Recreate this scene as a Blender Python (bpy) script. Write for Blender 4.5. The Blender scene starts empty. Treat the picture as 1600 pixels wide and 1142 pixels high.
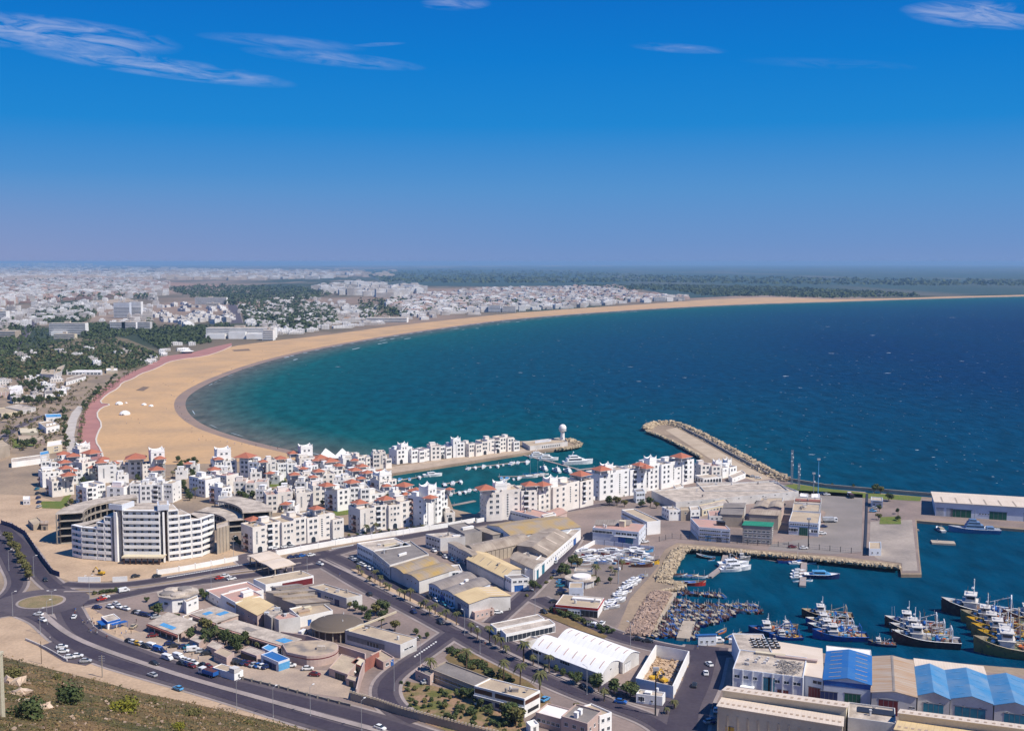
import bpy, math, random
from mathutils import Vector, Matrix, noise
from mathutils.geometry import tessellate_polygon
R = math.radians
HAZE_COL, HAZE_D = (0.35, 0.62, 0.94), 0.000052
rnd = random.Random(7)
SC = bpy.context.scene
COL = SC.collection
# ---------------------------------------------------------------- camera
H, FPX, HOR = 145.0, 1750.0, 409.0
PITCH = math.atan((571 - HOR) / FPX)
cam = bpy.data.objects.new('camera', bpy.data.cameras.new('camera'))
COL.objects.link(cam)
cam.location = (0, 0, H)
cam.rotation_euler = (R(90) - PITCH, 0, 0)
cam.data.sensor_width = 36
cam.data.lens = 36 * FPX / 1600
cam.data.clip_start = 1.0
cam.data.clip_end = 200000
SC.camera = cam
SC.view_settings.view_transform = 'Standard'
SC.view_settings.look = 'None'
SC.view_settings.exposure = 0.22
SC.view_settings.gamma = 1
# ---------------------------------------------------------------- sun and sky
SUN_AZ = (0.88, -0.47)          # horizontal direction towards the sun (x, y)
SUN_EL = R(50)
sun = bpy.data.objects.new('sun', bpy.data.lights.new('sun', 'SUN'))
COL.objects.link(sun)
sun.data.energy = 4.8
sun.data.angle = R(0.5)
sun.data.color = (1.0, 0.93, 0.82)
sv = Vector((SUN_AZ[0], SUN_AZ[1], 0)).normalized() * math.cos(SUN_EL) + Vector((0, 0, math.sin(SUN_EL)))
sun.rotation_euler = sv.to_track_quat('Z', 'Y').to_euler()
sun.location = (300, -200, 600)
W = bpy.data.worlds.new('World')
SC.world = W
W.use_nodes = True
nt = W.node_tree
nt.nodes.clear()
def nd(t, typ, **kw):
    n = t.nodes.new(typ)
    for k, v in kw.items():
        setattr(n, k, v)
    return n
def lk(t, a, b): t.links.new(a, b)
def mth(t, op, a, b=None, c=None):
    n = nd(t, 'ShaderNodeMath', operation=op)
    for i, x in enumerate((a, b, c)):
        if x is None: continue
        if isinstance(x, (int, float)): n.inputs[i].default_value = x
        else: lk(t, x, n.inputs[i])
    return n.outputs[0]
def ramp(t, fac, stops, interp='LINEAR'):
    n = nd(t, 'ShaderNodeValToRGB')
    n.color_ramp.interpolation = interp
    els = n.color_ramp.elements
    while len(els) < len(stops): els.new(0.5)
    for e, (p, c) in zip(els, stops):
        e.position = p
        e.color = (c[0], c[1], c[2], 1) if not isinstance(c, (int, float)) else (c, c, c, 1)
    lk(t, fac, n.inputs[0])
    return n.outputs[0]
def mixc(t, fac, a, b, blend='MIX'):
    n = nd(t, 'ShaderNodeMix', data_type='RGBA', blend_type=blend)
    for s, x in ((n.inputs[0], fac), (n.inputs[6], a), (n.inputs[7], b)):
        if isinstance(x, (int, float)): s.default_value = x
        elif isinstance(x, tuple): s.default_value = (x[0], x[1], x[2], 1)
        else: lk(t, x, s)
    return n.outputs[2]
def srgb(r, g, b):
    f = lambda v: (v / 255 / 12.92) if v / 255 <= 0.04045 else ((v / 255 + 0.055) / 1.055) ** 2.4
    return (f(r), f(g), f(b))
def build_sky():
    t = nt
    sky = nd(t, 'ShaderNodeTexSky', sky_type='NISHITA')
    sky.sun_disc = False
    sky.sun_elevation = SUN_EL
    sky.sun_rotation = math.atan2(SUN_AZ[0], SUN_AZ[1])
    sky.altitude = 150
    sky.air_density = 1.0
    sky.dust_density = 0.6
    sky.ozone_density = 2.0
    tc = nd(t, 'ShaderNodeTexCoord')
    sep = nd(t, 'ShaderNodeSeparateXYZ')
    lk(t, tc.outputs['Generated'], sep.inputs[0])
    X, Y, Z = sep.outputs
    # deep polarised-blue air: zenith saturated, horizon dusty lavender
    el = mth(t, 'MAXIMUM', Z, 0.0)
    col = ramp(t, mth(t, 'MULTIPLY', el, 2.0), [
        (0.0, srgb(116, 146, 198)), (0.033, srgb(106, 145, 200)), (0.124, srgb(82, 144, 205)),
        (0.236, srgb(22, 132, 208)), (0.347, srgb(0, 121, 205)), (0.453, srgb(0, 109, 198)), (1.0, srgb(0, 84, 170))])
    # dust to the left of the view near the horizon
    az = mth(t, 'DIVIDE', X, mth(t, 'MAXIMUM', mth(t, 'ABSOLUTE', Y), 0.05))
    dust = mth(t, 'MULTIPLY', ramp(t, mth(t, 'ADD', mth(t, 'MULTIPLY', az, 1.0), 0.5), [(0.0, 1.0), (0.55, 0.0)]),
               ramp(t, mth(t, 'MULTIPLY', el, 10.0), [(0.0, 0.55), (0.75, 0.0)]))
    col = mixc(t, dust, col, srgb(150, 152, 190))
    # cirrus
    ezn = mth(t, 'DIVIDE', Z, mth(t, 'MAXIMUM', mth(t, 'ABSOLUTE', Y), 0.05))
    cmb = nd(t, 'ShaderNodeCombineXYZ')
    lk(t, mth(t, 'MULTIPLY', az, 4.5), cmb.inputs[0])
    lk(t, mth(t, 'ADD', mth(t, 'MULTIPLY', ezn, 26.0), mth(t, 'MULTIPLY', az, 3.2)), cmb.inputs[1])
    ns = nd(t, 'ShaderNodeTexNoise')
    ns.inputs['Scale'].default_value = 4.6
    ns.inputs['Detail'].default_value = 9
    ns.inputs['Roughness'].default_value = 0.62
    ns.inputs['Distortion'].default_value = 0.9
    lk(t, cmb.outputs[0], ns.inputs['Vector'])
    wisp = ramp(t, ns.outputs[0], [(0.38, 0.0), (0.72, 1.0)])
    mask = None
    for (px, py, rx, ry, tilt, amt) in ((60, 52, 200, 26, .10, .95), (250, 105, 190, 15, .13, .9), (520, 92, 130, 11, .10, .55),
                                 (440, 66, 120, 10, .08, .35), (1540, 24, 120, 20, .05, 1.0), (712, 6, 50, 10, 0, .6), (1060, 76, 70, 7, .06, .4),
                                 (1300, 100, 130, 8, .04, .12), (590, 70, 40, 3, -.05, .4)):
        cx = (px - 800) / FPX
        cy = -(py - 571) / FPX
        q = math.cos(PITCH) + cy * math.sin(PITCH)
        cx, cy = cx / q, (cy * math.cos(PITCH) - math.sin(PITCH)) / q
        dx = mth(t, 'SUBTRACT', az, cx)
        dy = mth(t, 'ADD', mth(t, 'SUBTRACT', ezn, cy), mth(t, 'MULTIPLY', dx, tilt))
        a = mth(t, 'MULTIPLY', mth(t, 'MULTIPLY', dx, dx), (FPX / rx) ** 2)
        b = mth(t, 'MULTIPLY', mth(t, 'MULTIPLY', dy, dy), (FPX / ry) ** 2)
        m = mth(t, 'MULTIPLY', mth(t, 'MAXIMUM', mth(t, 'SUBTRACT', 1.25, mth(t, 'ADD', a, b)), 0.0), amt)
        mask = m if mask is None else mth(t, 'MAXIMUM', mask, m)
    front = mth(t, 'GREATER_THAN', Y, 0.0)
    cl = mth(t, 'MULTIPLY', mth(t, 'MULTIPLY', mth(t, 'MULTIPLY', wisp, mask), front), 0.8)
    col = mixc(t, mth(t, 'MINIMUM', mth(t, 'MULTIPLY', cl, .8), 0.5), col, srgb(185, 195, 228))
    bg1 = nd(t, 'ShaderNodeBackground')
    lk(t, sky.outputs[0], bg1.inputs[0])
    bg1.inputs[1].default_value = 0.05
    bg2 = nd(t, 'ShaderNodeBackground')
    lk(t, col, bg2.inputs[0])
    bg2.inputs[1].default_value = 0.89
    add = nd(t, 'ShaderNodeMixShader')
    add.inputs[0].default_value = 0.96
    lk(t, bg1.outputs[0], add.inputs[1])
    lk(t, bg2.outputs[0], add.inputs[2])
    out = nd(t, 'ShaderNodeOutputWorld')
    lk(t, add.outputs[0], out.inputs[0])
build_sky()
SC.cycles.max_bounces = 5
SC.cycles.diffuse_bounces = 2
SC.cycles.glossy_bounces = 2
SC.cycles.transparent_max_bounces = 8
SC.cycles.volume_bounces = 0
SC.cycles.sample_clamp_indirect = 4

# ---------------------------------------------------------------- pixel -> world
def G(px, py, z=0.0):
    dx = (px - 800) / FPX
    du = -(py - 571) / FPX
    y = math.cos(PITCH) + du * math.sin(PITCH)
    zz = -math.sin(PITCH) + du * math.cos(PITCH)
    t = (z - H) / zz
    return Vector((dx * t, y * t, z))

# ---------------------------------------------------------------- materials
MATS = {}
def pmat(name, col, rough=0.85, col2=None, scale=0.15, detail=4, lo=0.35, hi=0.7, spec=0.25, bump=0.0, bscale=None,
         metal=0.0, stretch=None, fine=0.0, fscale=1.5):
    """principled material whose colour wanders between col and col2 with world-space noise, plus a fine grain"""
    if name in MATS: return MATS[name]
    m = bpy.data.materials.new(name)
    m.use_nodes = True
    t = m.node_tree
    b = t.nodes['Principled BSDF']
    b.inputs['Roughness'].default_value = rough
    b.inputs['Specular IOR Level'].default_value = spec
    b.inputs['Metallic'].default_value = metal
    c = col
    if col2 is not None or fine or bump:
        geo = nd(t, 'ShaderNodeNewGeometry')
        src = geo.outputs['Position']
        if stretch:
            mp = nd(t, 'ShaderNodeMapping')
            mp.inputs['Scale'].default_value = stretch
            lk(t, src, mp.inputs[0])
            src = mp.outputs[0]
        if col2 is not None:
            n = nd(t, 'ShaderNodeTexNoise')
            n.inputs['Scale'].default_value = scale
            n.inputs['Detail'].default_value = detail
            lk(t, src, n.inputs['Vector'])
            c = mixc(t, ramp(t, n.outputs[0], [(lo, 0.0), (hi, 1.0)]), tuple(col), tuple(col2))
        if fine:
            n2 = nd(t, 'ShaderNodeTexNoise')
            n2.inputs['Scale'].default_value = fscale
            n2.inputs['Detail'].default_value = 3
            lk(t, src, n2.inputs['Vector'])
            c = mixc(t, 1.0, c, ramp(t, n2.outputs[0], [(0.3, 1 - fine), (0.7, 1 + fine)]), 'MULTIPLY')
        if bump:
            n3 = nd(t, 'ShaderNodeTexNoise')
            n3.inputs['Scale'].default_value = bscale or scale * 4
            n3.inputs['Detail'].default_value = 4
            lk(t, src, n3.inputs['Vector'])
            bp = nd(t, 'ShaderNodeBump')
            bp.inputs['Strength'].default_value = bump
            bp.inputs['Distance'].default_value = 0.5
            lk(t, n3.outputs[0], bp.inputs['Height'])
            lk(t, bp.outputs[0], b.inputs['Normal'])
    if isinstance(c, tuple): b.inputs['Base Color'].default_value = (*c, 1)
    else: lk(t, c, b.inputs['Base Color'])
    MATS[name] = m
    return m
def rib(name, col, col2, pitch=1.0, rough=0.6, amt=0.25, streak=0.35, metal=0.0):
    """corrugated or ribbed sheet: ribs run along UV.y, stains along them"""
    if name in MATS: return MATS[name]
    m = bpy.data.materials.new(name)
    m.use_nodes = True
    t = m.node_tree
    b = t.nodes['Principled BSDF']
    b.inputs['Roughness'].default_value = rough
    b.inputs['Specular IOR Level'].default_value = 0.3
    b.inputs['Metallic'].default_value = metal
    uv = nd(t, 'ShaderNodeUVMap')
    mp = nd(t, 'ShaderNodeMapping')
    mp.inputs['Scale'].default_value = (0.9, 0.07, 1)
    lk(t, uv.outputs[0], mp.inputs[0])
    n = nd(t, 'ShaderNodeTexNoise')
    n.inputs['Scale'].default_value = 1.0
    n.inputs['Detail'].default_value = 5
    lk(t, mp.outputs[0], n.inputs['Vector'])
    n2 = nd(t, 'ShaderNodeTexNoise')
    n2.inputs['Scale'].default_value = 0.12
    n2.inputs['Detail'].default_value = 5
    lk(t, uv.outputs[0], n2.inputs['Vector'])
    f = mth(t, 'ADD', mth(t, 'MULTIPLY', n.outputs[0], streak), mth(t, 'MULTIPLY', n2.outputs[0], 1 - streak))
    c = mixc(t, ramp(t, f, [(0.38, 0.0), (0.66, 1.0)]), tuple(col), tuple(col2))
    sp = nd(t, 'ShaderNodeSeparateXYZ')
    lk(t, uv.outputs[0], sp.inputs[0])
    w = mth(t, 'ABSOLUTE', mth(t, 'SUBTRACT', mth(t, 'FRACT', mth(t, 'DIVIDE', sp.outputs[0], pitch)), 0.5))
    c = mixc(t, 1.0, c, ramp(t, w, [(0.0, 1 - amt), (0.12, 1.0)]), 'MULTIPLY')
    lk(t, c, b.inputs['Base Color'])
    MATS[name] = m
    return m
def winmat(name, wall, wall2, glass=(0.05, 0.07, 0.10)):
    """distant facade: storeys and window bays laid out in metres"""
    m = bpy.data.materials.new(name)
    m.use_nodes = True
    t = m.node_tree
    b = t.nodes['Principled BSDF']
    b.inputs['Roughness'].default_value = 0.8
    geo = nd(t, 'ShaderNodeNewGeometry')
    sp = nd(t, 'ShaderNodeSeparateXYZ')
    lk(t, geo.outputs['Position'], sp.inputs[0])
    sn = nd(t, 'ShaderNodeSeparateXYZ')
    lk(t, geo.outputs['True Normal'], sn.inputs[0])
    h = mth(t, 'ADD', mth(t, 'MULTIPLY', sp.outputs[0], 0.26), mth(t, 'MULTIPLY', sp.outputs[1], 0.21))
    a = mth(t, 'LESS_THAN', mth(t, 'FRACT', h), 0.42)
    v = mth(t, 'LESS_THAN', mth(t, 'ABSOLUTE', mth(t, 'SUBTRACT', mth(t, 'FRACT', mth(t, 'DIVIDE', sp.outputs[2], 3.3)), 0.55)), 0.24)
    side = mth(t, 'LESS_THAN', mth(t, 'ABSOLUTE', sn.outputs[2]), 0.3)
    n = nd(t, 'ShaderNodeTexNoise')
    n.inputs['Scale'].default_value = 0.012
    n.inputs['Detail'].default_value = 6
    lk(t, geo.outputs['Position'], n.inputs['Vector'])
    c = mixc(t, ramp(t, n.outputs[0], [(0.42, 0.0), (0.6, 1.0)]), wall, wall2)
    c = mixc(t, mth(t, 'MULTIPLY', mth(t, 'MULTIPLY', mth(t, 'MULTIPLY', a, v), side), 0.85), c, glass)
    lk(t, c, b.inputs['Base Color'])
    MATS[name] = m
    return m
white = pmat('white_render', (0.84, 0.83, 0.81), 0.8, (0.70, 0.67, 0.63), 0.09, 6, .45, .8, fine=.05)
warmw = pmat('warm_white_render', (0.80, 0.75, 0.69), 0.8, (0.64, 0.58, 0.52), 0.11, 7, .42, .75, fine=.06)
offw = pmat('aged_white_render', (0.62, 0.60, 0.58), 0.85, (0.42, 0.39, 0.36), 0.12, 6, .4, .75, fine=.06)
cream = pmat('cream_render', (0.66, 0.58, 0.42), 0.85, (0.52, 0.44, 0.32), 0.1, 5, fine=.06)
tanw = pmat('tan_render', (0.44, 0.37, 0.29), 0.88, (0.33, 0.27, 0.21), 0.12, 5, fine=.08)
pinkw = pmat('pink_render', (0.55, 0.42, 0.37), 0.88, (0.42, 0.31, 0.27), 0.12, 5, fine=.06)
greyw = pmat('grey_render', (0.34, 0.31, 0.29), 0.88, (0.22, 0.20, 0.19), 0.12, 5, fine=.08)
conc = pmat('bare_concrete', (0.36, 0.32, 0.27), 0.9, (0.24, 0.21, 0.18), 0.2, 6, fine=.1)
bluew = pmat('blue_white_render', (0.66, 0.70, 0.76), 0.8, (0.54, 0.56, 0.62), 0.1, 5, fine=.05)
redw = pmat('brick_red_render', (0.33, 0.13, 0.10), 0.88, (0.24, 0.10, 0.08), 0.3, 5, fine=.1)
terr_roof = pmat('terrace_screed', (0.55, 0.47, 0.39), 0.9, (0.31, 0.26, 0.215), 0.22, 8, .38, .68, fine=.16)
tan_roof = pmat('tan_flat_roof', (0.50, 0.40, 0.28), 0.9, (0.38, 0.30, 0.22), 0.15, 7, .35, .68, fine=.1)
grey_roof = pmat('grey_flat_roof', (0.26, 0.23, 0.21), 0.9, (0.18, 0.16, 0.15), 0.15, 7, .35, .68, fine=.1)
pink_roof = pmat('pink_flat_roof', (0.52, 0.30, 0.25), 0.9, (0.42, 0.29, 0.24), 0.15, 7, .35, .68, fine=.08)
white_roof = pmat('white_flat_roof', (0.82, 0.79, 0.76), 0.8, (0.68, 0.62, 0.57), 0.15, 7, .4, .75, fine=.05)
clay = rib('clay_tiles', (0.43, 0.145, 0.085), (0.34, 0.13, 0.085), 0.4, 0.75, 0.3, 0.3)
r_tan = rib('tan_sheet_roof', (0.46, 0.38, 0.29), (0.25, 0.19, 0.14), 1.1)
r_grey = rib('grey_sheet_roof', (0.34, 0.29, 0.25), (0.19, 0.16, 0.14), 1.1)
r_yel = rib('yellow_sheet_roof', (0.72, 0.55, 0.30), (0.58, 0.42, 0.22), 1.6, amt=.15)
r_white = rib('white_sheet_roof', (0.88, 0.87, 0.86), (0.80, 0.78, 0.76), 2.4, amt=.08)
r_blue = rib('blue_sheet_roof', (0.02, 0.13, 0.40), (0.06, 0.17, 0.36), 1.2, 0.5, amt=.2)
r_sky = rib('faded_blue_sheet_roof', (0.05, 0.22, 0.44), (0.18, 0.29, 0.42), 1.2, 0.5, amt=.15, streak=.2)
r_cream = rib('cream_sheet_roof', (0.74, 0.62, 0.50), (0.64, 0.52, 0.40), 0.9, amt=.14)
r_green = rib('green_sheet_roof', (0.02, 0.22, 0.12), (0.04, 0.28, 0.16), 1.2, amt=.2)
r_rust = rib('rusty_sheet_roof', (0.46, 0.38, 0.30), (0.40, 0.23, 0.11), 1.3, amt=.3, streak=.8)
r_gold = rib('lichen_sheet_roof', (0.34, 0.28, 0.22), (0.44, 0.29, 0.09), 2.0, amt=.15, streak=.1)
glass = pmat('dark_window_glass', (0.025, 0.035, 0.05), 0.15, spec=0.6)
trim = pmat('white_trim', (0.78, 0.78, 0.78), 0.6)
dark = pmat('dark_metal', (0.04, 0.04, 0.045), 0.5)
steel = pmat('grey_steel', (0.42, 0.43, 0.45), 0.4, metal=0.3)
shade = pmat('louvre_grey', (0.20, 0.21, 0.23), 0.7)
P = {}
for k, v in dict(blue=(0.02, 0.12, 0.42), teal=(0.02, 0.20, 0.30), green=(0.01, 0.10, 0.06), red=(0.45, 0.03, 0.02), brown=(0.12, 0.05, 0.035),
                 dark=(0.03, 0.032, 0.04), white=(0.80, 0.80, 0.80), yellow=(0.70, 0.42, 0.03), silver=(0.45, 0.46, 0.48), orange=(0.62, 0.16, 0.03),
                 navy=(0.015, 0.03, 0.12), sky=(0.10, 0.34, 0.62), beige=(0.50, 0.42, 0.30), grey=(0.20, 0.20, 0.21), maroon=(0.16, 0.02, 0.025)).items():
    P[k] = pmat('paint_' + k, v, 0.45, tuple(x * 0.72 for x in v), 0.9, 3, .4, .75, spec=0.4)
tyre_m = pmat('tyre_rubber', (0.02, 0.02, 0.02), 0.9)
MT = dict(white=white, offw=offw, cream=cream, tan=tanw, pink=pinkw, grey=greyw, conc=conc, bluew=bluew, red=redw, terr=terr_roof, tanr=tan_roof,
          greyr=grey_roof, pinkr=pink_roof, whiter=white_roof, clay=clay, rtan=r_tan, rgrey=r_grey, ryel=r_yel, rwhite=r_white, rblue=r_blue,
          rsky=r_sky, rcream=r_cream, rgreen=r_green, rrust=r_rust, rgold=r_gold, dark=dark, steel=steel, shade=shade, trim=trim)
MT.update({'p_' + k: v for k, v in P.items()})

# ---------------------------------------------------------------- mesh builder
class MB:
    def __init__(s): s.v, s.f, s.m, s.uv = [], [], [], []
    def add(s, vs, fs, mi=0, uv=None):
        o = len(s.v)
        s.v += [tuple(x) for x in vs]
        for k, f in enumerate(fs):
            s.f.append([i + o for i in f]); s.m.append(mi)
            s.uv.append(uv[k] if uv else None)
        return s
    def box(s, x0, x1, y0, y1, z0, z1, mi=0, M=None, taper=0.0):
        cx, cy = (x0 + x1) / 2, (y0 + y1) / 2
        k = 1 - taper
        q = [(x0, y0, z0), (x1, y0, z0), (x1, y1, z0), (x0, y1, z0)]
        q += [(cx + (a - cx) * k, cy + (b - cy) * k, z1) for a, b, _ in q]
        if M: q = [M(*p) if callable(M) else M @ Vector(p) for p in q]
        return s.add(q, [(3, 2, 1, 0), (4, 5, 6, 7), (0, 1, 5, 4), (1, 2, 6, 5), (2, 3, 7, 6), (3, 0, 4, 7)], mi)
    def cyl(s, x, y, z0, z1, r0, r1=None, n=8, mi=0, cap=True):
        r1 = r0 if r1 is None else r1
        vs = [(x + r0 * math.cos(2 * math.pi * i / n), y + r0 * math.sin(2 * math.pi * i / n), z0) for i in range(n)]
        vs += [(x + r1 * math.cos(2 * math.pi * i / n), y + r1 * math.sin(2 * math.pi * i / n), z1) for i in range(n)]
        fs = [(i, (i + 1) % n, n + (i + 1) % n, n + i) for i in range(n)]
        if cap: fs += [tuple(range(n, 2 * n)), tuple(reversed(range(n)))]
        return s.add(vs, fs, mi)
    def tube(s, a, b, r, n=4, mi=0, r1=None):
        a, b = Vector(a), Vector(b)
        d = (b - a).normalized()
        u = d.orthogonal().normalized(); w = d.cross(u)
        r1 = r if r1 is None else r1
        vs = [a + (u * math.cos(2 * math.pi * i / n) + w * math.sin(2 * math.pi * i / n)) * r for i in range(n)]
        vs += [b + (u * math.cos(2 * math.pi * i / n) + w * math.sin(2 * math.pi * i / n)) * r1 for i in range(n)]
        return s.add(vs, [(i, (i + 1) % n, n + (i + 1) % n, n + i) for i in range(n)] + [tuple(range(n, 2 * n)), tuple(reversed(range(n)))], mi)
    def lathe(s, x, y, prof, n=16, mi=0):
        vs, fs = [], []
        for r, z in prof:
            vs += [(x + r * math.cos(2 * math.pi * i / n), y + r * math.sin(2 * math.pi * i / n), z) for i in range(n)]
        for k in range(len(prof) - 1):
            fs += [(k * n + i, k * n + (i + 1) % n, (k + 1) * n + (i + 1) % n, (k + 1) * n + i) for i in range(n)]
        fs.append(tuple(range((len(prof) - 1) * n, len(prof) * n)))
        fs.append(tuple(reversed(range(n))))
        return s.add(vs, fs, mi)
    def prism(s, pts, z0, z1, mi=0, top=None):
        n = len(pts)
        vs = [(p[0], p[1], z0) for p in pts] + [(p[0], p[1], z1) for p in pts]
        s.add(vs, [(i, (i + 1) % n, n + (i + 1) % n, n + i) for i in range(n)], mi)
        tr = tessellate_polygon([[Vector((p[0], p[1], 0)) for p in pts]])
        up = [tuple(t) for t in tr]
        def ccw(t):
            a, b, c = (pts[i] for i in t)
            return (b[0] - a[0]) * (c[1] - a[1]) - (b[1] - a[1]) * (c[0] - a[0]) > 0
        up = [t if ccw(t) else t[::-1] for t in up]
        s.add(vs[n:], up, mi if top is None else top)
        return s
    def mesh(s, name, mats):
        me = bpy.data.meshes.new(name)
        me.from_pydata(s.v, [], s.f)
        for m in (mats if isinstance(mats, (list, tuple)) else [mats]): me.materials.append(m)
        if any(s.m): me.polygons.foreach_set('material_index', s.m)
        if any(u is not None for u in s.uv):
            l = me.uv_layers.new(name='UVMap')
            dat = []
            for f, u in zip(s.f, s.uv):
                for i in range(len(f)): dat += list(u[i]) if u else [0, 0]
            l.data.foreach_set('uv', dat)
        me.update()
        return me
    def obj(s, name, mats, parent=None, loc=None):
        return put(name, s.mesh(name, mats), parent, loc)
def put(name, me, parent=None, loc=None, rz=0, scale=None):
    o = bpy.data.objects.new(name, me)
    COL.objects.link(o)
    if parent: o.parent = parent
    if loc is not None: o.location = loc
    if rz: o.rotation_euler = (0, 0, rz)
    if scale: o.scale = scale
    return o
def tag(o, label=None, cat=None, group=None, kind=None):
    for k, v in (('label', label), ('category', cat), ('group', group), ('kind', kind)):
        if v: o[k] = v
    return o
def empty(name, loc, label, cat, group=None, rz=0):
    o = put(name, None, None, loc, rz)
    return tag(o, label, cat, group)
KIDS = {}
def kids(o):
    if o.name not in KIDS: KIDS[o.name] = list(o.children)
    return KIDS[o.name]
def dup(root, loc, rz=0, label=None, group=None, s=None, par=None):
    c = root.copy(); COL.objects.link(c)
    if par: c.parent = par
    else:
        c.location = loc; c.rotation_euler = (0, 0, rz)
        if s: c.scale = s if isinstance(s, tuple) else (s, s, s)
        if label: c['label'] = label
        if group: c['group'] = group
    for ch in kids(root): dup(ch, None, par=c)
    return c
USED = set()
def place(proto, loc, rz=0, label=None, group=None, s=None):
    """the first call moves the prototype itself, later ones copy it"""
    kids(proto)
    for ch in kids(proto): kids(ch)
    if proto.name in USED: return dup(proto, loc, rz, label, group, s)
    USED.add(proto.name)
    proto.location = loc; proto.rotation_euler = (0, 0, rz)
    if s: proto.scale = s if isinstance(s, tuple) else (s, s, s)
    if label: proto['label'] = label
    if group: proto['group'] = group
    return proto
LATE = []
def place_all():
    for a in LATE: place(*a)
def inpoly(x, y, P_):
    c = False
    j = len(P_) - 1
    for i in range(len(P_)):
        if (P_[i][1] > y) != (P_[j][1] > y) and x < (P_[j][0] - P_[i][0]) * (y - P_[i][1]) / (P_[j][1] - P_[i][1]) + P_[i][0]: c = not c
        j = i
    return c
def sample(poly, n, rr):
    xs = [p[0] for p in poly]; ys = [p[1] for p in poly]
    out = []
    while len(out) < n:
        x, y = rr.uniform(min(xs), max(xs)), rr.uniform(min(ys), max(ys))
        if inpoly(x, y, poly): out.append((x, y))
    return out

# ---------------------------------------------------------------- terrain and water
WZ = -1.5
def chaikin(p, n=2, closed=False):
    for _ in range(n):
        q = [] if closed else [p[0]]
        rng = range(len(p)) if closed else range(len(p) - 1)
        for i in rng:
            a, b = p[i], p[(i + 1) % len(p)]
            q.append((a[0] * .75 + b[0] * .25, a[1] * .75 + b[1] * .25))
            q.append((a[0] * .25 + b[0] * .75, a[1] * .25 + b[1] * .75))
        if not closed: q.append(p[-1])
        p = q
    return p
BEACH = [(2200, 456), (1800, 460), (1600, 463), (1450, 467), (1300, 472), (1200, 474.5), (1100, 478.5), (1000, 484), (900, 491), (800, 499), (700, 512),
         (600, 527), (520, 541), (450, 556), (390, 573), (345, 590), (312, 606), (292, 620), (288, 635), (299, 652), (325, 668), (370, 683),
         (420, 696), (470, 707), (505, 715)]
BW = [Vector((*G(x, y, WZ).xy, 0)) for x, y in BEACH]
BW = [Vector((x, y, 0)) for x, y in chaikin([(v.x, v.y) for v in BW], 2)]
def offs(line, d):
    out = []
    for i, p in enumerate(line):
        a = line[max(i - 1, 0)]; b = line[min(i + 1, len(line) - 1)]
        t = (b - a).normalized()
        out.append(p + Vector((-t.y, t.x, 0)) * d)
    return out
# the coast runs right-to-left seen from here: inland lies on the side away from the bay
INL = -1
BIN = offs(BW, INL * 33)
coast2 = [(508, 717), (560, 713), (640, 706), (735, 695), (815, 689), (880, 687), (905, 695), (895, 700), (830, 707), (740, 721), (660, 733),
          (615, 740), (606, 748), (622, 758), (662, 765), (700, 773), (708, 795), (742, 803), (756, 796), (790, 786), (860, 770), (930, 756),
          (1000, 747), (1080, 735), (1088, 722), (1098, 714), (1070, 698), (1036, 681), (1014, 675), (1010, 669), (1022, 663), (1052, 662),
          (1100, 684), (1150, 712), (1200, 741), (1225, 752), (1290, 763), (1360, 769), (1456, 777), (1700, 791), (1700, 838), (1600, 827),
          (1500, 819), (1432, 813), (1436, 860), (1440, 897), (1408, 897), (1406, 884), (1300, 874), (1200, 866), (1130, 860), (1062, 856), (1050, 862),
          (1036, 884), (1024, 906), (1046, 911), (1070, 917), (1047, 922), (1018, 926), (1003, 948), (990, 972), (978, 992), (1000, 1001), (1060, 1008),
          (1100, 1005), (1150, 1004), (1178, 1001), (1230, 1012), (1300, 1022), (1365, 1025), (1440, 1031), (1600, 1044), (1800, 1062)]
C2 = [Vector((*G(x, y, 0).xy, 0)) for x, y in coast2]
land = [Vector((-45000, 45000, 0)), Vector((45000, 45000, 0)), Vector((45000, 7000, 0))] + BIN + C2 + [Vector((700, 120, 0)), Vector((700, -400, 0)), Vector((-45000, -400, 0))]
def sheet(name, pts, z, mat, kind='structure', depth=0.0):
    mb = MB()
    mb.prism([(p[0], p[1]) for p in pts], z - depth, z) if depth else None
    if not depth:
        tr = tessellate_polygon([[Vector((p[0], p[1], 0)) for p in pts]])
        for t in tr:
            a, b, c = (pts[i] for i in t)
            if (b[0] - a[0]) * (c[1] - a[1]) - (b[1] - a[1]) * (c[0] - a[0]) < 0: t = (t[0], t[2], t[1])
            mb.add([(pts[i][0], pts[i][1], z) for i in t], [(0, 1, 2)])
    o = mb.obj(name, mat)
    tag(o, kind=kind)
    return o
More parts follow.
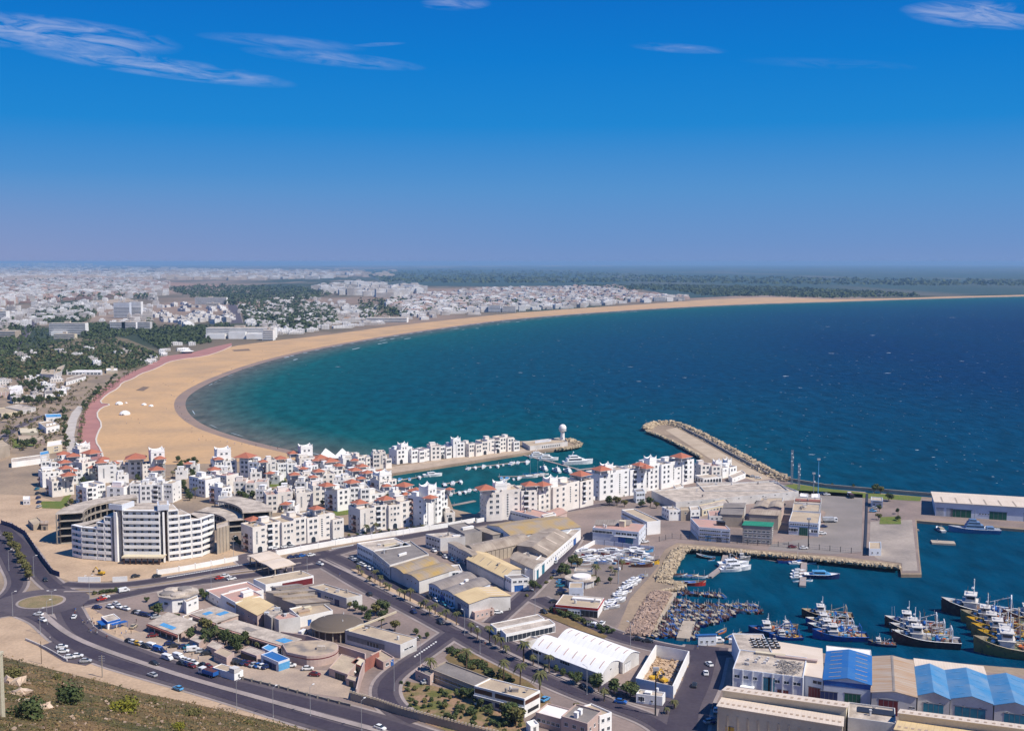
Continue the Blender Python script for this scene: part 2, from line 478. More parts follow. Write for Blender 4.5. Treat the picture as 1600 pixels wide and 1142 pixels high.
def build_ground():
    m = bpy.data.materials.new('dusty_ground'); m.use_nodes = True
    t = m.node_tree; b = t.nodes['Principled BSDF']
    b.inputs['Roughness'].default_value = 0.95
    b.inputs['Specular IOR Level'].default_value = 0.1
    geo = nd(t, 'ShaderNodeNewGeometry')
    def no(sc, det=6, st=(1, 1, 1)):
        mp = nd(t, 'ShaderNodeMapping'); mp.inputs['Scale'].default_value = st
        lk(t, geo.outputs['Position'], mp.inputs[0])
        n = nd(t, 'ShaderNodeTexNoise'); n.inputs['Scale'].default_value = sc; n.inputs['Detail'].default_value = det
        lk(t, mp.outputs[0], n.inputs['Vector'])
        return n.outputs[0]
    near = mixc(t, ramp(t, no(0.03), [(.38, 0), (.64, 1)]), (0.36, 0.27, 0.19), (0.24, 0.185, 0.14))
    near = mixc(t, ramp(t, no(0.5, 4), [(.45, 0), (.75, .5)]), near, (0.16, 0.13, 0.10))
    # far plain: scrub, fields, dusty tracks
    far = mixc(t, ramp(t, no(0.0011, 8, (1, .35, 1)), [(.40, 0), (.56, 1)]), (0.28, 0.20, 0.15), (0.045, 0.060, 0.035))
    far = mixc(t, ramp(t, no(0.004, 6, (1, .3, 1)), [(.55, 0), (.66, .7)]), far, (0.34, 0.25, 0.19))
    sp = nd(t, 'ShaderNodeSeparateXYZ'); lk(t, geo.outputs['Position'], sp.inputs[0])
    f = ramp(t, mth(t, 'DIVIDE', sp.outputs[1], 4000.0), [(0.30, 0), (0.5, 1)])
    c = mixc(t, f, near, far)
    lk(t, c, b.inputs['Base Color'])
    sheet('ground', land, 0.0, m, depth=5.0)
    seabed = MB().add([(-46000, -500, -6), (46000, -500, -6), (46000, 46000, -6), (-46000, 46000, -6)], [(0, 1, 2, 3)])
    tag(seabed.obj('seabed', pmat('seabed_sand', (0.10, 0.12, 0.10), 0.9)), kind='structure')
build_ground()
def build_water():
    pts = [BW[i] for i in range(0, len(BW), 2)]
    segs = list(zip(pts[:-1], pts[1:]))
    def dist(p):
        best = 1e9
        for a, b in segs:
            ab = b - a
            t = max(0, min(1, (p - a).dot(ab) / max(ab.dot(ab), 1e-6)))
            best = min(best, (p - (a + ab * t)).length)
        return best
    mb = MB(); att = []
    nx, ny = 130, 110
    for j in range(ny + 1):
        y = -300 if j == 0 else 250 * (36 ** ((j - 1) / (ny - 1)))
        for i in range(nx + 1):
            w = max(abs(y) * 0.62, 900)
            x = -w + 2 * w * i / nx + (0 if abs(y) < 10 else 0)
            mb.v.append((x, y, WZ))
            d = dist(Vector((x, y, 0)))
            mari = max(0, 1 - (Vector((x, y, 0)) - G(690, 752)).length / 150)
            att.append((math.exp(-d / 400.0), math.exp(-d / 55.0), mari))
    for j in range(ny):
        for i in range(nx):
            a = j * (nx + 1) + i
            mb.f.append([a, a + 1, a + nx + 2, a + nx + 1]); mb.m.append(0); mb.uv.append(None)
    m = bpy.data.materials.new('sea_water'); m.use_nodes = True
    me = mb.mesh('sea', m)
    ca = me.color_attributes.new('depth', 'FLOAT_COLOR', 'POINT')
    ca.data.foreach_set('color', [v for a in att for v in (*a, 1)])
    t = m.node_tree; b = t.nodes['Principled BSDF']
    at = nd(t, 'ShaderNodeAttribute', attribute_name='depth')
    sp = nd(t, 'ShaderNodeSeparateColor'); lk(t, at.outputs['Color'], sp.inputs[0])
    geo = nd(t, 'ShaderNodeNewGeometry')
    mp = nd(t, 'ShaderNodeMapping'); mp.inputs['Scale'].default_value = (1, .45, 1)
    lk(t, geo.outputs['Position'], mp.inputs[0])
    n = nd(t, 'ShaderNodeTexNoise'); n.inputs['Scale'].default_value = .004; n.inputs['Detail'].default_value = 7
    lk(t, mp.outputs[0], n.inputs['Vector'])
    s1 = mth(t, 'ADD', sp.outputs[0], mth(t, 'MULTIPLY', mth(t, 'SUBTRACT', n.outputs[0], .5), .22))
    c = ramp(t, s1, [(0.0, SEA[0]), (.25, SEA[1]), (.6, SEA[2]), (.9, SEA[3])])
    c = mixc(t, ramp(t, sp.outputs[1], [(.25, 0), (1, .85)]), c, SEA[4])
    c = mixc(t, ramp(t, sp.outputs[2], [(.1, 0), (.75, .9)]), c, SEA[5])
    n4 = nd(t, 'ShaderNodeTexNoise'); n4.inputs['Scale'].default_value = .09; n4.inputs['Detail'].default_value = 5
    lk(t, mp.outputs[0], n4.inputs['Vector'])
    c = mixc(t, 1.0, c, ramp(t, n4.outputs[0], [(.3, .72), (.7, 1.30)]), 'MULTIPLY')
    lk(t, c, b.inputs['Base Color'])
    b.inputs['Roughness'].default_value = 0.55
    b.inputs['Specular IOR Level'].default_value = 0.015
    n2 = nd(t, 'ShaderNodeTexNoise'); n2.inputs['Scale'].default_value = .16; n2.inputs['Detail'].default_value = 6
    lk(t, mp.outputs[0], n2.inputs['Vector'])
    bp = nd(t, 'ShaderNodeBump'); bp.inputs['Strength'].default_value = .8; bp.inputs['Distance'].default_value = 1.6
    lk(t, n2.outputs[0], bp.inputs['Height']); lk(t, bp.outputs[0], b.inputs['Normal'])
    tag(put('sea', me), kind='structure')
SEA = [(0.0, .019, .080), (0.0, .040, .092), (0.0, .062, .088), (.004, .085, .085), (.13, .11, .095), (.004, .072, .085)]
build_water()
# ---- beach
sand = pmat('beach_sand', (0.54, 0.34, 0.175), 0.95, (0.44, 0.29, 0.165), 0.018, 9, .40, .64, fine=.07, fscale=.25)
wet = pmat('wet_sand', (0.34, 0.225, 0.14), 0.5, (0.25, 0.18, 0.13), 0.03, 4, spec=.4)
pinkp = pmat('pink_promenade_paving', (0.42, 0.20, 0.17), 0.9, (0.33, 0.16, 0.14), 0.05, 5, fine=.08)
def strip_mesh(name, rows, mat):
    mb = MB(); n = len(rows[0])
    for r in rows: mb.v += [tuple(p) for p in r]
    for j in range(len(rows) - 1):
        for i in range(n - 1):
            a = j * n + i
            mb.f.append([a, a + 1, a + n + 1, a + n]); mb.m.append(0); mb.uv.append(None)
    return tag(mb.obj(name, mat), kind='structure')
def zed(l, z): return [Vector((p.x, p.y, z)) for p in l]
strip_mesh('beach_slope', [zed(offs(BW, INL * 36), 0.03), zed(offs(BW, INL * 20), -0.35), zed(offs(BW, INL * 11), -0.95)], sand)
strip_mesh('wet_sand', [zed(offs(BW, INL * 11), -0.95), zed(BW, WZ + .02), zed(offs(BW, -INL * 30), -4.0)], wet)
prom_out = [(163, 722), (158, 703), (149, 690), (153, 676), (160, 664), (150, 648), (158, 637), (175, 632), (154, 630), (166, 617), (186, 606), (190, 598),
            (208, 592), (220, 584), (236, 579), (252, 572), (262, 566), (285, 561), (320, 557), (345, 549), (362, 541), (400, 536), (440, 531), (480, 527), (530, 521), (600, 511), (700, 500),
            (800, 489.5), (900, 482), (1000, 476), (1060, 471.5), (1100, 468.5), (1180, 465), (1230, 465), (1300, 468), (1400, 466), (1480, 463.5), (1600, 460.8), (1800, 457.5)]
sd = [G(x, y) for x, y in chaikin(prom_out, 1)]
inner = offs(BW, INL * 31)
inner = [p for p in inner if True]
sheet('sandy_beach', sd + [p for p in inner if p.y < sd[-1].y][:] + [G(440, 716), G(330, 724), G(240, 726)], 0.05, sand)
sheet('pink_promenade', [G(*p) for p in chaikin(prom_out[:21], 1)] + [G(x, y) for x, y in [(362, 536), (330, 543), (300, 551), (255, 557), (228, 567), (205, 582), (175, 597), (153, 613), (139, 632),
      (124, 655), (121, 690), (124, 724)]], 0.09, pinkp)
sheet('promenade_path', [G(x, y) for x, y in [(106, 712), (102, 690), (103, 665), (112, 645), (122, 634), (131, 636), (121, 655), (116, 680), (121, 712)]], 0.06, pmat('pale_path', (.52, .47, .42), .9, (.42, .37, .33), .1))
# ---- surf and whitecaps
foam = pmat('sea_foam', (0.42, 0.50, 0.54), 0.6)
def foam_patch(mb, x, y, L, w, z, rr):
    n = 7
    top = [(x + L * (i / n - .5), y + w * .5 * math.sin(math.pi * i / n) * rr.uniform(.4, 1) + L * .06 * math.sin(i), z) for i in range(n + 1)]
    bot = [(x + L * (i / n - .5), y - w * .5 * math.sin(math.pi * i / n) * rr.uniform(.2, 1) + L * .06 * math.sin(i), z) for i in range(n + 1)]
    mb.add(top + bot, [(i, n + 1 + i, n + 2 + i, i + 1) for i in range(n)])
mb = MB()
for k in range(1700):
    px = rnd.uniform(330, 1640); py = 470 + 290 * rnd.random() ** 1.5
    sh = 560 if px < 560 else 530 if px < 700 else 512 if px < 900 else 490
    if py < sh or (px < 560 and py > 640) or (py > 672 and px < 1130) or py > 700 + (px - 1100) * .12 : continue
    if px < 700 and rnd.random() < .8: continue
    p = G(px, py, WZ)
    L = p.y * rnd.uniform(.0006, .0022) * (3 if rnd.random() < .05 else 1)
    foam_patch(mb, p.x, p.y, L, L * rnd.uniform(.3, .7), WZ + .12, rnd)
tag(mb.obj('whitecaps', pmat('whitecap_foam', (.66, .72, .75), .6)), 'small white wind-blown wave crests scattered over the open bay', kind='stuff')
mb = MB()
for k in range(3):
    ln = offs(BW, -INL * (5 + 26 * k))
    for i in range(len(ln) - 1):
        a, b = ln[i], ln[i + 1]
        if (a.y < 1500 and k) or (a.y < 1300 and i % 3): continue
        n = max(1, int((b - a).length / 26))
        for q in range(n):
            if rnd.random() < (.35, .72, .8)[k] + (.25 if a.y < 1700 else 0): continue
            p = a.lerp(b, (q + rnd.random()) / n)
            d = (b - a).normalized(); L = rnd.uniform(12, 40); w = rnd.uniform(1.2, 5.0) if a.y > 1700 else rnd.uniform(.5, 1.1)
            nn = Vector((-d.y, d.x, 0))
            v = [p - d * L / 2, p - d * L / 5 - nn * w * .5, p + d * L / 4 - nn * w * .6, p + d * L / 2, p + d * L / 4 + nn * w * .3, p - d * L / 5 + nn * w * .5]
            mb.add([(t.x, t.y, WZ + .15) for t in v], [(0, 1, 2, 3, 4, 5)])
tag(mb.obj('surf', foam), 'thin broken lines of surf along the beach', kind='stuff')

# ---- roads
asphalt = pmat('asphalt', (0.115, 0.094, 0.104), 0.9, (0.080, 0.066, 0.078), 0.05, 6, fine=.12, fscale=.8)
worn = pmat('dark_worn_lane', (0.048, 0.038, 0.055), 0.85, (0.066, 0.054, 0.068), 0.08, 6, fine=.12, fscale=.8)
tarmac = pmat('worn_tarmac', (0.29, 0.22, 0.19), 0.92, (0.18, 0.142, 0.128), 0.04, 7, fine=.1, fscale=.7)
paving = pmat('pale_kerb_paving', (0.36, 0.30, 0.28), 0.9, (0.26, 0.22, 0.20), 0.1, 6, fine=.1)
quayc = pmat('quay_concrete', (0.38, 0.32, 0.27), 0.9, (0.25, 0.215, 0.19), 0.05, 7, .35, .7, fine=.1, fscale=.6)
dirt = pmat('bare_dirt', (0.50, 0.36, 0.24), 0.95, (0.38, 0.27, 0.18), 0.06, 7, .38, .68, fine=.12, fscale=.8, bump=.4)
paint_w = pmat('road_paint', (0.60, 0.59, 0.57), 0.8)
grass = pmat('lawn_grass', (0.10, 0.15, 0.025), 0.95, (0.16, 0.16, 0.04), 0.2, 5, fine=.25, fscale=1.5)
dryg = pmat('dry_grass', (0.25, 0.16, 0.08), 0.95, (0.13, 0.10, 0.04), 0.12, 6, fine=.2, fscale=1.2)
def line_world(pts, n=2): return [G(x, y) for x, y in chaikin(pts, n)]
def ribbon(mb, line, w, z, h=0.0, off=0.0):
    a = offs(line, w / 2 + off); b = offs(line, -w / 2 + off); n = len(line)
    if not h:
        vs = [(p.x, p.y, z) for p in b] + [(p.x, p.y, z) for p in a]
        mb.add(vs, [(i, n + i, n + i + 1, i + 1)[::-1] for i in range(n - 1)])
    else:
        vs = [(p.x, p.y, z - .05) for p in b] + [(p.x, p.y, z + h) for p in b] + [(p.x, p.y, z + h) for p in a] + [(p.x, p.y, z - .05) for p in a]
        fs = []
        for k in range(3): fs += [(k * n + i, k * n + i + 1, (k + 1) * n + i + 1, (k + 1) * n + i)[::-1] for i in range(n - 1)]
        fs += [(0, n, 2 * n, 3 * n), (n - 1, 2 * n - 1, 3 * n - 1, 4 * n - 1)[::-1]]
        mb.add(vs, fs)
roads = [  # px polyline, width m, z step
    ([(0, 818), (14, 832), (34, 850), (52, 876), (66, 900), (84, 916), (104, 930)], 9.5),
    ([(-10, 838), (6, 862), (18, 886), (28, 905), (26, 918), (14, 932), (-6, 944)], 8.5),
    ([(98, 913), (150, 916), (205, 913), (270, 903), (330, 893), (385, 884), (440, 879), (500, 872)], 8),
    ([(92, 950), (130, 943), (180, 933), (230, 922), (290, 912), (345, 905), (400, 898), (450, 891), (500, 884)], 8),
    ([(455, 884), (500, 871), (560, 853), (640, 838), (720, 824), (790, 812)], 9),
    ([(-20, 949), (0, 948), (22, 948), (40, 954)], 9), ([(-20, 966), (10, 960), (40, 957)], 5),
    ([(40, 958), (66, 968), (84, 984), (100, 998), (128, 1014), (165, 1031), (225, 1049), (300, 1070), (375, 1092), (470, 1122), (560, 1148), (640, 1172)], 9.5),
    ([(92, 940), (106, 952), (113, 968), (124, 984), (150, 1000), (197, 1018), (250, 1038), (300, 1053), (375, 1073), (450, 1092), (525, 1110), (600, 1131), (680, 1158)], 11),
    ([(478, 866), (520, 888), (570, 918), (632, 948), (700, 984), (760, 1018), (830, 1052), (900, 1083), (960, 1104), (1020, 1126), (1050, 1150)], 8.5),
    ([(500, 862), (545, 880), (600, 908), (660, 940), (720, 972), (790, 1008), (850, 1036), (910, 1062), (970, 1083), (1030, 1100), (1080, 1104)], 9),
    ([(712, 985), (676, 1011), (644, 1033), (612, 1056), (601, 1074), (604, 1094), (620, 1112), (650, 1128)], 9),
    ([(900, 838), (885, 862), (862, 886), (842, 908), (818, 932), (795, 952), (770, 974)], 8),
    ([(838, 935), (870, 950), (915, 974), (965, 995), (1030, 1012), (1090, 1022), (1140, 1020)], 10),
    ([(1105, 1010), (1096, 1040), (1088, 1070), (1072, 1100), (1066, 1130), (1060, 1170)], 16),
    ([(860, 802), (905, 794), (960, 786), (1010, 778)], 7), ([(388, 884), (372, 872), (390, 866), (470, 852), (560, 838), (640, 826), (700, 818)], 6),
    ([(0, 690), (20, 672), (50, 656), (75, 648), (110, 640)], 7), ([(20, 545), (38, 520), (48, 505), (62, 500)], 22), ([(0, 545), (14, 540), (22, 530)], 10),
    ([(40, 560), (30, 550)], 8), ([(370, 505), (366, 486), (362, 476)], 28),
]
mbr, mbl, mbk, mbw = MB(), MB(), MB(), MB()
for k, (pts, w) in enumerate(roads):
    L = line_world(pts)
    ribbon(mbk, L, w + 2.4, 0.10 + .004 * k)
    ribbon(mbr, L, w, 0.20 + .004 * k)
    if w >= 8 and k < 15: ribbon(mbw, L, w * .58, .292 + .0005 * k)
    if k in (99,):
        d = 0
        for i in range(len(L) - 1):
            seg = (L[i + 1] - L[i]).length; q = 0
            while q + 3 < seg:
                a = L[i].lerp(L[i + 1], q / seg); b = L[i].lerp(L[i + 1], (q + 2.4) / seg)
                ribbon(mbl, [a, b], .16, .30)
                q += 7
pmesh = sheet('yard_tarmac', [G(x, y) for x, y in [(395, 905), (500, 862), (560, 850), (745, 815), (930, 780), (1010, 765), (1090, 752), (1150, 745), (1200, 745), (1290, 766), (1360, 772),
      (1450, 780), (1700, 796), (1700, 835), (1600, 825), (1500, 817), (1430, 811), (1434, 860), (1438, 895), (1409, 895), (1408, 880), (1300, 868), (1200, 860), (1130, 854),
      (1058, 848), (1040, 858), (1024, 880), (1010, 905), (985, 935), (968, 975), (958, 995), (1000, 1003), (1060, 1010), (1100, 1007), (1150, 1006), (1180, 1003), (1300, 1024), (1365, 1034), (1600, 1055), (1720, 1066),
      (1700, 1250), (700, 1250), (560, 1120), (380, 1078), (250, 1036), (150, 998), (118, 970), (112, 942), (230, 920), (330, 908)]], 0.045, tarmac)
tag(mbk.obj('pavement', paving), kind='structure')
tag(mbr.obj('road', asphalt), kind='structure')
tag(mbw.obj('road_wheel_tracks', worn), kind='structure')
tag(mbl.obj('road_markings', paint_w), kind='structure')
# roundabout
ml = MB(); pe = [G(x, y) for x, y in chaikin(prom_out[:21], 1)]
ribbon(ml, pe, 1.3, .12, .35); tag(ml.obj('promenade_kerb', pmat('pale_coping', (.62, .55, .47), .9)), kind='structure')
rc = G(64, 941); rr_ = (G(101, 941) - G(28, 941)).length / 2
def disc(name, c, r, z, m, h=0):
    mb = MB()
    if h: mb.cyl(c.x, c.y, z, z + h, r, n=48)
    else: mb.add([(c.x + r * math.cos(i * math.pi / 24), c.y + r * math.sin(i * math.pi / 24), z) for i in range(48)], [tuple(range(48))])
    return tag(mb.obj(name, m), kind='structure')
disc('roundabout_road', rc, rr_ + 9.5, .30, asphalt)
disc('roundabout_kerb', rc, rr_, .30, paving, .16)
disc('roundabout_island', rc, rr_ - 1.1, .46, pmat('scrubby_soil', (.27, .20, .11), .95, (.17, .15, .07), .2, 6, fine=.2), .12)
def kerb_line(pts, w, h, m, name='kerb', n=2, z=.2):
    mb = MB(); ribbon(mb, line_world(pts, n), w, z, h); return tag(mb.obj(name, m), kind='structure')
for pts in ([(100, 925), (150, 925), (200, 922), (260, 914), (300, 908)], [(66, 958), (84, 975), (110, 994), (150, 1012), (220, 1036), (300, 1062), (400, 1090), (500, 1118), (620, 1150)],
            [(500, 874), (560, 902), (640, 942), (720, 982), (800, 1024), (880, 1060), (960, 1092)], [(300, 908), (345, 897), (410, 890), (470, 880)]):
    kerb_line(pts, 1.6 if pts[0][0] != 66 else 2.6, .15, paving, 'road_median', z=.30)
zebra = MB()
for (a, b, n, w) in (((681, 1004), (645, 1029), 10, .7), ((590, 975), (590, 975), 0, 1), ((520, 858), (553, 852), 12, 1.2), ((262, 903), (420, 876), 60, .5), ((30, 952), (98, 946), 0, .6)):
    for i in range(n):
        p = G(a[0] + (b[0] - a[0]) * i / n, a[1] + (b[1] - a[1]) * i / n)
        zebra.box(p.x - w * .5, p.x + w * .5, p.y - .7, p.y + .7, .33, .40)
tag(zebra.obj('painted_kerb_blocks', paint_w), kind='structure')
def patch(name, pts, m, z=.12, n=0): return sheet(name, [G(x, y) for x, y in (chaikin(pts, n, True) if n else pts)], z, m)
patch('building_site_dirt', [(-40, 812), (0, 822), (40, 838), (58, 868), (86, 900), (110, 908), (200, 908), (300, 896), (385, 880), (400, 862), (345, 845), (230, 838), (110, 790), (60, 775), (-40, 770)], dirt, .07)
patch('roadside_dirt', [(-40, 968), (20, 962), (52, 972), (76, 990), (92, 1008), (128, 1026), (170, 1046), (250, 1070), (330, 1092), (430, 1124), (560, 1166), (440, 1170), (100, 1100), (-60, 1060)], dirt, .075)
patch('kiosk_dirt', [(118, 952), (140, 949), (156, 958), (185, 975), (240, 995), (300, 1022), (400, 1050), (390, 1070), (250, 1030), (170, 1000), (130, 978)], dirt, .08)
patch('parking_asphalt', [(60, 1010), (84, 1002), (112, 1016), (148, 1034), (134, 1040), (100, 1034)], asphalt, .13)
patch('harbour_yard', [(1222, 765), (1290, 768), (1348, 772), (1346, 862), (1300, 866), (1200, 858), (1205, 850), (1285, 838), (1290, 800)], pmat('pale_yard_tarmac', (.27, .235, .215), .92, (.19, .17, .155), .035, 7, .35, .7, fine=.1), .10)
patch('quay_deck', [(1360, 815), (1425, 812), (1430, 856), (1434, 892), (1410, 892), (1409, 880), (1372, 874), (1358, 862)], quayc, .11)
patch('boat_yard', [(850, 878), (905, 862), (960, 872), (1030, 868), (1028, 885), (1012, 905), (985, 934), (968, 972), (950, 990), (900, 962), (840, 932)], pmat('yard_grit', (.24, .19, .165), .92, (.17, .14, .125), .06, 7, fine=.12), .10)
patch('scrub_plot', [(620, 1062), (700, 1075), (770, 1100), (830, 1125), (800, 1160), (720, 1150), (650, 1125), (618, 1095)], pmat('scrub_soil', (.30, .19, .12), .95, (.12, .12, .035), .14, 7, .42, .6, fine=.2, fscale=1.2), .12, 1)
patch('verge', [(690, 1020), (740, 1016), (780, 1040), (820, 1060), (850, 1085), (870, 1110), (830, 1112), (770, 1070), (712, 1048)], dryg, .12, 1)
patch('field_verge', [(850, 950), (870, 958), (960, 985), (945, 998), (905, 985), (845, 960)], dryg, .28)
patch('market_dust', [(190, 990), (240, 985), (300, 1010), (360, 1026), (420, 1040), (470, 1046), (545, 1048), (560, 1070), (552, 1092), (480, 1082), (400, 1064), (330, 1048), (250, 1024), (196, 1000)], pmat('pale_dust', (.46, .35, .26), .95, (.30, .235, .19), .07, 7, .38, .66, fine=.12), .085)
patch('palm_strip', [(548, 890), (556, 890), (625, 926), (690, 961), (718, 976), (712, 979), (680, 964), (620, 932)], dirt, .31)
patch('market_garden', [(300, 985), (360, 985), (420, 1008), (400, 1030), (330, 1015), (290, 1000)], tarmac, .10)
patch('grass_strip', [(1205, 762), (1240, 756), (1300, 764), (1350, 770), (1440, 776), (1438, 783), (1350, 778), (1230, 770)], grass, .10)
patch('beach_court', [(212, 610), (224, 604), (234, 605), (224, 611)], pmat('damp_boards', (.20, .14, .10), .9), .16)
patch('beach_court', [(362, 547), (388, 545), (392, 548), (366, 549)], MATS['damp_boards'], .16)
patch('lawn', [(1376, 808), (1407, 807), (1408, 819), (1374, 819)], grass, .22)
patch('lawn', [(63, 783), (95, 783), (100, 776), (112, 772), (103, 790), (95, 795), (66, 794)], grass, .10)
patch('lawn', [(412, 750), (445, 745), (450, 758), (415, 762)], grass, .10)
patch('lawn', [(520, 790), (550, 788), (552, 803), (522, 806)], grass, .10)
patch('lawn', [(118, 755), (140, 744), (150, 752), (125, 760)], grass, .10)
patch('lawn', [(18, 686), (50, 680), (55, 696), (20, 700)], grass, .10)
patch('stone_quay', [(600, 741), (662, 732), (740, 719.5), (830, 705.5), (850, 702), (850, 697), (740, 711), (600, 731)], pmat('quay_stone', (.46, .36, .27), .9, (.36, .28, .21), .2, 5, fine=.1), .08)
patch('breakwater_road', [(1040, 672), (1056, 668), (1110, 697), (1160, 726), (1205, 748), (1180, 752), (1145, 740), (1090, 704)], pmat('breakwater_sand', (.50, .40, .29), .92, (.40, .31, .22), .08, 6, fine=.08), .10)
# far land use: forest floor, fields, tracks
sheet('plain_scrub', [G(x, y) for x, y in [(560, 421), (800, 417), (1100, 415), (1700, 416), (1700, 459), (1450, 462), (1300, 464), (1180, 461), (1080, 466), (1000, 452), (900, 446), (760, 448), (600, 446)]], .6, pmat('dark_plain_scrub', (.035, .065, .055), .95, (.12, .11, .085), .0012, 8, .50, .70, stretch=(1, .25, 1)))
leaf_far = pmat('far_woodland', (0.030, 0.048, 0.026), 0.95, (0.060, 0.075, 0.040), 0.02, 5, fine=.3, fscale=.08)
for nm, pts in (('park_ground', [(-40, 560), (60, 545), (150, 518), (200, 530), (248, 550), (250, 562), (215, 578), (120, 584), (-40, 592)]),
                ('park_ground', [(45, 492), (80, 478), (140, 474), (155, 482), (140, 502), (60, 505)])):
    patch(nm, pts, pmat('park_soil', (.20, .15, .09), .95, (.09, .09, .045), .02, 5), .14)
for pts, c in (([(255, 440), (360, 448), (350, 452), (260, 446)], (.36, .22, .15)), ([(0, 431), (120, 432), (240, 436), (240, 440), (0, 438)], (.42, .30, .22)), ([(510, 500), (590, 488), (596, 491), (516, 504)], (.42, .27, .17)),
               ([(830, 425), (930, 429), (1040, 438), (1000, 440), (860, 433)], (.34, .25, .20)), ([(140, 470), (200, 466), (212, 470), (150, 478)], (.42, .33, .24))):
    patch('field', pts, pmat('field_%d' % int(c[0] * 100 + pts[0][0]), c, .95, tuple(q * .75 for q in c), .004, 4), .4)

# ---- hillside under the camera
def hill_bottom(px):
    P_ = [(-700, 930), (-200, 985), (0, 1024), (70, 1042), (150, 1062), (225, 1082), (300, 1098), (400, 1121), (480, 1141), (560, 1162), (700, 1200), (1000, 1290)]
    for a, b in zip(P_, P_[1:]):
        if px <= b[0]: return a[1] + (b[1] - a[1]) * (px - a[0]) / (b[0] - a[0])
    return P_[-1][1]
def hill_point(px, t):
    """t=0 foot of the slope, t=1 just under the camera"""
    y0 = hill_bottom(px)
    p0 = G(px, y0, -.3)
    yb = max(1320, y0 + 120)
    y = y0 + (yb - y0) * (t ** 1.35)
    d0 = p0.length
    q = G(px, y, 0)
    dr = (q - Vector((0, 0, H))).normalized()
    full = (p0 - Vector((0, 0, H))).length
    dist = full * (1 - t) ** 1.15 + 14 * t
    p = Vector((0, 0, H)) + dr * dist
    k = min(1, t * 6) * min(1, (1 - t) * 3)
    p.z += k * (noise.noise(p * .03) * 2.2 + noise.noise(p * .11) * .9 + noise.noise(p * .4) * .3)
    return p
mb = MB(); NX, NT = 150, 110
for j in range(NT + 1):
    for i in range(NX + 1):
        mb.v.append(tuple(hill_point(-700 + 1700 * i / NX, (j / NT) * .97)))
for j in range(NT):
    for i in range(NX):
        a = j * (NX + 1) + i
        mb.f.append([a, a + 1, a + NX + 2, a + NX + 1]); mb.m.append(0); mb.uv.append(None)
hillm = pmat('hillside_scrub_soil', (0.19, 0.12, 0.055), 0.95, (0.085, 0.078, 0.028), 0.10, 9, .40, .62, fine=.35, fscale=.9, bump=.8, bscale=.5)
tag(mb.obj('hillside', hillm), kind='structure')
top = MB()
ring = [mb.v[NT * (NX + 1) + i] for i in range(NX + 1)]
zr = sum(p[2] for p in ring) / len(ring)
top.add(ring + [(60, -80, zr), (-60, -80, zr)], [tuple(range(NX + 3))])
tag(top.obj('hilltop', hillm), kind='structure')

# ---- rock armour
rockm = pmat('limestone_rock', (0.50, 0.40, 0.27), 0.92, (0.36, 0.28, 0.19), 0.35, 5, .35, .7, fine=.15, fscale=2)
def rock_shape(rr):
    vs = [(-1, -1, -1), (1, -1, -1), (1, 1, -1), (-1, 1, -1), (-1, -1, 1), (1, -1, 1), (1, 1, 1), (-1, 1, 1)]
    vs = [Vector((x * rr.uniform(.55, 1), y * rr.uniform(.55, 1), z * rr.uniform(.45, .9))) for x, y, z in vs]
    M = Matrix.Rotation(rr.uniform(0, 6.3), 3, 'Z') @ Matrix.Rotation(rr.uniform(-.6, .6), 3, 'X')
    return [M @ v for v in vs]
RF = [(3, 2, 1, 0), (4, 5, 6, 7), (0, 1, 5, 4), (1, 2, 6, 5), (2, 3, 7, 6), (3, 0, 4, 7)]
def rocks(label, edge, n, s, wland, wsea, ztop=.4, mat=None, bed=True):
    """armour stones strewn on the slope on both sides of a water's-edge line (px)"""
    L = line_world(edge, 1)
    lens = [(L[i + 1] - L[i]).length for i in range(len(L) - 1)]
    tot = sum(lens); mb = MB()
    for k in range(n):
        q = rnd.random() * tot; i = 0
        while q > lens[i] and i < len(lens) - 1: q -= lens[i]; i += 1
        p = L[i].lerp(L[i + 1], q / lens[i]); d = (L[i + 1] - L[i]).normalized(); nn = Vector((-d.y, d.x, 0))
        o = rnd.uniform(-wland, wsea)
        z = ztop * min(1, -o / 2) if o < 0 else -o / wsea * 2.6
        p = p + nn * -o
        sz = s * rnd.uniform(.6, 1.25)
        mb.add([v * sz + Vector((p.x, p.y, z + sz * .15)) for v in rock_shape(rnd)], RF)
    if bed:
        a = [p + Vector((0, 0, 0)) for p in offs(L, wland)]; b = offs(L, -wsea)
        nn_ = len(L)
        mb.add([(p.x, p.y, ztop * .55) for p in a] + [(p.x, p.y, .1) for p in L] + [(p.x, p.y, -3) for p in b],
               [(i, i + 1, nn_ + i + 1, nn_ + i) for i in range(nn_ - 1)] + [(nn_ + i, nn_ + i + 1, 2 * nn_ + i + 1, 2 * nn_ + i) for i in range(nn_ - 1)])
    o = mb.obj('rock_armour', mat or rockm)
    tag(o, label, 'rocks', kind='stuff')
rocks('pale boulders sloping down to the small basin behind the fence', [(1062, 856), (1130, 860), (1200, 866), (1300, 875), (1405, 886)][::-1], 2600, .75, 5.5, 4, 1.0)
rocks('boulders at the head of the small basin beside the boat yard', [(1062, 856), (1050, 862), (1036, 884), (1024, 905)], 900, .8, 7, 3, .8)
rocks('boulders of the short rocky spit between the two basins', [(1024, 908), (1046, 912), (1068, 917), (1045, 921), (1018, 926)], 400, .7, 2.5, 2, .5)
rocks('pinkish boulder bank below the hauled-out boats', [(1018, 926), (1003, 948), (990, 972), (978, 992)], 1500, .7, 9, 3, .8,
      pmat('pinkish_rock', (0.42, 0.30, 0.23), 0.92, (0.28, 0.20, 0.16), 0.3, 5, fine=.2))
rocks('rock armour on the seaward side of the curved breakwater', [(1012, 672), (1022, 663.5), (1052, 662.5), (1100, 685), (1150, 713), (1200, 742), (1225, 752)], 1700, 1.5, 4.5, 4, 1.6)
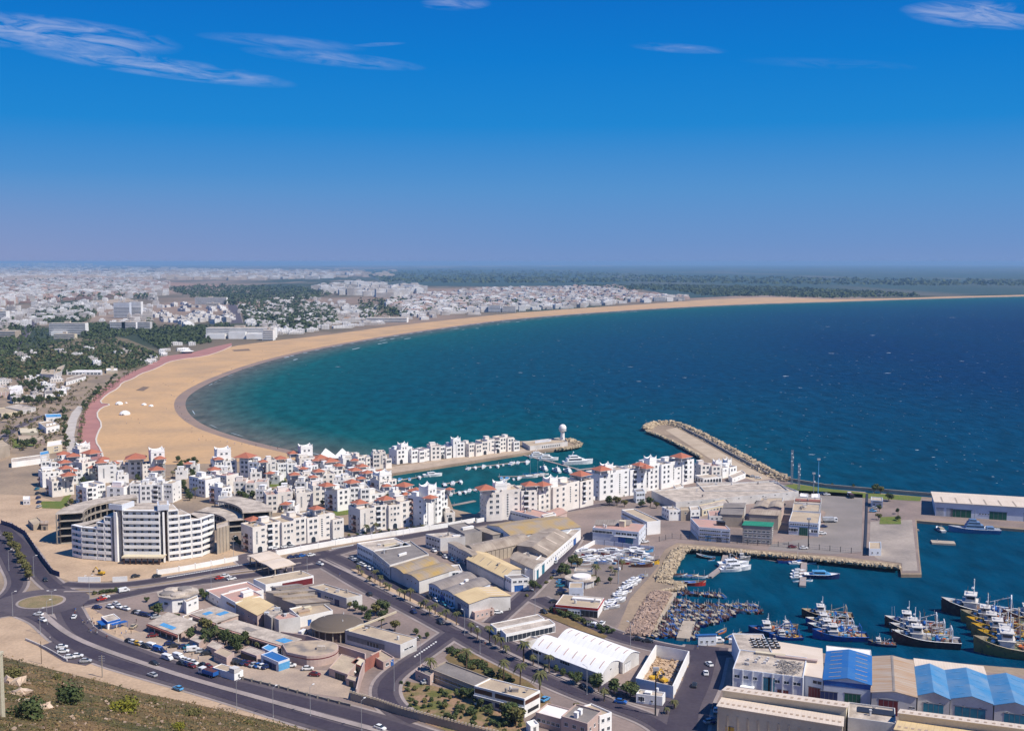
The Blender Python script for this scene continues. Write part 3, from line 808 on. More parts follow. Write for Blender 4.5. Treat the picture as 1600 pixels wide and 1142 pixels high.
rocks('rock armour on the sheltered side of the curved breakwater', [(1098, 715), (1070, 699), (1036, 682), (1012, 674)], 350, 1.1, 2.5, 2.5, .6)
rocks('boulders round the tip of the marina pier by the lighthouse', [(870, 688), (884, 687.5), (905, 695), (895, 700), (870, 703)], 260, 1.3, 3, 3, .8)
# ---------------------------------------------------------------- buildings
def unit_window(kind):
    mb = MB()
    if kind == 'window':      # frame, pane, sill
        mb.box(-.5, .5, -.05, .0, 0, 1, 1)
        mb.box(-.43, .43, -.07, -.04, .07, .93, 0)
        mb.box(-.02, .02, -.08, -.05, .07, .93, 1)
        mb.box(-.56, .56, -.14, .0, -.06, 0.0, 1)
    elif kind == 'slit':
        mb.box(-.5, .5, -.06, 0, 0, 1, 0)
        for k in range(9): mb.box(-.5, .5, -.10, -.06, .03 + k * .108, .07 + k * .108, 1)
    elif kind in ('balcony', 'balcony2'):
        mb.box(-.5, .5, -.03, 0, 0, 1, 0)
        mb.box(-.54, .54, -1.1, 0, -.06, .0, 1)
        mb.box(-.54, .54, -1.1, -1.0, 0, .36, 1)
        mb.box(-.54, -.5, -1.0, 0, 0, .36, 1); mb.box(.5, .54, -1.0, 0, 0, .36, 1)
    elif kind == 'arch':
        n = 8; pts = [(-.5, 0)] + [(-.5 * math.cos(math.pi * i / n), .62 + .38 * math.sin(math.pi * i / n)) for i in range(n + 1)] + [(.5, 0)]
        m_ = len(pts)
        mb.add([(x, -.05, z) for x, z in pts], [tuple(reversed(range(m_)))[::-1]])
        o = [(x * 1.18, z * 1.06) for x, z in pts]
        mb.add([(x, -.07, z) for x, z in pts] + [(x, -.07, z) for x, z in o], [(i, m_ + i, m_ + i + 1, i + 1)[::-1] for i in range(m_ - 1)], 1)
    return mb.mesh('unit_' + kind, [glass, trim] if kind != 'balcony2' else [P['brown'], pmat('rosy_parapet', (.50, .30, .24), .85)])
UW = {k: unit_window(k) for k in ('window', 'slit', 'balcony', 'balcony2', 'arch')}
UD = {}
def unit_door(c):
    if c not in UD:
        mb = MB(); mb.box(-.5, .5, -.07, 0, 0, 1, 0)
        for k in (-.25, 0, .25): mb.box(k - .01, k + .01, -.09, -.07, .02, .98, 1)
        mb.box(-.55, .55, -.10, 0, 1, 1.06, 1)
        UD[c] = mb.mesh('unit_door', [MT[c] if c in MT else P[c], shade])
    return UD[c]
class Frame:
    """footprint: origin M, axis u along the front to the right, axis v away from the viewer along the left side"""
    def __init__(s, M, B, A=None, D=None):
        s.o = Vector((M.x, M.y, 0))
        e = Vector((B.x - M.x, B.y - M.y, 0)); s.L = e.length; s.eu = e.normalized()
        if D is not None: s.D = D; s.ev = Vector((-s.eu.y, s.eu.x, 0))
        else:
            q = Vector((A.x - M.x, A.y - M.y, 0)); s.D = q.length; s.ev = q.normalized()
    def __call__(s, u, v, z=0): 
        p = s.eu * u + s.ev * v
        return (p.x, p.y, z)
    def face(s, k, t, L=None):
        """point at t metres along face k seen from outside, direction angle"""
        L_ = s.L; D = s.D
        if k == 0: p, d = s.eu * t, s.eu
        elif k == 1: p, d = s.eu * L_ + s.ev * t, s.ev
        elif k == 2: p, d = s.eu * (L_ - t) + s.ev * D, -s.eu
        else: p, d = s.ev * (D - t), -s.ev
        return p, math.atan2(d.y, d.x)
    def flen(s, k): return s.L if k in (0, 2) else s.D
WCOUNT = 0
def put_win(E, F, k, t, z, w, h, kind='window', name=None, mesh=None):
    global WCOUNT
    WCOUNT += 1
    p, a = F.face(k, t)
    return put(name or ('balcony' if kind == 'balcony' else 'window'), mesh or UW[kind], E, (p.x, p.y, z), a, (w, 1, h))
def win_rows(E, F, k, cols, zs, w, h, t0=.04, t1=.96, kind='window', skip=0.0, rr=rnd):
    L = F.flen(k)
    for z in zs:
        for c in range(cols):
            if skip and rr.random() < skip: continue
            put_win(E, F, k, L * (t0 + (t1 - t0) * (c + .5) / cols), z, w, h, kind)
PROF = {
    'flat': None, 'gable': [(0, 0), (.5, 1), (1, 0)], 'mono': [(0, 0), (1, 1)], 'mono2': [(0, 1), (1, 0)],
    'arch': [(i / 8, math.sin(math.pi * i / 8)) for i in range(9)],
    'wave': [(0, .2), (.12, .75), (.25, 1), (.38, .75), (.5, .15), (.62, .75), (.75, 1), (.88, .75), (1, .2)],
    'saw': [(0, 0), (.3, .9), (.3001, .1), (.6, 1), (.6001, .1), (1, 1)],
}
def shell(E, F, h, wall, roof, prof='flat', axis='u', rise=1.5, over=.35, par=.5, z0=0.0, uv=(0, 1), wname='wall', rname='roof'):
    """walls and roof. axis 'u': the profile is seen on the front face"""
    L, D = F.L, F.D
    if prof == 'flat':
        mb = MB(); t = .28
        A = [F(0, 0), F(L, 0), F(L, D), F(0, D)]; I = [F(t, t), F(L - t, t), F(L - t, D - t), F(t, D - t)]
        vs = [(x, y, z0) for x, y, _ in A] + [(x, y, h) for x, y, _ in A] + [(x, y, h) for x, y, _ in I] + [(x, y, h - par) for x, y, _ in I]
        fs = []
        for i in range(4):
            j = (i + 1) % 4
            fs += [(i, j, 4 + j, 4 + i), (4 + i, 4 + j, 8 + j, 8 + i), (8 + i, 8 + j, 12 + j, 12 + i)]
        mb.add(vs, fs); w = mb.obj(wname, wall, E)
        r = MB(); e = .003
        r.add([(x, y, h - par + .02) for x, y, _ in I], [(0, 1, 2, 3)], 0, [[(0, 0), (L, 0), (L, D), (0, D)]])
        r.add([(x, y, h - par - .2) for x, y, _ in I], [(3, 2, 1, 0)])
        return w, r.obj(rname, roof, E)
    pf = [(t, h + z * rise) for t, z in PROF[prof]]
    P0 = (lambda s_, v, z: F(s_ * L, v * D, z)) if axis == 'u' else (lambda s_, v, z: F(v * L, (1 - s_) * D, z))
    mb = MB()
    n = len(pf)
    for v, flip in ((0, False), (1, True)):
        vs = [P0(0, v, z0), P0(1, v, z0)] + [P0(a, v, z) for a, z in reversed(pf)]
        mb.add(vs, [tuple(range(len(vs))) if not flip else tuple(reversed(range(len(vs))))])
    for s_ in (0, 1):
        z = pf[0][1] if s_ == 0 else pf[-1][1]
        vs = [P0(s_, 0, z0), P0(s_, 1, z0), P0(s_, 1, z), P0(s_, 0, z)]
        mb.add(vs, [(0, 1, 2, 3)] if s_ else [(3, 2, 1, 0)])
    w = mb.obj(wname, wall, E)
    r = MB(); th = .16
    Lp, Dp = (L, D) if axis == 'u' else (D, L)
    oo = over / Lp; ov = over / Dp
    pts = list(pf)
    pts[0] = (pts[0][0] - oo, pts[0][1] - oo * (pts[1][1] - pts[0][1]) / max(pts[1][0] - pts[0][0], .05))
    pts[-1] = (pts[-1][0] + oo, pts[-1][1] - oo * (pts[-2][1] - pts[-1][1]) / max(pts[-1][0] - pts[-2][0], .05))
    vs = []
    for v in (-ov, 1 + ov):
        for dz in (.03, .03 + th): vs += [P0(a, v, z + dz) for a, z in pts]
    fs, uvs = [], []
    def U(i, v): return (v * Dp, pts[i][0] * Lp)
    for i in range(n - 1):
        a, b, c, d = n + i, n + i + 1, 3 * n + i + 1, 3 * n + i
        fs.append((a, b, c, d)); q = [U(i, 0), U(i + 1, 0), U(i + 1, 1), U(i, 1)]
        uvs.append(q)
        fs.append((i, 2 * n + i, 2 * n + i + 1, i + 1)); uvs.append([q[0], q[3], q[2], q[1]])
        fs.append((i, i + 1, n + i + 1, n + i)); uvs.append([q[0], q[1], q[1], q[0]])
        fs.append((2 * n + i, 3 * n + i, 3 * n + i + 1, 2 * n + i + 1)); uvs.append([q[0], q[0], q[1], q[1]])
    for i in (0, n - 1):
        f = (i, n + i, 3 * n + i, 2 * n + i); fs.append(f if i == 0 else f[::-1]); uvs.append([(0, 0)] * 4)
    r.add(vs, fs, 0, uvs)
    return w, r.obj(rname, roof, E)
TANKM = pmat('roof_tank', (.55, .55, .55), .5)
def roof_clutter(E, F, z, n, rr, m=None, u0=.08, u1=.92, v0=.1, v1=.9, mats=(offw, TANKM, greyw)):
    for k in range(n):
        u, v = rr.uniform(u0, u1) * F.L, rr.uniform(v0, v1) * F.D
        mb = MB(); q = rr.random()
        if q < .45:
            w, d, h = rr.uniform(.7, 2.2), rr.uniform(.7, 1.8), rr.uniform(.5, 1.3)
            mb.box(-w / 2, w / 2, -d / 2, d / 2, 0, h); mb.box(-w / 2 - .1, w / 2 + .1, -d / 2 - .1, d / 2 + .1, h, h + .1)
            nm = 'roof_vent'
        elif q < .7:
            mb.cyl(0, 0, .3, 1.5, .5, n=8); mb.cyl(0, 0, 1.5, 1.7, .5, .15, n=8); mb.box(-.4, .4, -.4, .4, 0, .3); nm = 'water_tank'
        elif q < .85:
            mb.box(-.25, .25, -.25, .25, 0, 1.7); mb.box(-.4, .4, -.4, .4, 1.7, 1.85); nm = 'chimney'
        else:
            mb.cyl(0, 0, 0, .9, .05, n=4); mb.lathe(0, 0, [(.1, .8), (.5, .95), (.6, 1.15)], n=8); nm = 'satellite_dish'
        x, y, _ = F(u, v)
        mb.obj(nm, m or rr.choice(mats), E, (x, y, z))
def rbox(E, F, name, u0, u1, v0, v1, z0, z1, mat, over=0):
    mb = MB(); mb.box(u0, u1, v0, v1, z0, z1, M=F)
    if over: mb.box(u0 - over, u1 + over, v0 - over, v1 + over, z1, z1 + .15, M=F)
    return mb.obj(name, mat, E)
ALLB = []
def B(name, label, cat, A, M, Bp, h, wall='white', roof='terr', prof='flat', axis='u', rise=1.3, feats=(), group=None, ref='top', z0=0.0, par=.5, D=None, over=.35):
    """building from three roof (or ground) pixels: A far end of left side, M near corner, Bp right end of front"""
    z = h if ref == 'top' else 0.0
    Mw, Bw = G(M[0], M[1], z), G(Bp[0], Bp[1], z)
    Aw = G(A[0], A[1], z) if A else None
    F = Frame(Mw, Bw, Aw, D)
    E = empty(name, (F.o.x, F.o.y, 0), label, cat, group)
    E.empty_display_size = 1
    rr = random.Random(label)
    w, r = shell(E, F, h, MT[wall], MT[roof], prof, axis, rise, over, par)
    rz = h - par + .02 if prof == 'flat' else h
    for f in feats:
        k = f[0]
        if k == 'w':     # ('w', face, cols, zs, w, h, t0, t1, kind)
            _, fc, cols, zs, ww, hh = f[:6]
            t0, t1 = (f[6], f[7]) if len(f) > 7 else (.04, .96)
            win_rows(E, F, fc, cols, zs, ww, hh, t0, t1, f[8] if len(f) > 8 else 'window')
        elif k == 'd':   # door
            _, fc, t, ww, hh, c = f
            p, a = F.face(fc, F.flen(fc) * t)
            put('door', unit_door(c), E, (p.x, p.y, 0.0), a, (ww, 1, hh))
        elif k == 'c': roof_clutter(E, F, rz, f[1], rr)
        elif k == 'b':   # ('b', name, u, v, du, dv, dz, mat)
            _, nm, u, v, du, dv, dz, mt = f
            rbox(E, F, nm, u * F.L, u * F.L + du, v * F.D, v * F.D + dv, rz, rz + dz, MT[mt], .1)
        elif k == 'band':  # ('band', face, z0, z1, mat)
            _, fc, za, zb, mt = f[:5]
            t0, t1 = (f[5], f[6]) if len(f) > 6 else (0, 1)
            p, a = F.face(fc, F.flen(fc) * t0); Lw = F.flen(fc) * (t1 - t0)
            mb = MB(); mb.box(0.01, Lw - .01, -.06, 0, za, zb)
            put('facade_band', mb.mesh('band', MT[mt]), E, (p.x, p.y, 0), a)
        elif k == 'fin':  # vertical pilasters
            _, fc, n, mt = f
            mb = MB(); Lw = F.flen(fc)
            for i in range(n + 1):
                t = Lw * i / n; mb.box(max(t - .2, 0), min(t + .2, Lw), -.22, 0, 0, h + .05)
            p, a = F.face(fc, 0)
            put('pilasters', mb.mesh('pilasters', MT[mt]), E, (p.x, p.y, 0), a)
        elif k == 'sky':  # ('sky', n, v0, v1, w, mat) skylight strips across a pitched/arched roof
            _, n, va, vb, ww, mt = f
            pf = [(t, h + zz * rise) for t, zz in PROF[prof]] if prof != 'flat' else [(0, rz), (1, rz)]
            def zat(s_):
                for (a0, z_0), (a1, z_1) in zip(pf, pf[1:]):
                    if a0 <= s_ <= a1 + 1e-6: return z_0 + (z_1 - z_0) * (s_ - a0) / max(a1 - a0, 1e-6)
                return pf[-1][1]
            for i in range(n):
                c = (i + .5) / n; mb = MB(); st = 6
                Lp = F.D if axis == 'u' else F.L
                hw = ww / 2 / Lp; vs = []
                for q in range(st + 1):
                    s_ = va + (vb - va) * q / st
                    for cc in (c - hw, c + hw):
                        p = F(s_ * F.L, cc * F.D) if axis == 'u' else F(cc * F.L, (1 - s_) * F.D)
                        vs.append((p[0], p[1], zat(s_) + .26))
                mb.add(vs, [(2 * q, 2 * q + 1, 2 * q + 3, 2 * q + 2) for q in range(st)])
                mb.obj('skylight', MT[mt], E)
        elif k == 'can':  # awning ('can', face, t0, t1, z, depth, mat)
            _, fc, t0, t1, z, dp, mt = f
            p, a = F.face(fc, F.flen(fc) * t0); Lw = F.flen(fc) * (t1 - t0)
            mb = MB(); mb.box(0, Lw, -dp, 0, z, z + .18)
            put('canopy', mb.mesh('canopy', MT[mt]), E, (p.x, p.y, 0), a)
    ALLB.append((E, F, h))
    return E, F
Z1, Z2, Z3 = [1.1], [1.1, 4.2], [1.1, 4.2, 7.3]
# ---- avenue row, left to right
B('office_building', 'long white two-storey block with pale roof at the head of the avenue', 'building', (558, 848), (582, 860), (642, 851), 7, 'white', 'terr',
  feats=(('w', 3, 9, Z2, 1.2, 1.3), ('w', 0, 4, [4.2], 1, .8), ('b', 'roof_light', .45, .35, 7, 1.6, .7, 'cream'), ('c', 3)))
B('office_building', 'two-storey block with dark flat roof and white side wall on the avenue', 'building', (582, 860), (609, 882.5), (670, 865), 7, 'offw', 'greyr',
  feats=(('w', 3, 9, Z2, 1.2, 1.3), ('w', 0, 3, [5.2], 1, .6), ('b', 'roof_light', .4, .35, 5, 1.4, .7, 'white'), ('c', 2)))
B('warehouse', 'pale warehouse with double-humped ochre-stained roof beside parked white truck', 'warehouse', (609, 886), (655, 908), (711, 890), 5.6, 'offw', 'rgold', 'wave', 'v', 1.2,
  feats=(('w', 3, 3, [3.6], 1.2, .8, .55, .95), ('sky', 3, .1, .4, .8, 'rtan')))
B('annex', 'white two-storey annex with four wide dark windows', 'building', (667, 886), (671, 896), (722.5, 891), 5.6, 'white', 'terr', D=None,
  feats=(('w', 0, 2, [.9, 3.4], 3.4, 1.6, .3, .95), ('d', 3, .5, 1.2, 2.2, 'p_dark'), ('c', 2)))
B('warehouse', 'blue-grey warehouse with two low brown gables facing the avenue', 'warehouse', (670, 913), (711, 932), (766, 912), 5.0, 'bluew', 'rgrey', 'wave', 'v', 1.3,
  feats=(('w', 3, 9, [1.0, 3.2], 1.3, 1.4), ('d', 3, .52, 3, 3.4, 'p_blue'), ('b', 'roof_vent', .4, .3, 2, 1.2, 1.6, 'white'), ('b', 'roof_vent', .6, .4, 2, 1.2, 1.6, 'white')))
B('warehouse', 'square warehouse with cream-yellow roof at the near end of the avenue row', 'warehouse', (711, 929), (733, 943), (797.5, 930.5), 6.2, 'offw', 'ryel', 'gable', 'u', 1.4,
  feats=(('d', 3, .3, 3, 3.5, 'p_navy'), ('w', 3, 5, [3.8], .9, .8, .4, .95), ('sky', 4, .55, .9, 1.0, 'rcream')))
B('annex', 'low flat-roofed annex with small door in front of the cream-yellow warehouse', 'building', (731, 950), (742, 957), (772, 950), 3.0, 'pink', 'pinkr',
  feats=(('w', 0, 4, [1.1], .9, .8), ('d', 0, .85, 1.0, 2.1, 'p_brown')))
B('warehouse', 'long warehouse with sandy yellow roof and row of clerestory windows', 'warehouse', (729, 873), (787, 902), (814, 889), 5.0, 'offw', 'ryel', 'gable', 'u', 1.8,
  feats=(('w', 3, 22, [3.7], 1.2, .9, .02, .98, 'slit'), ('sky', 5, .15, .4, .8, 'rtan'), ('b', 'roof_vent', .35, .3, 2, 1, 2.2, 'tan')))
B('office_building', 'white corner office with blue entrance at the end of the clerestory warehouse', 'building', (788, 898), (799, 904), (827, 902), 6.0, 'white', 'greyr',
  feats=(('w', 0, 3, [4.0], 1.8, 1.0), ('d', 0, .42, 4, 2.8, 'p_blue'), ('band', 0, 2.9, 3.2, 'white'), ('w', 3, 3, [3.8], 1.4, 1.2)))
B('warehouse', 'grey-brown flat warehouse squeezed behind the white corner office', 'warehouse', (797, 872), (833, 889), (845, 878), 6.2, 'offw', 'rtan', 'gable', 'u', 1.0, feats=(('w', 3, 2, [3.2], 1.6, 1.2),))
B('office_building', 'two-storey office with flat roof at the corner of the inner lane', 'building', (665, 834), (688, 841), (727, 838), 6.6, 'offw', 'terr',
  feats=(('w', 3, 5, Z2, 1.8, 1.3), ('c', 3), ('b', 'roof_light', .7, .3, 4, 1, .5, 'white')))
B('warehouse', 'plain grey-brown hall with a white roof light behind the lane office', 'warehouse', (700, 820), (726, 834), (753, 829), 6.5, 'grey', 'greyr', feats=(('b', 'roof_light', .3, .4, 7, 2, 1.0, 'white'),))
B('office_building', 'low front office with paired windows before the long tan vaulted hall', 'building', (700, 848), (738, 868), (748, 866), 6.4, 'offw', 'rtan', 'wave', 'v', .5,
  feats=(('w', 3, 9, Z2, 1.3, 1.1), ('d', 3, .75, 3, 3, 'p_navy')))
B('warehouse', 'long tan vaulted hall in the middle of the industrial quarter', 'warehouse', (727, 852), (743, 865), (829, 846), 5.6, 'tan', 'rtan', 'arch', 'v', 1.6, feats=(('sky', 6, .25, .42, .6, 'rcream'), ('fin', 0, 14, 'tan')))
B('warehouse', 'huge low-pitched warehouse with yellow lichen on its roof below the marina flats', 'warehouse', (761, 820), (800, 838), (907, 823), 6.0, 'white', 'rgold', 'gable', 'v', 2.2, feats=(('band', 0, 4.6, 6, 'bluew'),))
B('shed', 'small pale lean-to roof between the lichen roof and the vaulted hall', 'warehouse', (740, 826), (770, 838), (796, 834), 4.6, 'grey', 'rtan', 'mono', 'v', .8)
B('warehouse', 'tan pitched warehouse inside the white and blue street front', 'warehouse', (808, 852), (855, 868), (893, 838), 5.8, 'tan', 'rtan', 'gable', 'v', 1.6, feats=(('sky', 3, .55, .9, 1.0, 'rcream'), ('sky', 2, .1, .4, .8, 'rcream')))
E_, F_ = B('street_front', 'long white street front with blue doors along the inner lane', 'building', (829, 888), (836, 890), (907.5, 827), 5.4, 'white', 'terr', D=5,
  feats=(('d', 0, .05, 3, 4.2, 'p_teal'), ('d', 0, .16, 4, 4.4, 'p_teal'), ('d', 0, .42, 2, 2.6, 'p_blue'), ('d', 0, .85, 5, 3.4, 'p_blue'), ('w', 0, 14, [3.2], 1.1, .9, .22, .8), ('w', 0, 10, [.9], 1.0, .8, .46, .8)))
B('warehouse', 'flat-roofed workshop behind the teal doors of the inner lane', 'warehouse', (812, 866), (830, 876), (851, 868), 4.8, 'offw', 'terr', feats=(('c', 3),))
B('annex', 'small white store with flat roof against the marina wall', 'building', (825, 798), (844, 805), (857, 801), 4, 'white', 'terr', feats=(('w', 0, 2, [1.2], .8, .8), ('c', 1)))
B('office_building', 'red-roofed row of workshops beside the marina wall', 'building', (795, 796), (848, 809), (868, 803), 5.6, 'white', 'pinkr', feats=(('w', 3, 11, [3.4], 2.0, .8), ('c', 5)))
B('office_building', 'white end block with big grilled windows beside the red-roofed workshops', 'building', (846, 804), (850, 807), (869, 802.5), 6.2, 'white', 'terr', feats=(('w', 0, 4, [1.0, 3.6], 2.0, 1.5),))
B('house', 'small house with pink hipped roof in the workshops row', 'house', (853, 800), (868, 807), (886, 800), 4.2, 'pink', 'pinkr', 'gable', 'v', .8, feats=(('w', 0, 3, [1.2], .9, .9),))
B('warehouse', 'brown pitched shed behind the pink-roofed blue and white office', 'warehouse', (935, 813), (930, 820), (983, 820), 7.4, 'tan', 'rgrey', 'gable', 'v', 1.5, over=.5)
B('office_building', 'blue and white two-storey office with pink roof beside the hauled-out boats', 'building', (939, 812), (926, 824), (998, 831), 7.2, 'bluew', 'pinkr', par=.3,
  feats=(('w', 0, 5, [4.8], 2.6, 1.3, .0, .42), ('w', 0, 4, [4.8], 2.8, 1.3, .5, .98), ('d', 0, .66, 5, 3.6, 'p_blue'), ('d', 0, .80, 4, 3.6, 'p_teal'), ('can', 0, .48, .95, 4.0, .8, 'white'),
         ('b', 'stair_head', .5, .45, 3, 3, 3, 'cream'), ('c', 5), ('w', 1, 4, [4.6], 1.2, 1.2), ('w', 1, 4, [1.4], 1.2, 1.2)))
B('warehouse', 'long white slab building with brown strip windows at the fence corner', 'building', (971, 796), (1011, 815), (1032, 813), 7.2, 'white', 'tanr', feats=(('w', 3, 13, [1.6, 4.6], 2.4, 1.1), ('can', 3, 0, 1, 3.6, .6, 'white')))
B('house', 'white cube house with small square windows beside the flat hangar', 'house', (1034, 791), (1045.5, 797), (1064, 796.5), 6, 'white', 'terr', feats=(('w', 0, 3, [3.8], 1.1, 1.1), ('w', 3, 3, Z2, 1.3, 1.2), ('c', 2)))
B('house', 'tan middle section between two white cube houses', 'house', (1062, 792), (1064, 797), (1079, 796.5), 6.0, 'tan', 'tanr', feats=(('w', 0, 1, [3.8], 1.1, 1.1),))
B('house', 'white cube house with dark garage opening right of the tan section', 'house', (1077, 791), (1079, 797), (1094, 796), 6.2, 'white', 'terr', feats=(('w', 0, 2, [3.6], 1.2, 1.1), ('d', 0, .5, 5, 2.4, 'p_navy')))
B('shed', 'low arcade with pale green roof edge under the hangar wall', 'building', (1092, 789), (1097, 795), (1140, 785), 4.2, 'cream', 'terr', feats=(('w', 0, 8, [.8], 2, 2, .04, .96), ('band', 0, 3.7, 4.2, 'bluew')))
B('workshop', 'grey workshop with small pink roof terrace behind the blue and white harbour office', 'building', (1106, 797), (1108, 806), (1140, 805), 6.2, 'offw', 'pinkr', feats=(('w', 0, 4, [4], 1.4, 1.2), ('c', 4)))
B('workshop', 'grey-brown workshop with stepped roof left of the narrow lane', 'building', (1129, 794), (1126, 803), (1160, 804.5), 7, 'tan', 'greyr', 'gable', 'v', .9)
B('workshop', 'dark-roofed workshop with a tall white end wall', 'building', (1133, 786), (1130, 793), (1163, 793), 7.4, 'offw', 'greyr', 'gable', 'v', .9)
B('office_building', 'blue and white two-storey harbour office with pink and tan roof', 'building', (1079, 809), (1092, 823), (1141, 827), 7.2, 'bluew', 'pinkr', par=.3,
  feats=(('w', 0, 5, [1.4, 3.2, 5.2], 2.4, .8, .02, .7), ('w', 0, 4, [1.6, 3.4, 5.2], 1, .8, .74, .98), ('d', 0, .3, 3, 3, 'p_sky'), ('d', 0, .66, 2.4, 2.4, 'p_navy'), ('b', 'tank_stand', .72, .4, 4, 3, 2, 'dark'), ('w', 3, 6, [5, 2], 1.2, 1.0)))
B('office_building', 'grey three-storey block with bright green roof by the harbour fence', 'building', (1164, 814), (1160.5, 824), (1206, 826.5), 8.2, 'grey', 'rgreen', 'mono', 'v', 1.2,
  feats=(('w', 0, 6, [1.0, 3.7, 6.0], 1.6, 1.1), ('band', 0, 3.2, 3.5, 'offw'), ('band', 0, 5.7, 5.9, 'offw'), ('w', 1, 3, [3.7, 6.0], 1.2, 1.1)))
B('warehouse', 'brown shed with wide plain front wall behind the green-roofed block', 'warehouse', (1177, 795), (1171, 803), (1216, 805.5), 8, 'tan', 'rtan', 'gable', 'v', 1.2)
B('warehouse', 'tan shed with wavy parapet in the second row behind the green-roofed block', 'warehouse', (1183, 784), (1178, 793), (1221, 794), 7.6, 'pink', 'rtan', 'wave', 'u', 1.1, feats=(('w', 0, 3, [5.6], 1, 1),))
B('warehouse', 'farthest small tan shed of the row beneath the hangar wall', 'warehouse', (1189, 777), (1186, 784), (1222, 784), 7, 'offw', 'tanr', feats=(('c', 3),))
B('warehouse', 'white and ochre harbour warehouse with green door and dark upper windows', 'warehouse', (1238, 798), (1232.6, 814), (1279, 817.5), 7.2, 'bluew', 'tanr', par=.25,
  feats=(('w', 0, 12, [5.3], .9, .9), ('d', 0, .5, 4.4, 4.2, 'p_green'), ('w', 0, 3, [2], 2, 1.6, .02, .3), ('w', 0, 2, [2], 2, 1.6, .7, .98), ('band', 0, 4.5, 4.8, 'p_sky')))
B('warehouse', 'tan-roofed warehouse directly behind the green-door warehouse', 'warehouse', (1240, 786), (1238, 797), (1281, 799), 7.4, 'offw', 'tanr', feats=(('c', 5),))
B('warehouse', 'farthest warehouse of the harbour row with a dark red roof patch', 'warehouse', (1242, 776), (1240.5, 785), (1283, 787), 7.0, 'offw', 'terr', feats=(('b', 'roof_hatch', .04, .35, 14, 5, .5, 'red'), ('c', 3)))
B('kiosk', 'small white guard hut at the foot of the lattice masts', 'hut', (1251, 770), (1250, 775), (1262, 776), 3, 'white', 'whiter', feats=(('d', 0, .5, 1, 2, 'p_navy'),))
B('kiosk', 'small white guard hut at the foot of the blue floodlight pole', 'hut', (1268, 771), (1268, 777), (1281, 777), 3, 'white', 'whiter', feats=(('w', 0, 2, [1], 1, 1),))
# the flat hangar
B('market_hall', 'very large flat-roofed sandy hangar between the marina and the harbour', 'building', (1018, 766), (1056, 784.5), (1248, 767), 5.2, 'offw', 'terr', par=.7,
  feats=(('w', 0, 9, [3.8], 1.4, .5, .05, .95), ('c', 3)))
B('market_hall', 'sandy rear wing of the large flat hangar reaching towards the breakwater', 'building', (1094, 762.5), (1100, 766), (1232, 765.5), 5.3, 'offw', 'terr', par=.7, D=26, feats=(('c', 2),))
B('house', 'dark blue-grey tower house at the corner of the large flat hangar', 'house', (990, 764), (994, 768), (1008, 767), 7, 'bluew', 'greyr', feats=(('w', 0, 3, Z2, 1.6, 1.4), ('w', 3, 2, Z2, 1.2, 1.2)))
# harbour far quay
B('quay_shed', 'long cream-roofed quay shed with green doors at the right edge of the far mole', 'warehouse', (1456.5, 768.5), (1461.6, 789.5), (1720, 805.5), 6.0, 'bluew', 'rcream', 'mono', 'v', 2.0, over=.8,
  feats=(('d', 0, .16, 11, 4.4, 'p_green'), ('d', 0, .39, 9, 4.4, 'p_green'), ('d', 0, .03, 4, 4.6, 'p_silver'), ('d', 0, .09, 3.4, 4.6, 'p_silver'), ('d', 0, .60, 9, 4.4, 'p_green'), ('w', 0, 4, [2.4], 1, .7, .27, .34), ('sky', 11, .5, .98, .8, 'rtan')))
B('office_building', 'small white quay office shaded by a tree', 'building', (1361, 775.5), (1361, 781), (1379.5, 782.5), 4.2, 'bluew', 'terr', feats=(('w', 0, 2, [1.2], 1, 1), ('d', 0, .8, 1.1, 2.2, 'p_navy'), ('can', 0, .2, .9, 3.4, 1.2, 'dark')))
B('pump_house', 'small quay building with sandy roof beside the dark trench', 'building', (1358, 846), (1358, 857), (1377, 857), 3.6, 'bluew', 'tanr', feats=(('w', 0, 2, [1.2], .8, .8),))
# ---- the two arched white warehouses, garages, yard
E_, F_ = B('warehouse', 'front one of the twin bright white arched warehouses', 'warehouse', (831, 1012), (940, 1053), (968, 1032), 4.4, 'offw', 'rwhite', 'arch', 'u', 1.9,
  feats=(('w', 3, 2, [2.9], 2.6, 1.1, .02, .14), ('w', 3, 2, [2.9], 2.6, 1.1, .20, .34), ('w', 3, 2, [2.9], 2.6, 1.1, .42, .56), ('w', 3, 2, [.9], 1.0, 1.4, .68, .76), ('sky', 8, .12, .42, .40, 'pinkr'), ('w', 0, 1, [3.4], 1.2, .8)))
B('warehouse', 'rear one of the twin bright white arched warehouses', 'warehouse', (873, 997), (973, 1034), (998.5, 1019), 4.4, 'offw', 'rwhite', 'arch', 'u', 1.7,
  feats=(('sky', 8, .3, .6, .40, 'pinkr'), ('d', 0, .3, 4, 3.2, 'p_white')))
B('annex', 'pale lean-to at the back of the front arched warehouse', 'building', (833, 992), (826, 1003), (842, 996), 2.6, 'offw', 'terr', D=4)
B('garage_row', 'front row of white lock-up garages with brown roof', 'garage', (782, 982.5), (790.5, 990.5), (867.5, 974), 3.4, 'white', 'terr', par=.2, feats=(('w', 0, 11, [.1], 2.4, 2.4, .01, .99), ('d', 0, .98, 1, 2.4, 'p_white')))
B('garage_row', 'rear row of white lock-up garages with brown roof', 'garage', (766, 974), (776, 981.5), (851, 966), 3.4, 'white', 'terr', par=.2, feats=(('w', 0, 11, [.1], 2.4, 2.4, .01, .99),))
B('gatehouse', 'small white gatehouse at the front corner of the walled yard', 'building', (999, 1076), (994, 1083), (1035, 1088), 3.4, 'white', 'terr', feats=(('w', 0, 2, [1], 1.2, 1.6, .1, .3), ('w', 0, 1, [1], .8, .8, .5, .7), ('b', 'roof_box', .3, .2, 2, 2, .8, 'white')))
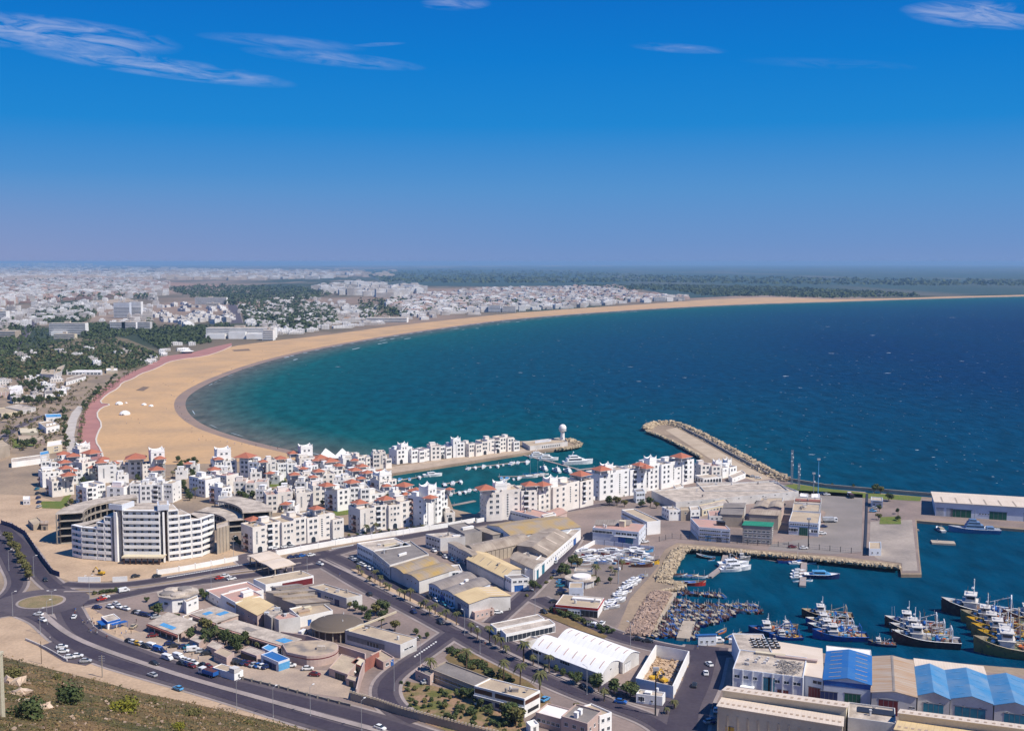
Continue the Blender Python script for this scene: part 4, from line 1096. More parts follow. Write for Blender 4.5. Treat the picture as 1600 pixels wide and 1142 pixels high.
# ---- bottom centre
E_, F_ = B('office_building', 'two-storey office with dark ribbon windows and brown roof by the scrub plot', 'building', (741, 1071), (819.7, 1091), (844, 1078), 6.4, 'white', 'tanr', par=.35,
  feats=(('band', 3, .9, 2.5, 'p_navy', .01, .36), ('band', 3, 4.2, 5.7, 'p_brown', .01, .36), ('band', 3, .9, 2.5, 'p_navy', .42, .98), ('band', 3, 4.2, 5.7, 'p_brown', .42, .98),
         ('band', 0, 4.2, 5.6, 'p_brown', .03, .97), ('band', 0, 1.0, 2.2, 'p_dark', .2, .9), ('c', 4), ('can', 3, .0, 1, 3.3, .5, 'white')))
B('annex', 'long low annex with dark brown roof joined to the ribbon-window office', 'building', (672, 1044), (741, 1071), (765, 1058), 4.2, 'tan', 'greyr', feats=(('w', 3, 14, [1.6], 1.6, 1.2),))
B('annex', 'small mauve shed at the street end of the long low annex', 'building', (649, 1046), (672, 1056), (682, 1046), 3.4, 'pink', 'greyr', feats=(('w', 3, 2, [1.2], 1.0, .9),))
B('villa', 'white building with big pink-rimmed flat roof at the bottom edge', 'building', (837, 1112), (877, 1123), (895, 1108), 4.4, 'pink', 'whiter', feats=(('w', 3, 5, [1.6], 1.4, 1.1),))
B('villa', 'taller grey-roofed building with roof tanks cut by the bottom edge', 'building', (877, 1118), (918, 1130), (940, 1110), 7.2, 'pink', 'greyr', feats=(('w', 3, 3, [4.4, 1.6], 1.4, 1.2), ('w', 0, 3, [4.2, 1.4], 1.3, 1.1), ('b', 'water_tank', .2, .5, 1.2, 1.2, 1.6, 'white'), ('b', 'water_tank', .45, .5, 1.4, 1.2, 1.5, 'white')))
B('villa', 'white rear block with sandy roof right of the grey-roofed building', 'building', (905, 1104), (937, 1118), (956, 1112), 6.6, 'white', 'tanr', feats=(('w', 0, 2, [4.2, 1.2], 1.2, 1.2),))
B('transformer_hut', 'tiny white hut with flat roof among the bushes near the bottom edge', 'hut', (822, 1127), (829, 1134), (842, 1130), 2.8, 'white', 'whiter', feats=(('d', 0, .5, 1, 2, 'p_grey'),))
# ---- customs quarter
B('long_office', 'long flat building with sandy roof and glazed shadow gallery beside the dome', 'building', (539, 984), (625.6, 1007), (651, 996), 5.2, 'offw', 'tanr', par=.3,
  feats=(('band', 3, 1.6, 3.6, 'p_grey', .04, .72), ('w', 3, 2, [1.4], 3, 1.8, .4, .62), ('w', 0, 1, [2.4], 6, .6), ('c', 3), ('b', 'coping', 0, .93, 28, .5, .5, 'cream')))
B('gatehouse', 'low gatehouse with blue door at the corner of the red-walled compound', 'building', (579, 1022), (599, 1034), (616, 1026), 3.0, 'pink', 'tanr', feats=(('d', 0, .8, 1.6, 2.4, 'p_blue'), ('w', 0, 1, [1], 1.8, 1.2, .1, .6)))
B('shed', 'long workshop with blue doors behind the dome', 'building', (482.5, 916), (541.5, 934), (566, 929), 4.6, 'offw', 'tanr',
  feats=(('d', 3, .12, 2.4, 3.2, 'p_blue'), ('d', 3, .28, 2.2, 3.2, 'p_blue'), ('d', 3, .75, 3, 2.6, 'p_navy'), ('w', 3, 2, [2], 3, .8, .42, .66), ('w', 0, 1, [2.2], 2.4, .9), ('c', 3)))
B('villa', 'red-terraced white building below the toll road', 'building', (321, 921), (345, 935), (412, 921), 4.0, 'white', 'pinkr', feats=(('w', 3, 3, [1.4], 1, 1), ('w', 0, 4, [1.4], 1, 1), ('b', 'parapet_wall', .3, .3, 9, .3, 1.2, 'white')))
B('villa', 'white two-storey house with red roof terrace above the market roofs', 'house', (344.7, 928), (368, 941), (411, 929.5), 6.2, 'white', 'pinkr', feats=(('w', 0, 2, [3.8], 1.5, .7, .1, .5), ('w', 3, 1, [3.4], .9, .9), ('band', 3, 3.6, 4.6, 'p_brown', .4, .95), ('b', 'stair_head', .45, .3, 5, 3, 1.8, 'white')))
B('warehouse', 'mauve hall with butter-yellow roof in the customs quarter', 'warehouse', (367, 942), (402, 961), (435, 949), 5.6, 'pink', 'ryel', 'gable', 'u', .7, feats=(('w', 3, 4, [3.0], 1.2, .6), ('w', 3, 3, [.8], .7, .6), ('d', 3, .92, 1.4, 2.2, 'p_brown')))  # pink wall colour carries the mauve shade of the left facade
B('storehouse', 'white box building with stained front wall beside the dome', 'building', (419.7, 961), (435.6, 968), (469, 963), 6.2, 'offw', 'pinkr', feats=(('c', 2), ('d', 3, .4, 1.6, 2.4, 'p_navy')))
B('storehouse', 'narrow grey slab with slanted side between the yellow and the stained box building', 'building', (412, 956), (424, 965), (441, 953), 6.6, 'grey', 'terr', feats=(('c', 2),))
B('workshop', 'white workshop with blue doors and rusty scrap on its roof', 'building', (452, 950), (469, 964), (520, 953), 4.2, 'white', 'tanr', feats=(('d', 0, .28, 1.6, 2.4, 'p_blue'), ('d', 0, .62, 1.2, 1.2, 'p_sky'), ('d', 0, .76, 1.2, 1.2, 'p_sky'), ('b', 'scrap_stack', .08, .35, 5, 2.5, .8, 'rrust'), ('b', 'scrap_stack', .35, .6, 3, 2, .9, 'cream')))
B('shed', 'broad ribbed grey roof over the customs storage sheds', 'shed', (415, 924), (462, 947), (515, 943), 4.2, 'grey', 'rtan', 'saw', 'v', 1.0)
B('shed', 'second ribbed shed roof stepping back towards the toll canopy', 'shed', (424, 917), (452, 930), (492, 925), 4.0, 'grey', 'rgrey', 'saw', 'v', .8)
B('office_building', 'long low office with sandy roof under the toll canopy', 'building', (396, 904), (415, 913), (490, 899), 3.8, 'white', 'tanr', par=.2, feats=(('w', 0, 1, [2], 1.6, .6, .05, .2), ('band', 0, .2, 2.9, 'p_maroon', .34, .98), ('c', 2)))  # maroon band paints in the shade of the dark hollow under the roof
def arcade(label, A, M, Bp, h, roof, awn='pinkr', patches=()):
    F = Frame(G(*M, h), G(*Bp, h), G(*A, h))
    E = empty('market_arcade', F.o, label, 'market hall')
    r = MB(); r.box(-.5, F.L + .3, -1.8 * 0 - .3, F.D + .3, h - .25, h, M=F); r.obj('roof', MT[roof], E)
    w = MB(); w.box(0, F.L, .0, F.D - .0, 0, h - .28, M=lambda u, v, z: F(max(u, 2.4), v, z)); w.obj('wall', MT['pink'], E)
    a = MB(); a.box(-1.3, -.55, -.3, F.D + .3, h - 1.0, h - .3, M=F); a.obj('awning', MT[awn], E)
    n = int(F.D / 4)
    for i in range(n + 1):
        c = MB(); c.box(0, .3, F.D * i / n - .15, F.D * i / n + .15, 0, h - .26, M=F); c.obj('column', MT['white'], E)
    for (u, v, du, dv, m) in patches:
        p = MB(); p.box(u * F.L, u * F.L + du, v * F.D, v * F.D + dv, h + .003, h + .1, M=F); p.obj('sheet_patch', MT[m], E)
    return E, F
arcade('long market arcade with brown patched roof and deep shaded front', (338, 976), (440, 1007), (470, 998), 3.6, 'terr', patches=((.2, .02, 4, 5, 'p_sky'), (.35, .55, 3, 6, 'greyr')))
arcade('upper market roof with two blue sheets beside the white storehouse', (300, 958), (338, 972), (372, 960), 3.4, 'terr', patches=((.5, .3, 5, 3, 'p_sky'), (.2, .6, 4, 3, 'p_sky')))
arcade('short market arcade with blue roof sheet nearest the kiosk', (232, 973), (278, 990), (308, 972), 3.2, 'terr', 'red', patches=((.1, .25, 3, 9, 'p_sky'),))
for lab, A, M, Bp, h, wl, rf, ft in (
    ('small flat-roofed stall among the market trees', (296, 998), (311, 1004), (321, 996), 3, 'pink', 'terr', (('d', 3, .6, 3, 2.2, 'p_sky'),)),
    ('brown-roofed stall between the market trees and parked cars', (323, 1008), (341, 1016), (350, 1007), 3, 'pink', 'terr', (('w', 3, 2, [1], 1, 1),)),
    ('larger pink stall building with light roof in the market car park', (334, 1018), (354, 1027), (366, 1019), 3.4, 'pink', 'tanr', (('w', 3, 6, [1.9], .8, .5),)),
    ('small white gate building with square tower by the lower road', (332, 1042), (366, 1052), (380, 1046), 2.8, 'white', 'tanr', (('w', 0, 1, [1], .8, 1), ('b', 'gate_tower', 0, 0, 2.6, 2.6, 1.6, 'offw'))),
    ('bright blue roofed fish stall hall in the market', (407.5, 1022), (435, 1034), (452.5, 1028), 3.6, 'bluew', 'rblue', (('d', 3, .5, 8, 2.2, 'p_navy'), ('band', 0, .2, 2.8, 'p_sky'))),
    ('long thin market stall with dark front below the arcade', (376, 1015), (401, 1024), (414, 1017), 3.0, 'pink', 'terr', (('band', 3, .2, 2.2, 'p_dark'),)),
    ('flat shed with blue tarpaulin roof at the end of the arcade', (409, 1011), (421, 1017), (438, 1008), 3.0, 'bluew', 'p_sky', ()),
    ('L-shaped shed roof inside the red-walled compound', (514, 1043), (543, 1053), (562, 1030), 3.0, 'pink', 'tanr', (('d', 3, .6, 5, 2.2, 'p_dark'),)),
    ('orange-roofed shelter inside the red-walled compound', (549, 1034), (566, 1041), (577, 1032), 3.0, 'red', 'cream', (('d', 3, .5, 4, 2.2, 'p_dark'),)),
    ('small flat hut against the compound wall', (541, 1059), (556, 1064), (560, 1058), 2.6, 'pink', 'tanr', (('d', 3, .5, 2, 2, 'p_dark'),)),
    ('white clinic wing right of the octagonal pavilion', (286, 936), (291, 941), (310, 933), 5, 'white', 'terr', (('w', 0, 2, [3], 1.6, .8),)),
    ('low white wall building in front of the octagonal pavilion', (285, 962), (290, 968), (322, 957), 2.6, 'white', 'tanr', ())):
    B('market_stall' if 'stall' in lab else 'small_building', lab, 'building', A, M, Bp, h, wl, rf, feats=ft, par=.2)
# kiosk by the roundabout
E, F = B('kiosk', 'white kiosk with bright blue roof band and awnings on the dusty corner', 'kiosk', (158, 963), (168, 971), (188, 966), 3.2, 'white', 'terr', par=.2, feats=(('band', 0, 2.3, 3.2, 'p_blue'), ('band', 3, 2.0, 3.2, 'p_blue')))
for k in range(4):
    a = MB(); a.box(0, 3, -2.2, 0, 1.9, 2.1); a.box(0, .1, -2.2, -2.1, 0, 1.9); a.box(2.9, 3, -2.2, -2.1, 0, 1.9)
    p, an = F.face(3 if k < 2 else 0, 1.0 + 3.3 * (k % 2)); put('awning', a.mesh('awning', P['blue']), E, (p.x, p.y, 0), an)
# octagonal clinic
c = G(278, 926, 6); mb = MB()
E = empty('pavilion', (c.x, c.y, 0), 'white octagonal pavilion with five scalloped brown roof domes', 'building')
MB().cyl(0, 0, 0, 6, 8.2, n=8).obj('wall', white, E); MB().cyl(0, 0, 6, 6.35, 9.0, n=8).obj('roof', terr_roof, E)
for k in range(5):
    a = k * 1.2566
    MB().lathe(4.6 * math.cos(a), 4.6 * math.sin(a), [(3.2, 6.35), (3.0, 6.9), (2.2, 7.2), (.8, 7.4)], 12).obj('roof_dome', grey_roof if k % 2 else terr_roof, E)
for k in range(8):
    a = (k + .5) * math.pi / 4; r = 8.2 * math.cos(math.pi / 8)
    put('window', UW['window'], E, (r * math.cos(a), r * math.sin(a), 3), a + math.pi / 2, (2, 1, 1.2))
# domed hall
c = G(526, 974, 4.6); E = empty('domed_hall', (c.x, c.y, 0), 'large round hall with shallow brown shingled dome', 'building')
Rd = (G(567, 974, 4.6) - G(485.5, 974, 4.6)).length / 2
dm = rib('dome_shingles', (.15, .12, .095), (.10, .08, .065), .8, .9)
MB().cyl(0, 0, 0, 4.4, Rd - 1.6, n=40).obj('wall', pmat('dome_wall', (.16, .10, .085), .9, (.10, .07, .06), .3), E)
MB().lathe(0, 0, [(Rd, 4.4), (Rd, 4.75), (Rd - .3, 4.85), (Rd * .85, 5.7), (Rd * .65, 6.5), (Rd * .4, 7.1), (Rd * .15, 7.4), (.1, 7.45)], 48).obj('dome', dm, E)
mb = MB(); mb.lathe(0, 0, [(Rd + .15, 4.3), (Rd + .15, 4.7)], 48); mb.obj('rim', tan_roof, E)
for k in range(20):
    a = k * math.pi / 10; mb = MB(); mb.box(-.2, .2, -.2, .2, 0, 4.35); mb.obj('column', tanw, E, ((Rd - .8) * math.cos(a), (Rd - .8) * math.sin(a), 0))
for (u, v) in ((3, -4), (-5, 2), (2, 5)): MB().cyl(u, v, 6.4, 7.5, .15, n=6).obj('roof_vent', trim, E)
# half-round market building
c = G(492, 1012, 4); E = empty('round_building', (c.x, c.y, 0), 'pink half-round building with stained terrace roof beside the blue stall hall', 'building')
Rr = (G(528, 1012, 4) - G(455, 1012, 4)).length / 2
pts = [(Rr * math.cos(a), Rr * math.sin(a) * 1.0) for a in [R(-100 + i * 9) for i in range(23)]] + [(-Rr * .95, Rr * .9), (-Rr * 1.5, Rr * .5), (-Rr * 1.1, -Rr * .5)]
mb = MB(); mb.prism(pts, 0, 4); mb.obj('wall', pinkw, E)
mb = MB(); mb.prism([(x * .965, y * .965) for x, y in pts], 4.0, 4.05); mb.obj('roof', pmat('stained_terrace', (.46, .36, .26), .9, (.22, .19, .17), .12, 7, .45, .6), E)
mb = MB(); mb.prism([(x * 1.01, y * 1.01) for x, y in pts], 2.7, 3.0); mb.obj('facade_band', P['maroon'], E)
MB().box(1, 4, -2, 0, 4.05, 5.2).obj('stair_head', terr_roof, E)
# toll canopy
F = Frame(G(427, 889, 5), G(463, 881, 5), G(385, 867, 5)); E = empty('toll_canopy', F.o, 'big cream double-pitched toll canopy over the harbour road', 'canopy')
for k in range(2):
    y0, y1 = F.D * (.02 + .5 * k), F.D * (.48 + .5 * k)
    mb = MB(); mid = (y0 + y1) / 2
    for a, b, za, zb in ((y0, mid, 5.0, 5.45), (mid, y1, 5.45, 5.0)):
        mb.add([F(0, a, za), F(F.L, a, za), F(F.L, b, zb), F(0, b, zb), F(0, a, za - .4), F(F.L, a, za - .4), F(F.L, b, zb - .4), F(0, b, zb - .4)],
               [(0, 1, 2, 3), (7, 6, 5, 4), (0, 4, 5, 1), (3, 2, 6, 7), (0, 3, 7, 4), (1, 5, 6, 2)], 0, [[(0, a), (F.L, a), (F.L, b), (0, b)]] + [[(0, 0)] * 4] * 5)
    mb.obj('roof_panel', r_cream, E)
for i in range(5):
    for j in (.12, .88):
        mb = MB(); mb.box(F.L * j - .25, F.L * j + .25, F.D * (.04 + .23 * i) - .25, F.D * (.04 + .23 * i) + .25, 0, 4.7, M=F); mb.obj('column', tanw, E)
for i in range(3):
    mb = MB(); mb.box(F.L * .42, F.L * .58, F.D * (.12 + .3 * i), F.D * (.22 + .3 * i), 0, 2.8, M=F); mb.obj('toll_booth', steel, E)
# restaurant and sports club by the boat yard
E, F = B('restaurant', 'low restaurant with red fascia and pale roof beside the boat yard', 'building', (880, 928), (868, 944), (934, 950), 4.2, 'white', 'tanr', par=.2,
  feats=(('band', 0, 3.2, 4.2, 'p_red'), ('band', 1, 3.2, 4.2, 'p_red'), ('band', 3, 3.2, 4.2, 'p_red'), ('d', 0, .12, 6, 2.8, 'p_maroon'), ('w', 0, 5, [1.2], .9, 1, .32, .66), ('d', 0, .8, 7, 2.8, 'p_dark'), ('c', 2), ('b', 'stair_head', .3, .55, 12, 2.5, .8, 'white')))
B('boat_house', 'small square hut with sandy roof between parked boats and restaurant', 'hut', (890, 909), (889, 918), (911, 918), 5.2, 'bluew', 'tanr', feats=(('d', 0, .35, 1.2, 2.4, 'p_silver'), ('d', 0, .65, 1.2, 2.4, 'p_silver'), ('w', 1, 2, [1.5], 1, 1.6)))
E = empty('club_pavilion', (0, 0, 0), 'round white club pavilion with stepped disc roofs among garden trees', 'building'); c = G(907, 902, 3.5); E.location = (c.x, c.y, 0)
MB().cyl(0, 0, 0, 3.2, 6.2, n=24).obj('wall', offw, E); MB().cyl(0, 0, 3.2, 3.6, 7.2, n=24).obj('roof', terr_roof, E); MB().cyl(.6, -.5, 3.6, 4.6, 4.2, n=20).obj('upper_roof', white_roof, E)
for k in range(10):
    a = k * math.pi / 5; MB().box(-.14, .14, -.14, .14, 0, 3.2).obj('column', trim, E, (6.8 * math.cos(a), 6.8 * math.sin(a), 0))
B('shed', 'pale long club shed behind the round pavilion', 'shed', (899, 886), (897, 892), (925, 893), 3.4, 'offw', 'terr', feats=(('w', 0, 4, [1], 1, 1),))
B('boat_house', 'blue-roofed hut on the quay at the head of the fishing pier', 'hut', (1092, 991), (1091, 996), (1119, 995), 3.2, 'bluew', 'rblue', 'mono', 'v', .8, feats=(('w', 0, 3, [1.2], 1, .8),))
# ---- bottom right port warehouses
E, F = B('port_office', 'big white port office with tan terrace roof crowded with vents and scrap', 'building', (1156, 1014), (1145, 1044), (1255, 1058), 8.4, 'bluew', 'terr', par=.35,
  feats=(('w', 0, 3, [5.4], 1.8, 1.1, .0, .38), ('d', 0, .49, 2.2, 6.6, 'p_teal'), ('d', 0, .555, 2.2, 6.6, 'p_teal'), ('w', 0, 1, [5.4], 1.8, 1.1, .6, .68), ('w', 0, 1, [5.4], 1.8, 1.1, .74, .80), ('w', 0, 1, [5.4], 3, 1.1, .84, .98),
         ('fin', 0, 7, 'white'), ('d', 0, .72, 3.6, 3.2, 'p_maroon'), ('can', 0, .12, .32, 3.0, 2, 'white'), ('b', 'roof_step', .25, .88, 10, 1.6, .7, 'cream'), ('b', 'roof_step', .55, .84, 14, 1.2, .6, 'pink')))
for u, v in ((.15, .5), (.13, .3), (.17, .28), (.27, .45), (.28, .58), (.3, .68), (.4, .45), (.42, .58), (.43, .68), (.58, .6), (.57, .42)): rbox(E, F, 'roof_vent', u * F.L, u * F.L + .9, v * F.D, v * F.D + .8, 8.07, 8.9, offw)
rs = random.Random(5); mb = MB()
for k in range(90):
    u, v, a = rs.uniform(.64, .93) * F.L, rs.uniform(.08, .7) * F.D, rs.uniform(0, 3.14)
    q = F(u, v); l = rs.uniform(.5, 1.8); mb.tube((q[0] - math.cos(a) * l, q[1] - math.sin(a) * l, 8.15 + rs.random() * .5), (q[0] + math.cos(a) * l, q[1] + math.sin(a) * l, 8.2 + rs.random() * .6), .12)
mb.obj('scrap_heap', greyw, E)
E, F = B('port_office', 'small terrace wing with rows of black cooling units at the quay corner', 'building', (1162, 1003), (1156, 1018), (1207, 1019), 8.0, 'bluew', 'terr', D=20, par=.35)
for i in range(5):
    for j in range(4):
        mb = MB(); mb.box(0, 1.4, 0, 1.1, 8 - .3, 8.5, M=lambda x, y, z: tuple(Vector(F(F.L * .5 + i * 2.0 + x, F.D * .25 + j * 2.6 + y, z))))
        mb.box(.2, 1.2, .2, .9, 8.5, 8.56, 1, M=lambda x, y, z: tuple(Vector(F(F.L * .5 + i * 2.0 + x, F.D * .25 + j * 2.6 + y, z)))); mb.obj('cooling_unit', [dark, TANKM], E)
B('warehouse', 'broad cream-roofed hall wrapping behind the white port office', 'warehouse', (1209, 1002), (1206, 1046), (1286, 1062), 7.2, 'bluew', 'rcream', 'mono', 'u', .5, feats=(('d', 0, .84, 4, 4, 'p_maroon'), ('w', 0, 1, [5.4], 3.4, 1.2, .8, .98), ('c', 0)))
B('warehouse', 'warehouse with vivid blue gabled roof and deep blue fascia', 'warehouse', (1292, 1018), (1287, 1062), (1361, 1070), 8.0, 'bluew', 'rblue', 'gable', 'u', 1.5,
  feats=(('d', 0, .12, 5.4, 4.2, 'p_navy'), ('d', 0, .62, 5, 4.4, 'p_green'), ('band', 0, 6.4, 8.0, 'p_blue'), ('sky', 7, .1, .36, .3, 'tanr'), ('sky', 7, .66, .92, .3, 'tanr')))
B('canopy_roof', 'white canopy roof strip along the quay behind the vivid blue warehouse', 'canopy', (1291, 1008), (1291, 1019), (1362, 1026), 7.0, 'offw', 'whiter', par=.15)
B('warehouse', 'warehouse with rust-streaked corrugated roof next to the vivid blue one', 'warehouse', (1361.5, 1026), (1362, 1081), (1432, 1089), 7.0, 'offw', 'rrust', 'gable', 'u', 1.1,
  feats=(('d', 0, .38, 5.8, 5, 'p_maroon'), ('sky', 1, .47, .53, 34, 'greyr'), ('w', 0, 2, [3], .8, .8, .84, .98), ('band', 0, 0, .3, 'pink')))
for lab, A, M, Bp, hh in (('left one of three faded light-blue gabled warehouses', (1429, 1042), (1434, 1086), (1484, 1092), 6.6), ('middle one of three faded light-blue gabled warehouses', (1478, 1047), (1485, 1091), (1552, 1100), 6.6),
                      ('right one of three faded light-blue gabled warehouses at the frame edge', (1542, 1056), (1554, 1101), (1618, 1109), 6.6)):
    B('warehouse', lab, 'warehouse', A, M, Bp, hh, 'offw', 'rsky', 'gable', 'u', 1.7, feats=(('d', 0, .5 if 'mid' not in lab else .47, 6 if 'mid' not in lab else 9, 4.4, 'p_teal'), ('sky', 4, .15, .36, .5, 'p_sky'), ('sky', 4, .62, .84, .5, 'p_sky'), ('w', 0, 2, [4.6], .8, .4, .12, .9)))
B('quay_shed', 'flat cream roof strip between the light-blue gables and the quay', 'shed', (1429, 1029), (1431, 1043), (1540, 1056), 5.6, 'offw', 'rcream', 'mono', 'v', .3, feats=())
B('warehouse', 'long sand-coloured warehouse with twin ridged roofs at the bottom edge', 'warehouse', (1137, 1072), (1129, 1088), (1322, 1115), 7.2, 'cream', 'rcream', 'mono', 'v', 2.0, feats=(('sky', 17, .45, .75, .9, 'rrust'),))
B('warehouse', 'lower half of the sand-coloured twin warehouse cut by the bottom edge', 'warehouse', (1129, 1090), (1121, 1114), (1316, 1146), 7.0, 'cream', 'rcream', 'mono', 'v', 2.2,
  feats=(('sky', 21, .55, .7, .9, 'rrust'), ('c', 0), ('fin', 0, 12, 'tan'), ('d', 0, .09, 1.4, 3.4, 'p_yellow'), ('d', 0, .12, 1.4, 3.4, 'p_yellow')))
B('warehouse', 'flat-roofed link building with a dark roof opening at the bottom edge', 'warehouse', (1326, 1096), (1325, 1120), (1400, 1130), 6.6, 'offw', 'terr', feats=(('b', 'roof_opening', .2, .5, 11, 4, .15, 'p_dark'), ('c', 2)))
B('warehouse', 'right-hand sand-coloured warehouse running out of the frame corner', 'warehouse', (1408, 1108), (1404, 1124), (1640, 1155), 7.2, 'cream', 'rcream', 'mono', 'v', 2.0, feats=(('sky', 18, .45, .75, .9, 'rrust'),))
B('warehouse', 'yellowish lower half of the right-hand warehouse at the frame corner', 'warehouse', (1404, 1126), (1398, 1150), (1640, 1186), 7.0, 'cream', 'ryel', 'mono', 'v', 2.0, feats=(('sky', 22, .6, .75, .9, 'rrust'),))

# ---- walls and fences
def wall(name, label, pts, h, w, mat, cat='wall', extra=None, n=0, step=None):
    L = [G(x, y) for x, y in (chaikin(pts, n) if n else pts)]
    o = MB(); c = L[0].copy(); ribbon(o, [p - c for p in L], w, 0, h)
    if extra == 'crenel':
        pass
    ob = o.obj(name, mat, None, c); tag(ob, label, cat)
    if extra:
        ex = MB()
        for i in range(len(L) - 1):
            d = L[i + 1] - L[i]; n_ = max(1, int(d.length / (step or 3)))
            for k in range(n_):
                p = L[i] - c + d * (k / n_)
                if extra == 'crenel': ex.box(p.x - .35, p.x + .35, p.y - .3, p.y + .3, h - .05, h + .6)
                elif extra == 'posts': ex.box(p.x - .12, p.x + .12, p.y - .12, p.y + .12, -.05, h + .5)
                elif extra == 'piers': ex.box(p.x - .3, p.x + .3, p.y - .3, p.y + .3, -.05, h + .35)
        ex.obj({'crenel': 'battlements', 'posts': 'posts', 'piers': 'piers'}[extra], mat if extra != 'posts' else dark, ob)
    return ob
wall('boundary_wall', 'white boundary wall sloping along the street below the marina flats', [(432, 868), (470, 861), (550, 847), (640, 833), (700, 824), (742, 816)], 2.6, .5, white, extra='piers', step=9)
wall('boundary_wall', 'white retaining wall at the foot of the marina front row', [(745, 817), (800, 806), (860, 794), (935, 780), (1010, 768), (1020, 763)], 2.4, .5, white, extra='piers', step=12)
wall('boundary_wall', 'tan battlemented wall running along the lower road', [(548, 1093), (590, 1105), (623, 1117), (680, 1132), (750, 1150), (800, 1162)], 2.6, .5, tanw, extra='crenel', step=1.2)
wall('compound_wall', 'brick-red compound wall beside the curving side road', [(571, 1048), (592, 1036)], 4.2, .5, redw)
wall('compound_wall', 'long mauve compound wall behind the dome yard', [(439, 998), (480, 1004), (530, 1020), (571, 1033), (571, 1047)], 3, .4, pinkw)
wall('compound_wall', 'tall compound wall running down to the battlements', [(570, 1048), (563, 1068), (557, 1094)], 4, .4, pinkw)
wall('site_hoarding', 'dark blue hoarding along the left road by the building site', [(2, 819), (20, 825), (39, 836), (47, 848), (58, 865), (70, 882), (82, 897), (93, 901)], 2.4, .15, P['navy'], 'fence', 'posts', step=6)
wall('mural_wall', 'white wall with a green top and painted murals beside the toll road', [(246, 898), (280, 893), (330, 884), (372, 876)], 2.4, .3, white, extra='piers', step=6)
wall('site_wall', 'white panelled wall left of the site gate by the roundabout road', [(122, 909), (157, 909)], 2.4, .3, white)
wall('site_wall', 'second shorter white panelled wall by the roundabout road', [(176, 909), (199, 908)], 2.4, .3, white)
wall('sea_wall', 'low sandy sea wall along the outer edge of the harbour', [(1225, 750), (1290, 761), (1360, 767), (1456, 775)], 2.0, .8, tanw)
wall('road_wall', 'low concrete barrier with openings along the lower road', [(330, 1053), (380, 1062), (436, 1075), (480, 1087), (548, 1104)], 1.0, .3, conc, extra='piers', step=4)
wall('parapet', 'white breakwater parapet wall beside the sandy track', [(1054, 664), (1100, 687), (1150, 715), (1200, 742)], 1.8, .8, greyw)
wall('parapet', 'blue fence wall in front of the hauled-out boats', [(929, 850), (960, 853), (1000, 858), (1022, 860)], 2.2, .2, bluew, 'fence', 'posts', step=4)
wall('parapet', 'white wall sloping beside the tree at the boat yard entrance', [(900, 866), (929, 850)], 2.2, .3, white)
wall('yard_wall', 'low pale wall by the small parking area under the hillside', [(40, 1000), (72, 1014), (105, 1033)], .9, .3, offw)
def fence(label, pts, h, step):
    L = [G(x, y) for x, y in pts]; c = L[0].copy()
    E = empty('fence', c, label, 'fence')
    r = MB(); pm = MB()
    tot = 0
    for i in range(len(L) - 1):
        a, b = L[i] - c, L[i + 1] - c
        for z in (.4, h * .5, h): r.tube((a.x, a.y, z), (b.x, b.y, z), .05)
        n_ = max(1, int((b - a).length / step))
        for k in range(n_):
            p = a.lerp(b, k / n_)
            q = MB(); q.box(-.12, .12, -.12, .12, 0, h + .5); q.obj('post', dark, E, (p.x, p.y, 0))
        n2 = int((b - a).length / .8)
        for k in range(n2):
            p = a.lerp(b, k / n2); r.tube((p.x, p.y, 0), (p.x, p.y, h), .025, 3)
    r.obj('rails', shade, E)
fence('dark railing fence on top of the basin boulders', [(1030, 846), (1050, 841), (1120, 847), (1200, 853), (1280, 859), (1347, 866)], 2.4, 4.5)
wall('trench_wall', 'long dark trench wall crossing the harbour yard', [(1355, 772), (1353, 830), (1351, 868)], .5, 1.3, dark)
# open walled yard
pts = [G(994, 1079), G(1051, 1092), G(1076, 1036), G(1025, 1026)]
o = MB(); c = pts[0].copy(); ribbon(o, [p - c for p in pts + [pts[0]]], .4, 0, 4.6)
tag(o.obj('roofless_hall', white, None, c), 'roofless white-walled yard strewn with rubble beside the twin arched warehouses', 'building')
rub = MB()
for k in range(260):
    a, b = rnd.random(), rnd.random(); p = pts[0].lerp(pts[1], a).lerp(pts[3].lerp(pts[2], a), b)
    rub.add([v * rnd.uniform(.2, .8) + Vector((p.x, p.y, .2)) for v in rock_shape(rnd)], RF)
tag(rub.obj('rubble', dirt), 'pale rubble on the floor of the roofless yard', kind='stuff')
patch('yard_floor', [(996, 1077), (1050, 1090), (1074, 1037), (1026, 1028)], dirt, .15)
# ---------------------------------------------------------------- marina flats
def pavilion(E, x, y, z, s, rz, hh=2.6):
    """terracotta hipped roof on four posts"""
    p = MB(); k = s / 2
    for a, b in ((-1, -1), (1, -1), (1, 1), (-1, 1)):
        p.box(a * k * .86 - .2, a * k * .86 + .2, b * k * .86 - .2, b * k * .86 + .2, -hh, 0)
    p.box(-k * .55, k * .55, -k * .55, k * .55, -hh, -.05, 1)
    o = p.obj('roof_pavilion', [white, offw], E, (x, y, z)); o.rotation_euler = (0, 0, rz)
    r = MB(); q = k * 1.12; t = s * .27
    vs = [(-q, -q, 0), (q, -q, 0), (q, q, 0), (-q, q, 0), (0, 0, t)]
    fs = [(0, 1, 4), (1, 2, 4), (2, 3, 4), (3, 0, 4), (3, 2, 1, 0)]
    uv = [[(0, 0), (0, 2 * q), (q, q)]] * 4 + [[(0, 0)] * 4]
    r.add(vs, fs, 0, [[(0, 0), (2 * q, 0), (q, q)]] * 4 + [[(0, 0)] * 4])
    r.box(-q, q, -q, q, -.22, -.001, 1)
    o = r.obj('tiled_roof', [clay, offw], E, (x, y, z)); o.rotation_euler = (0, 0, rz)
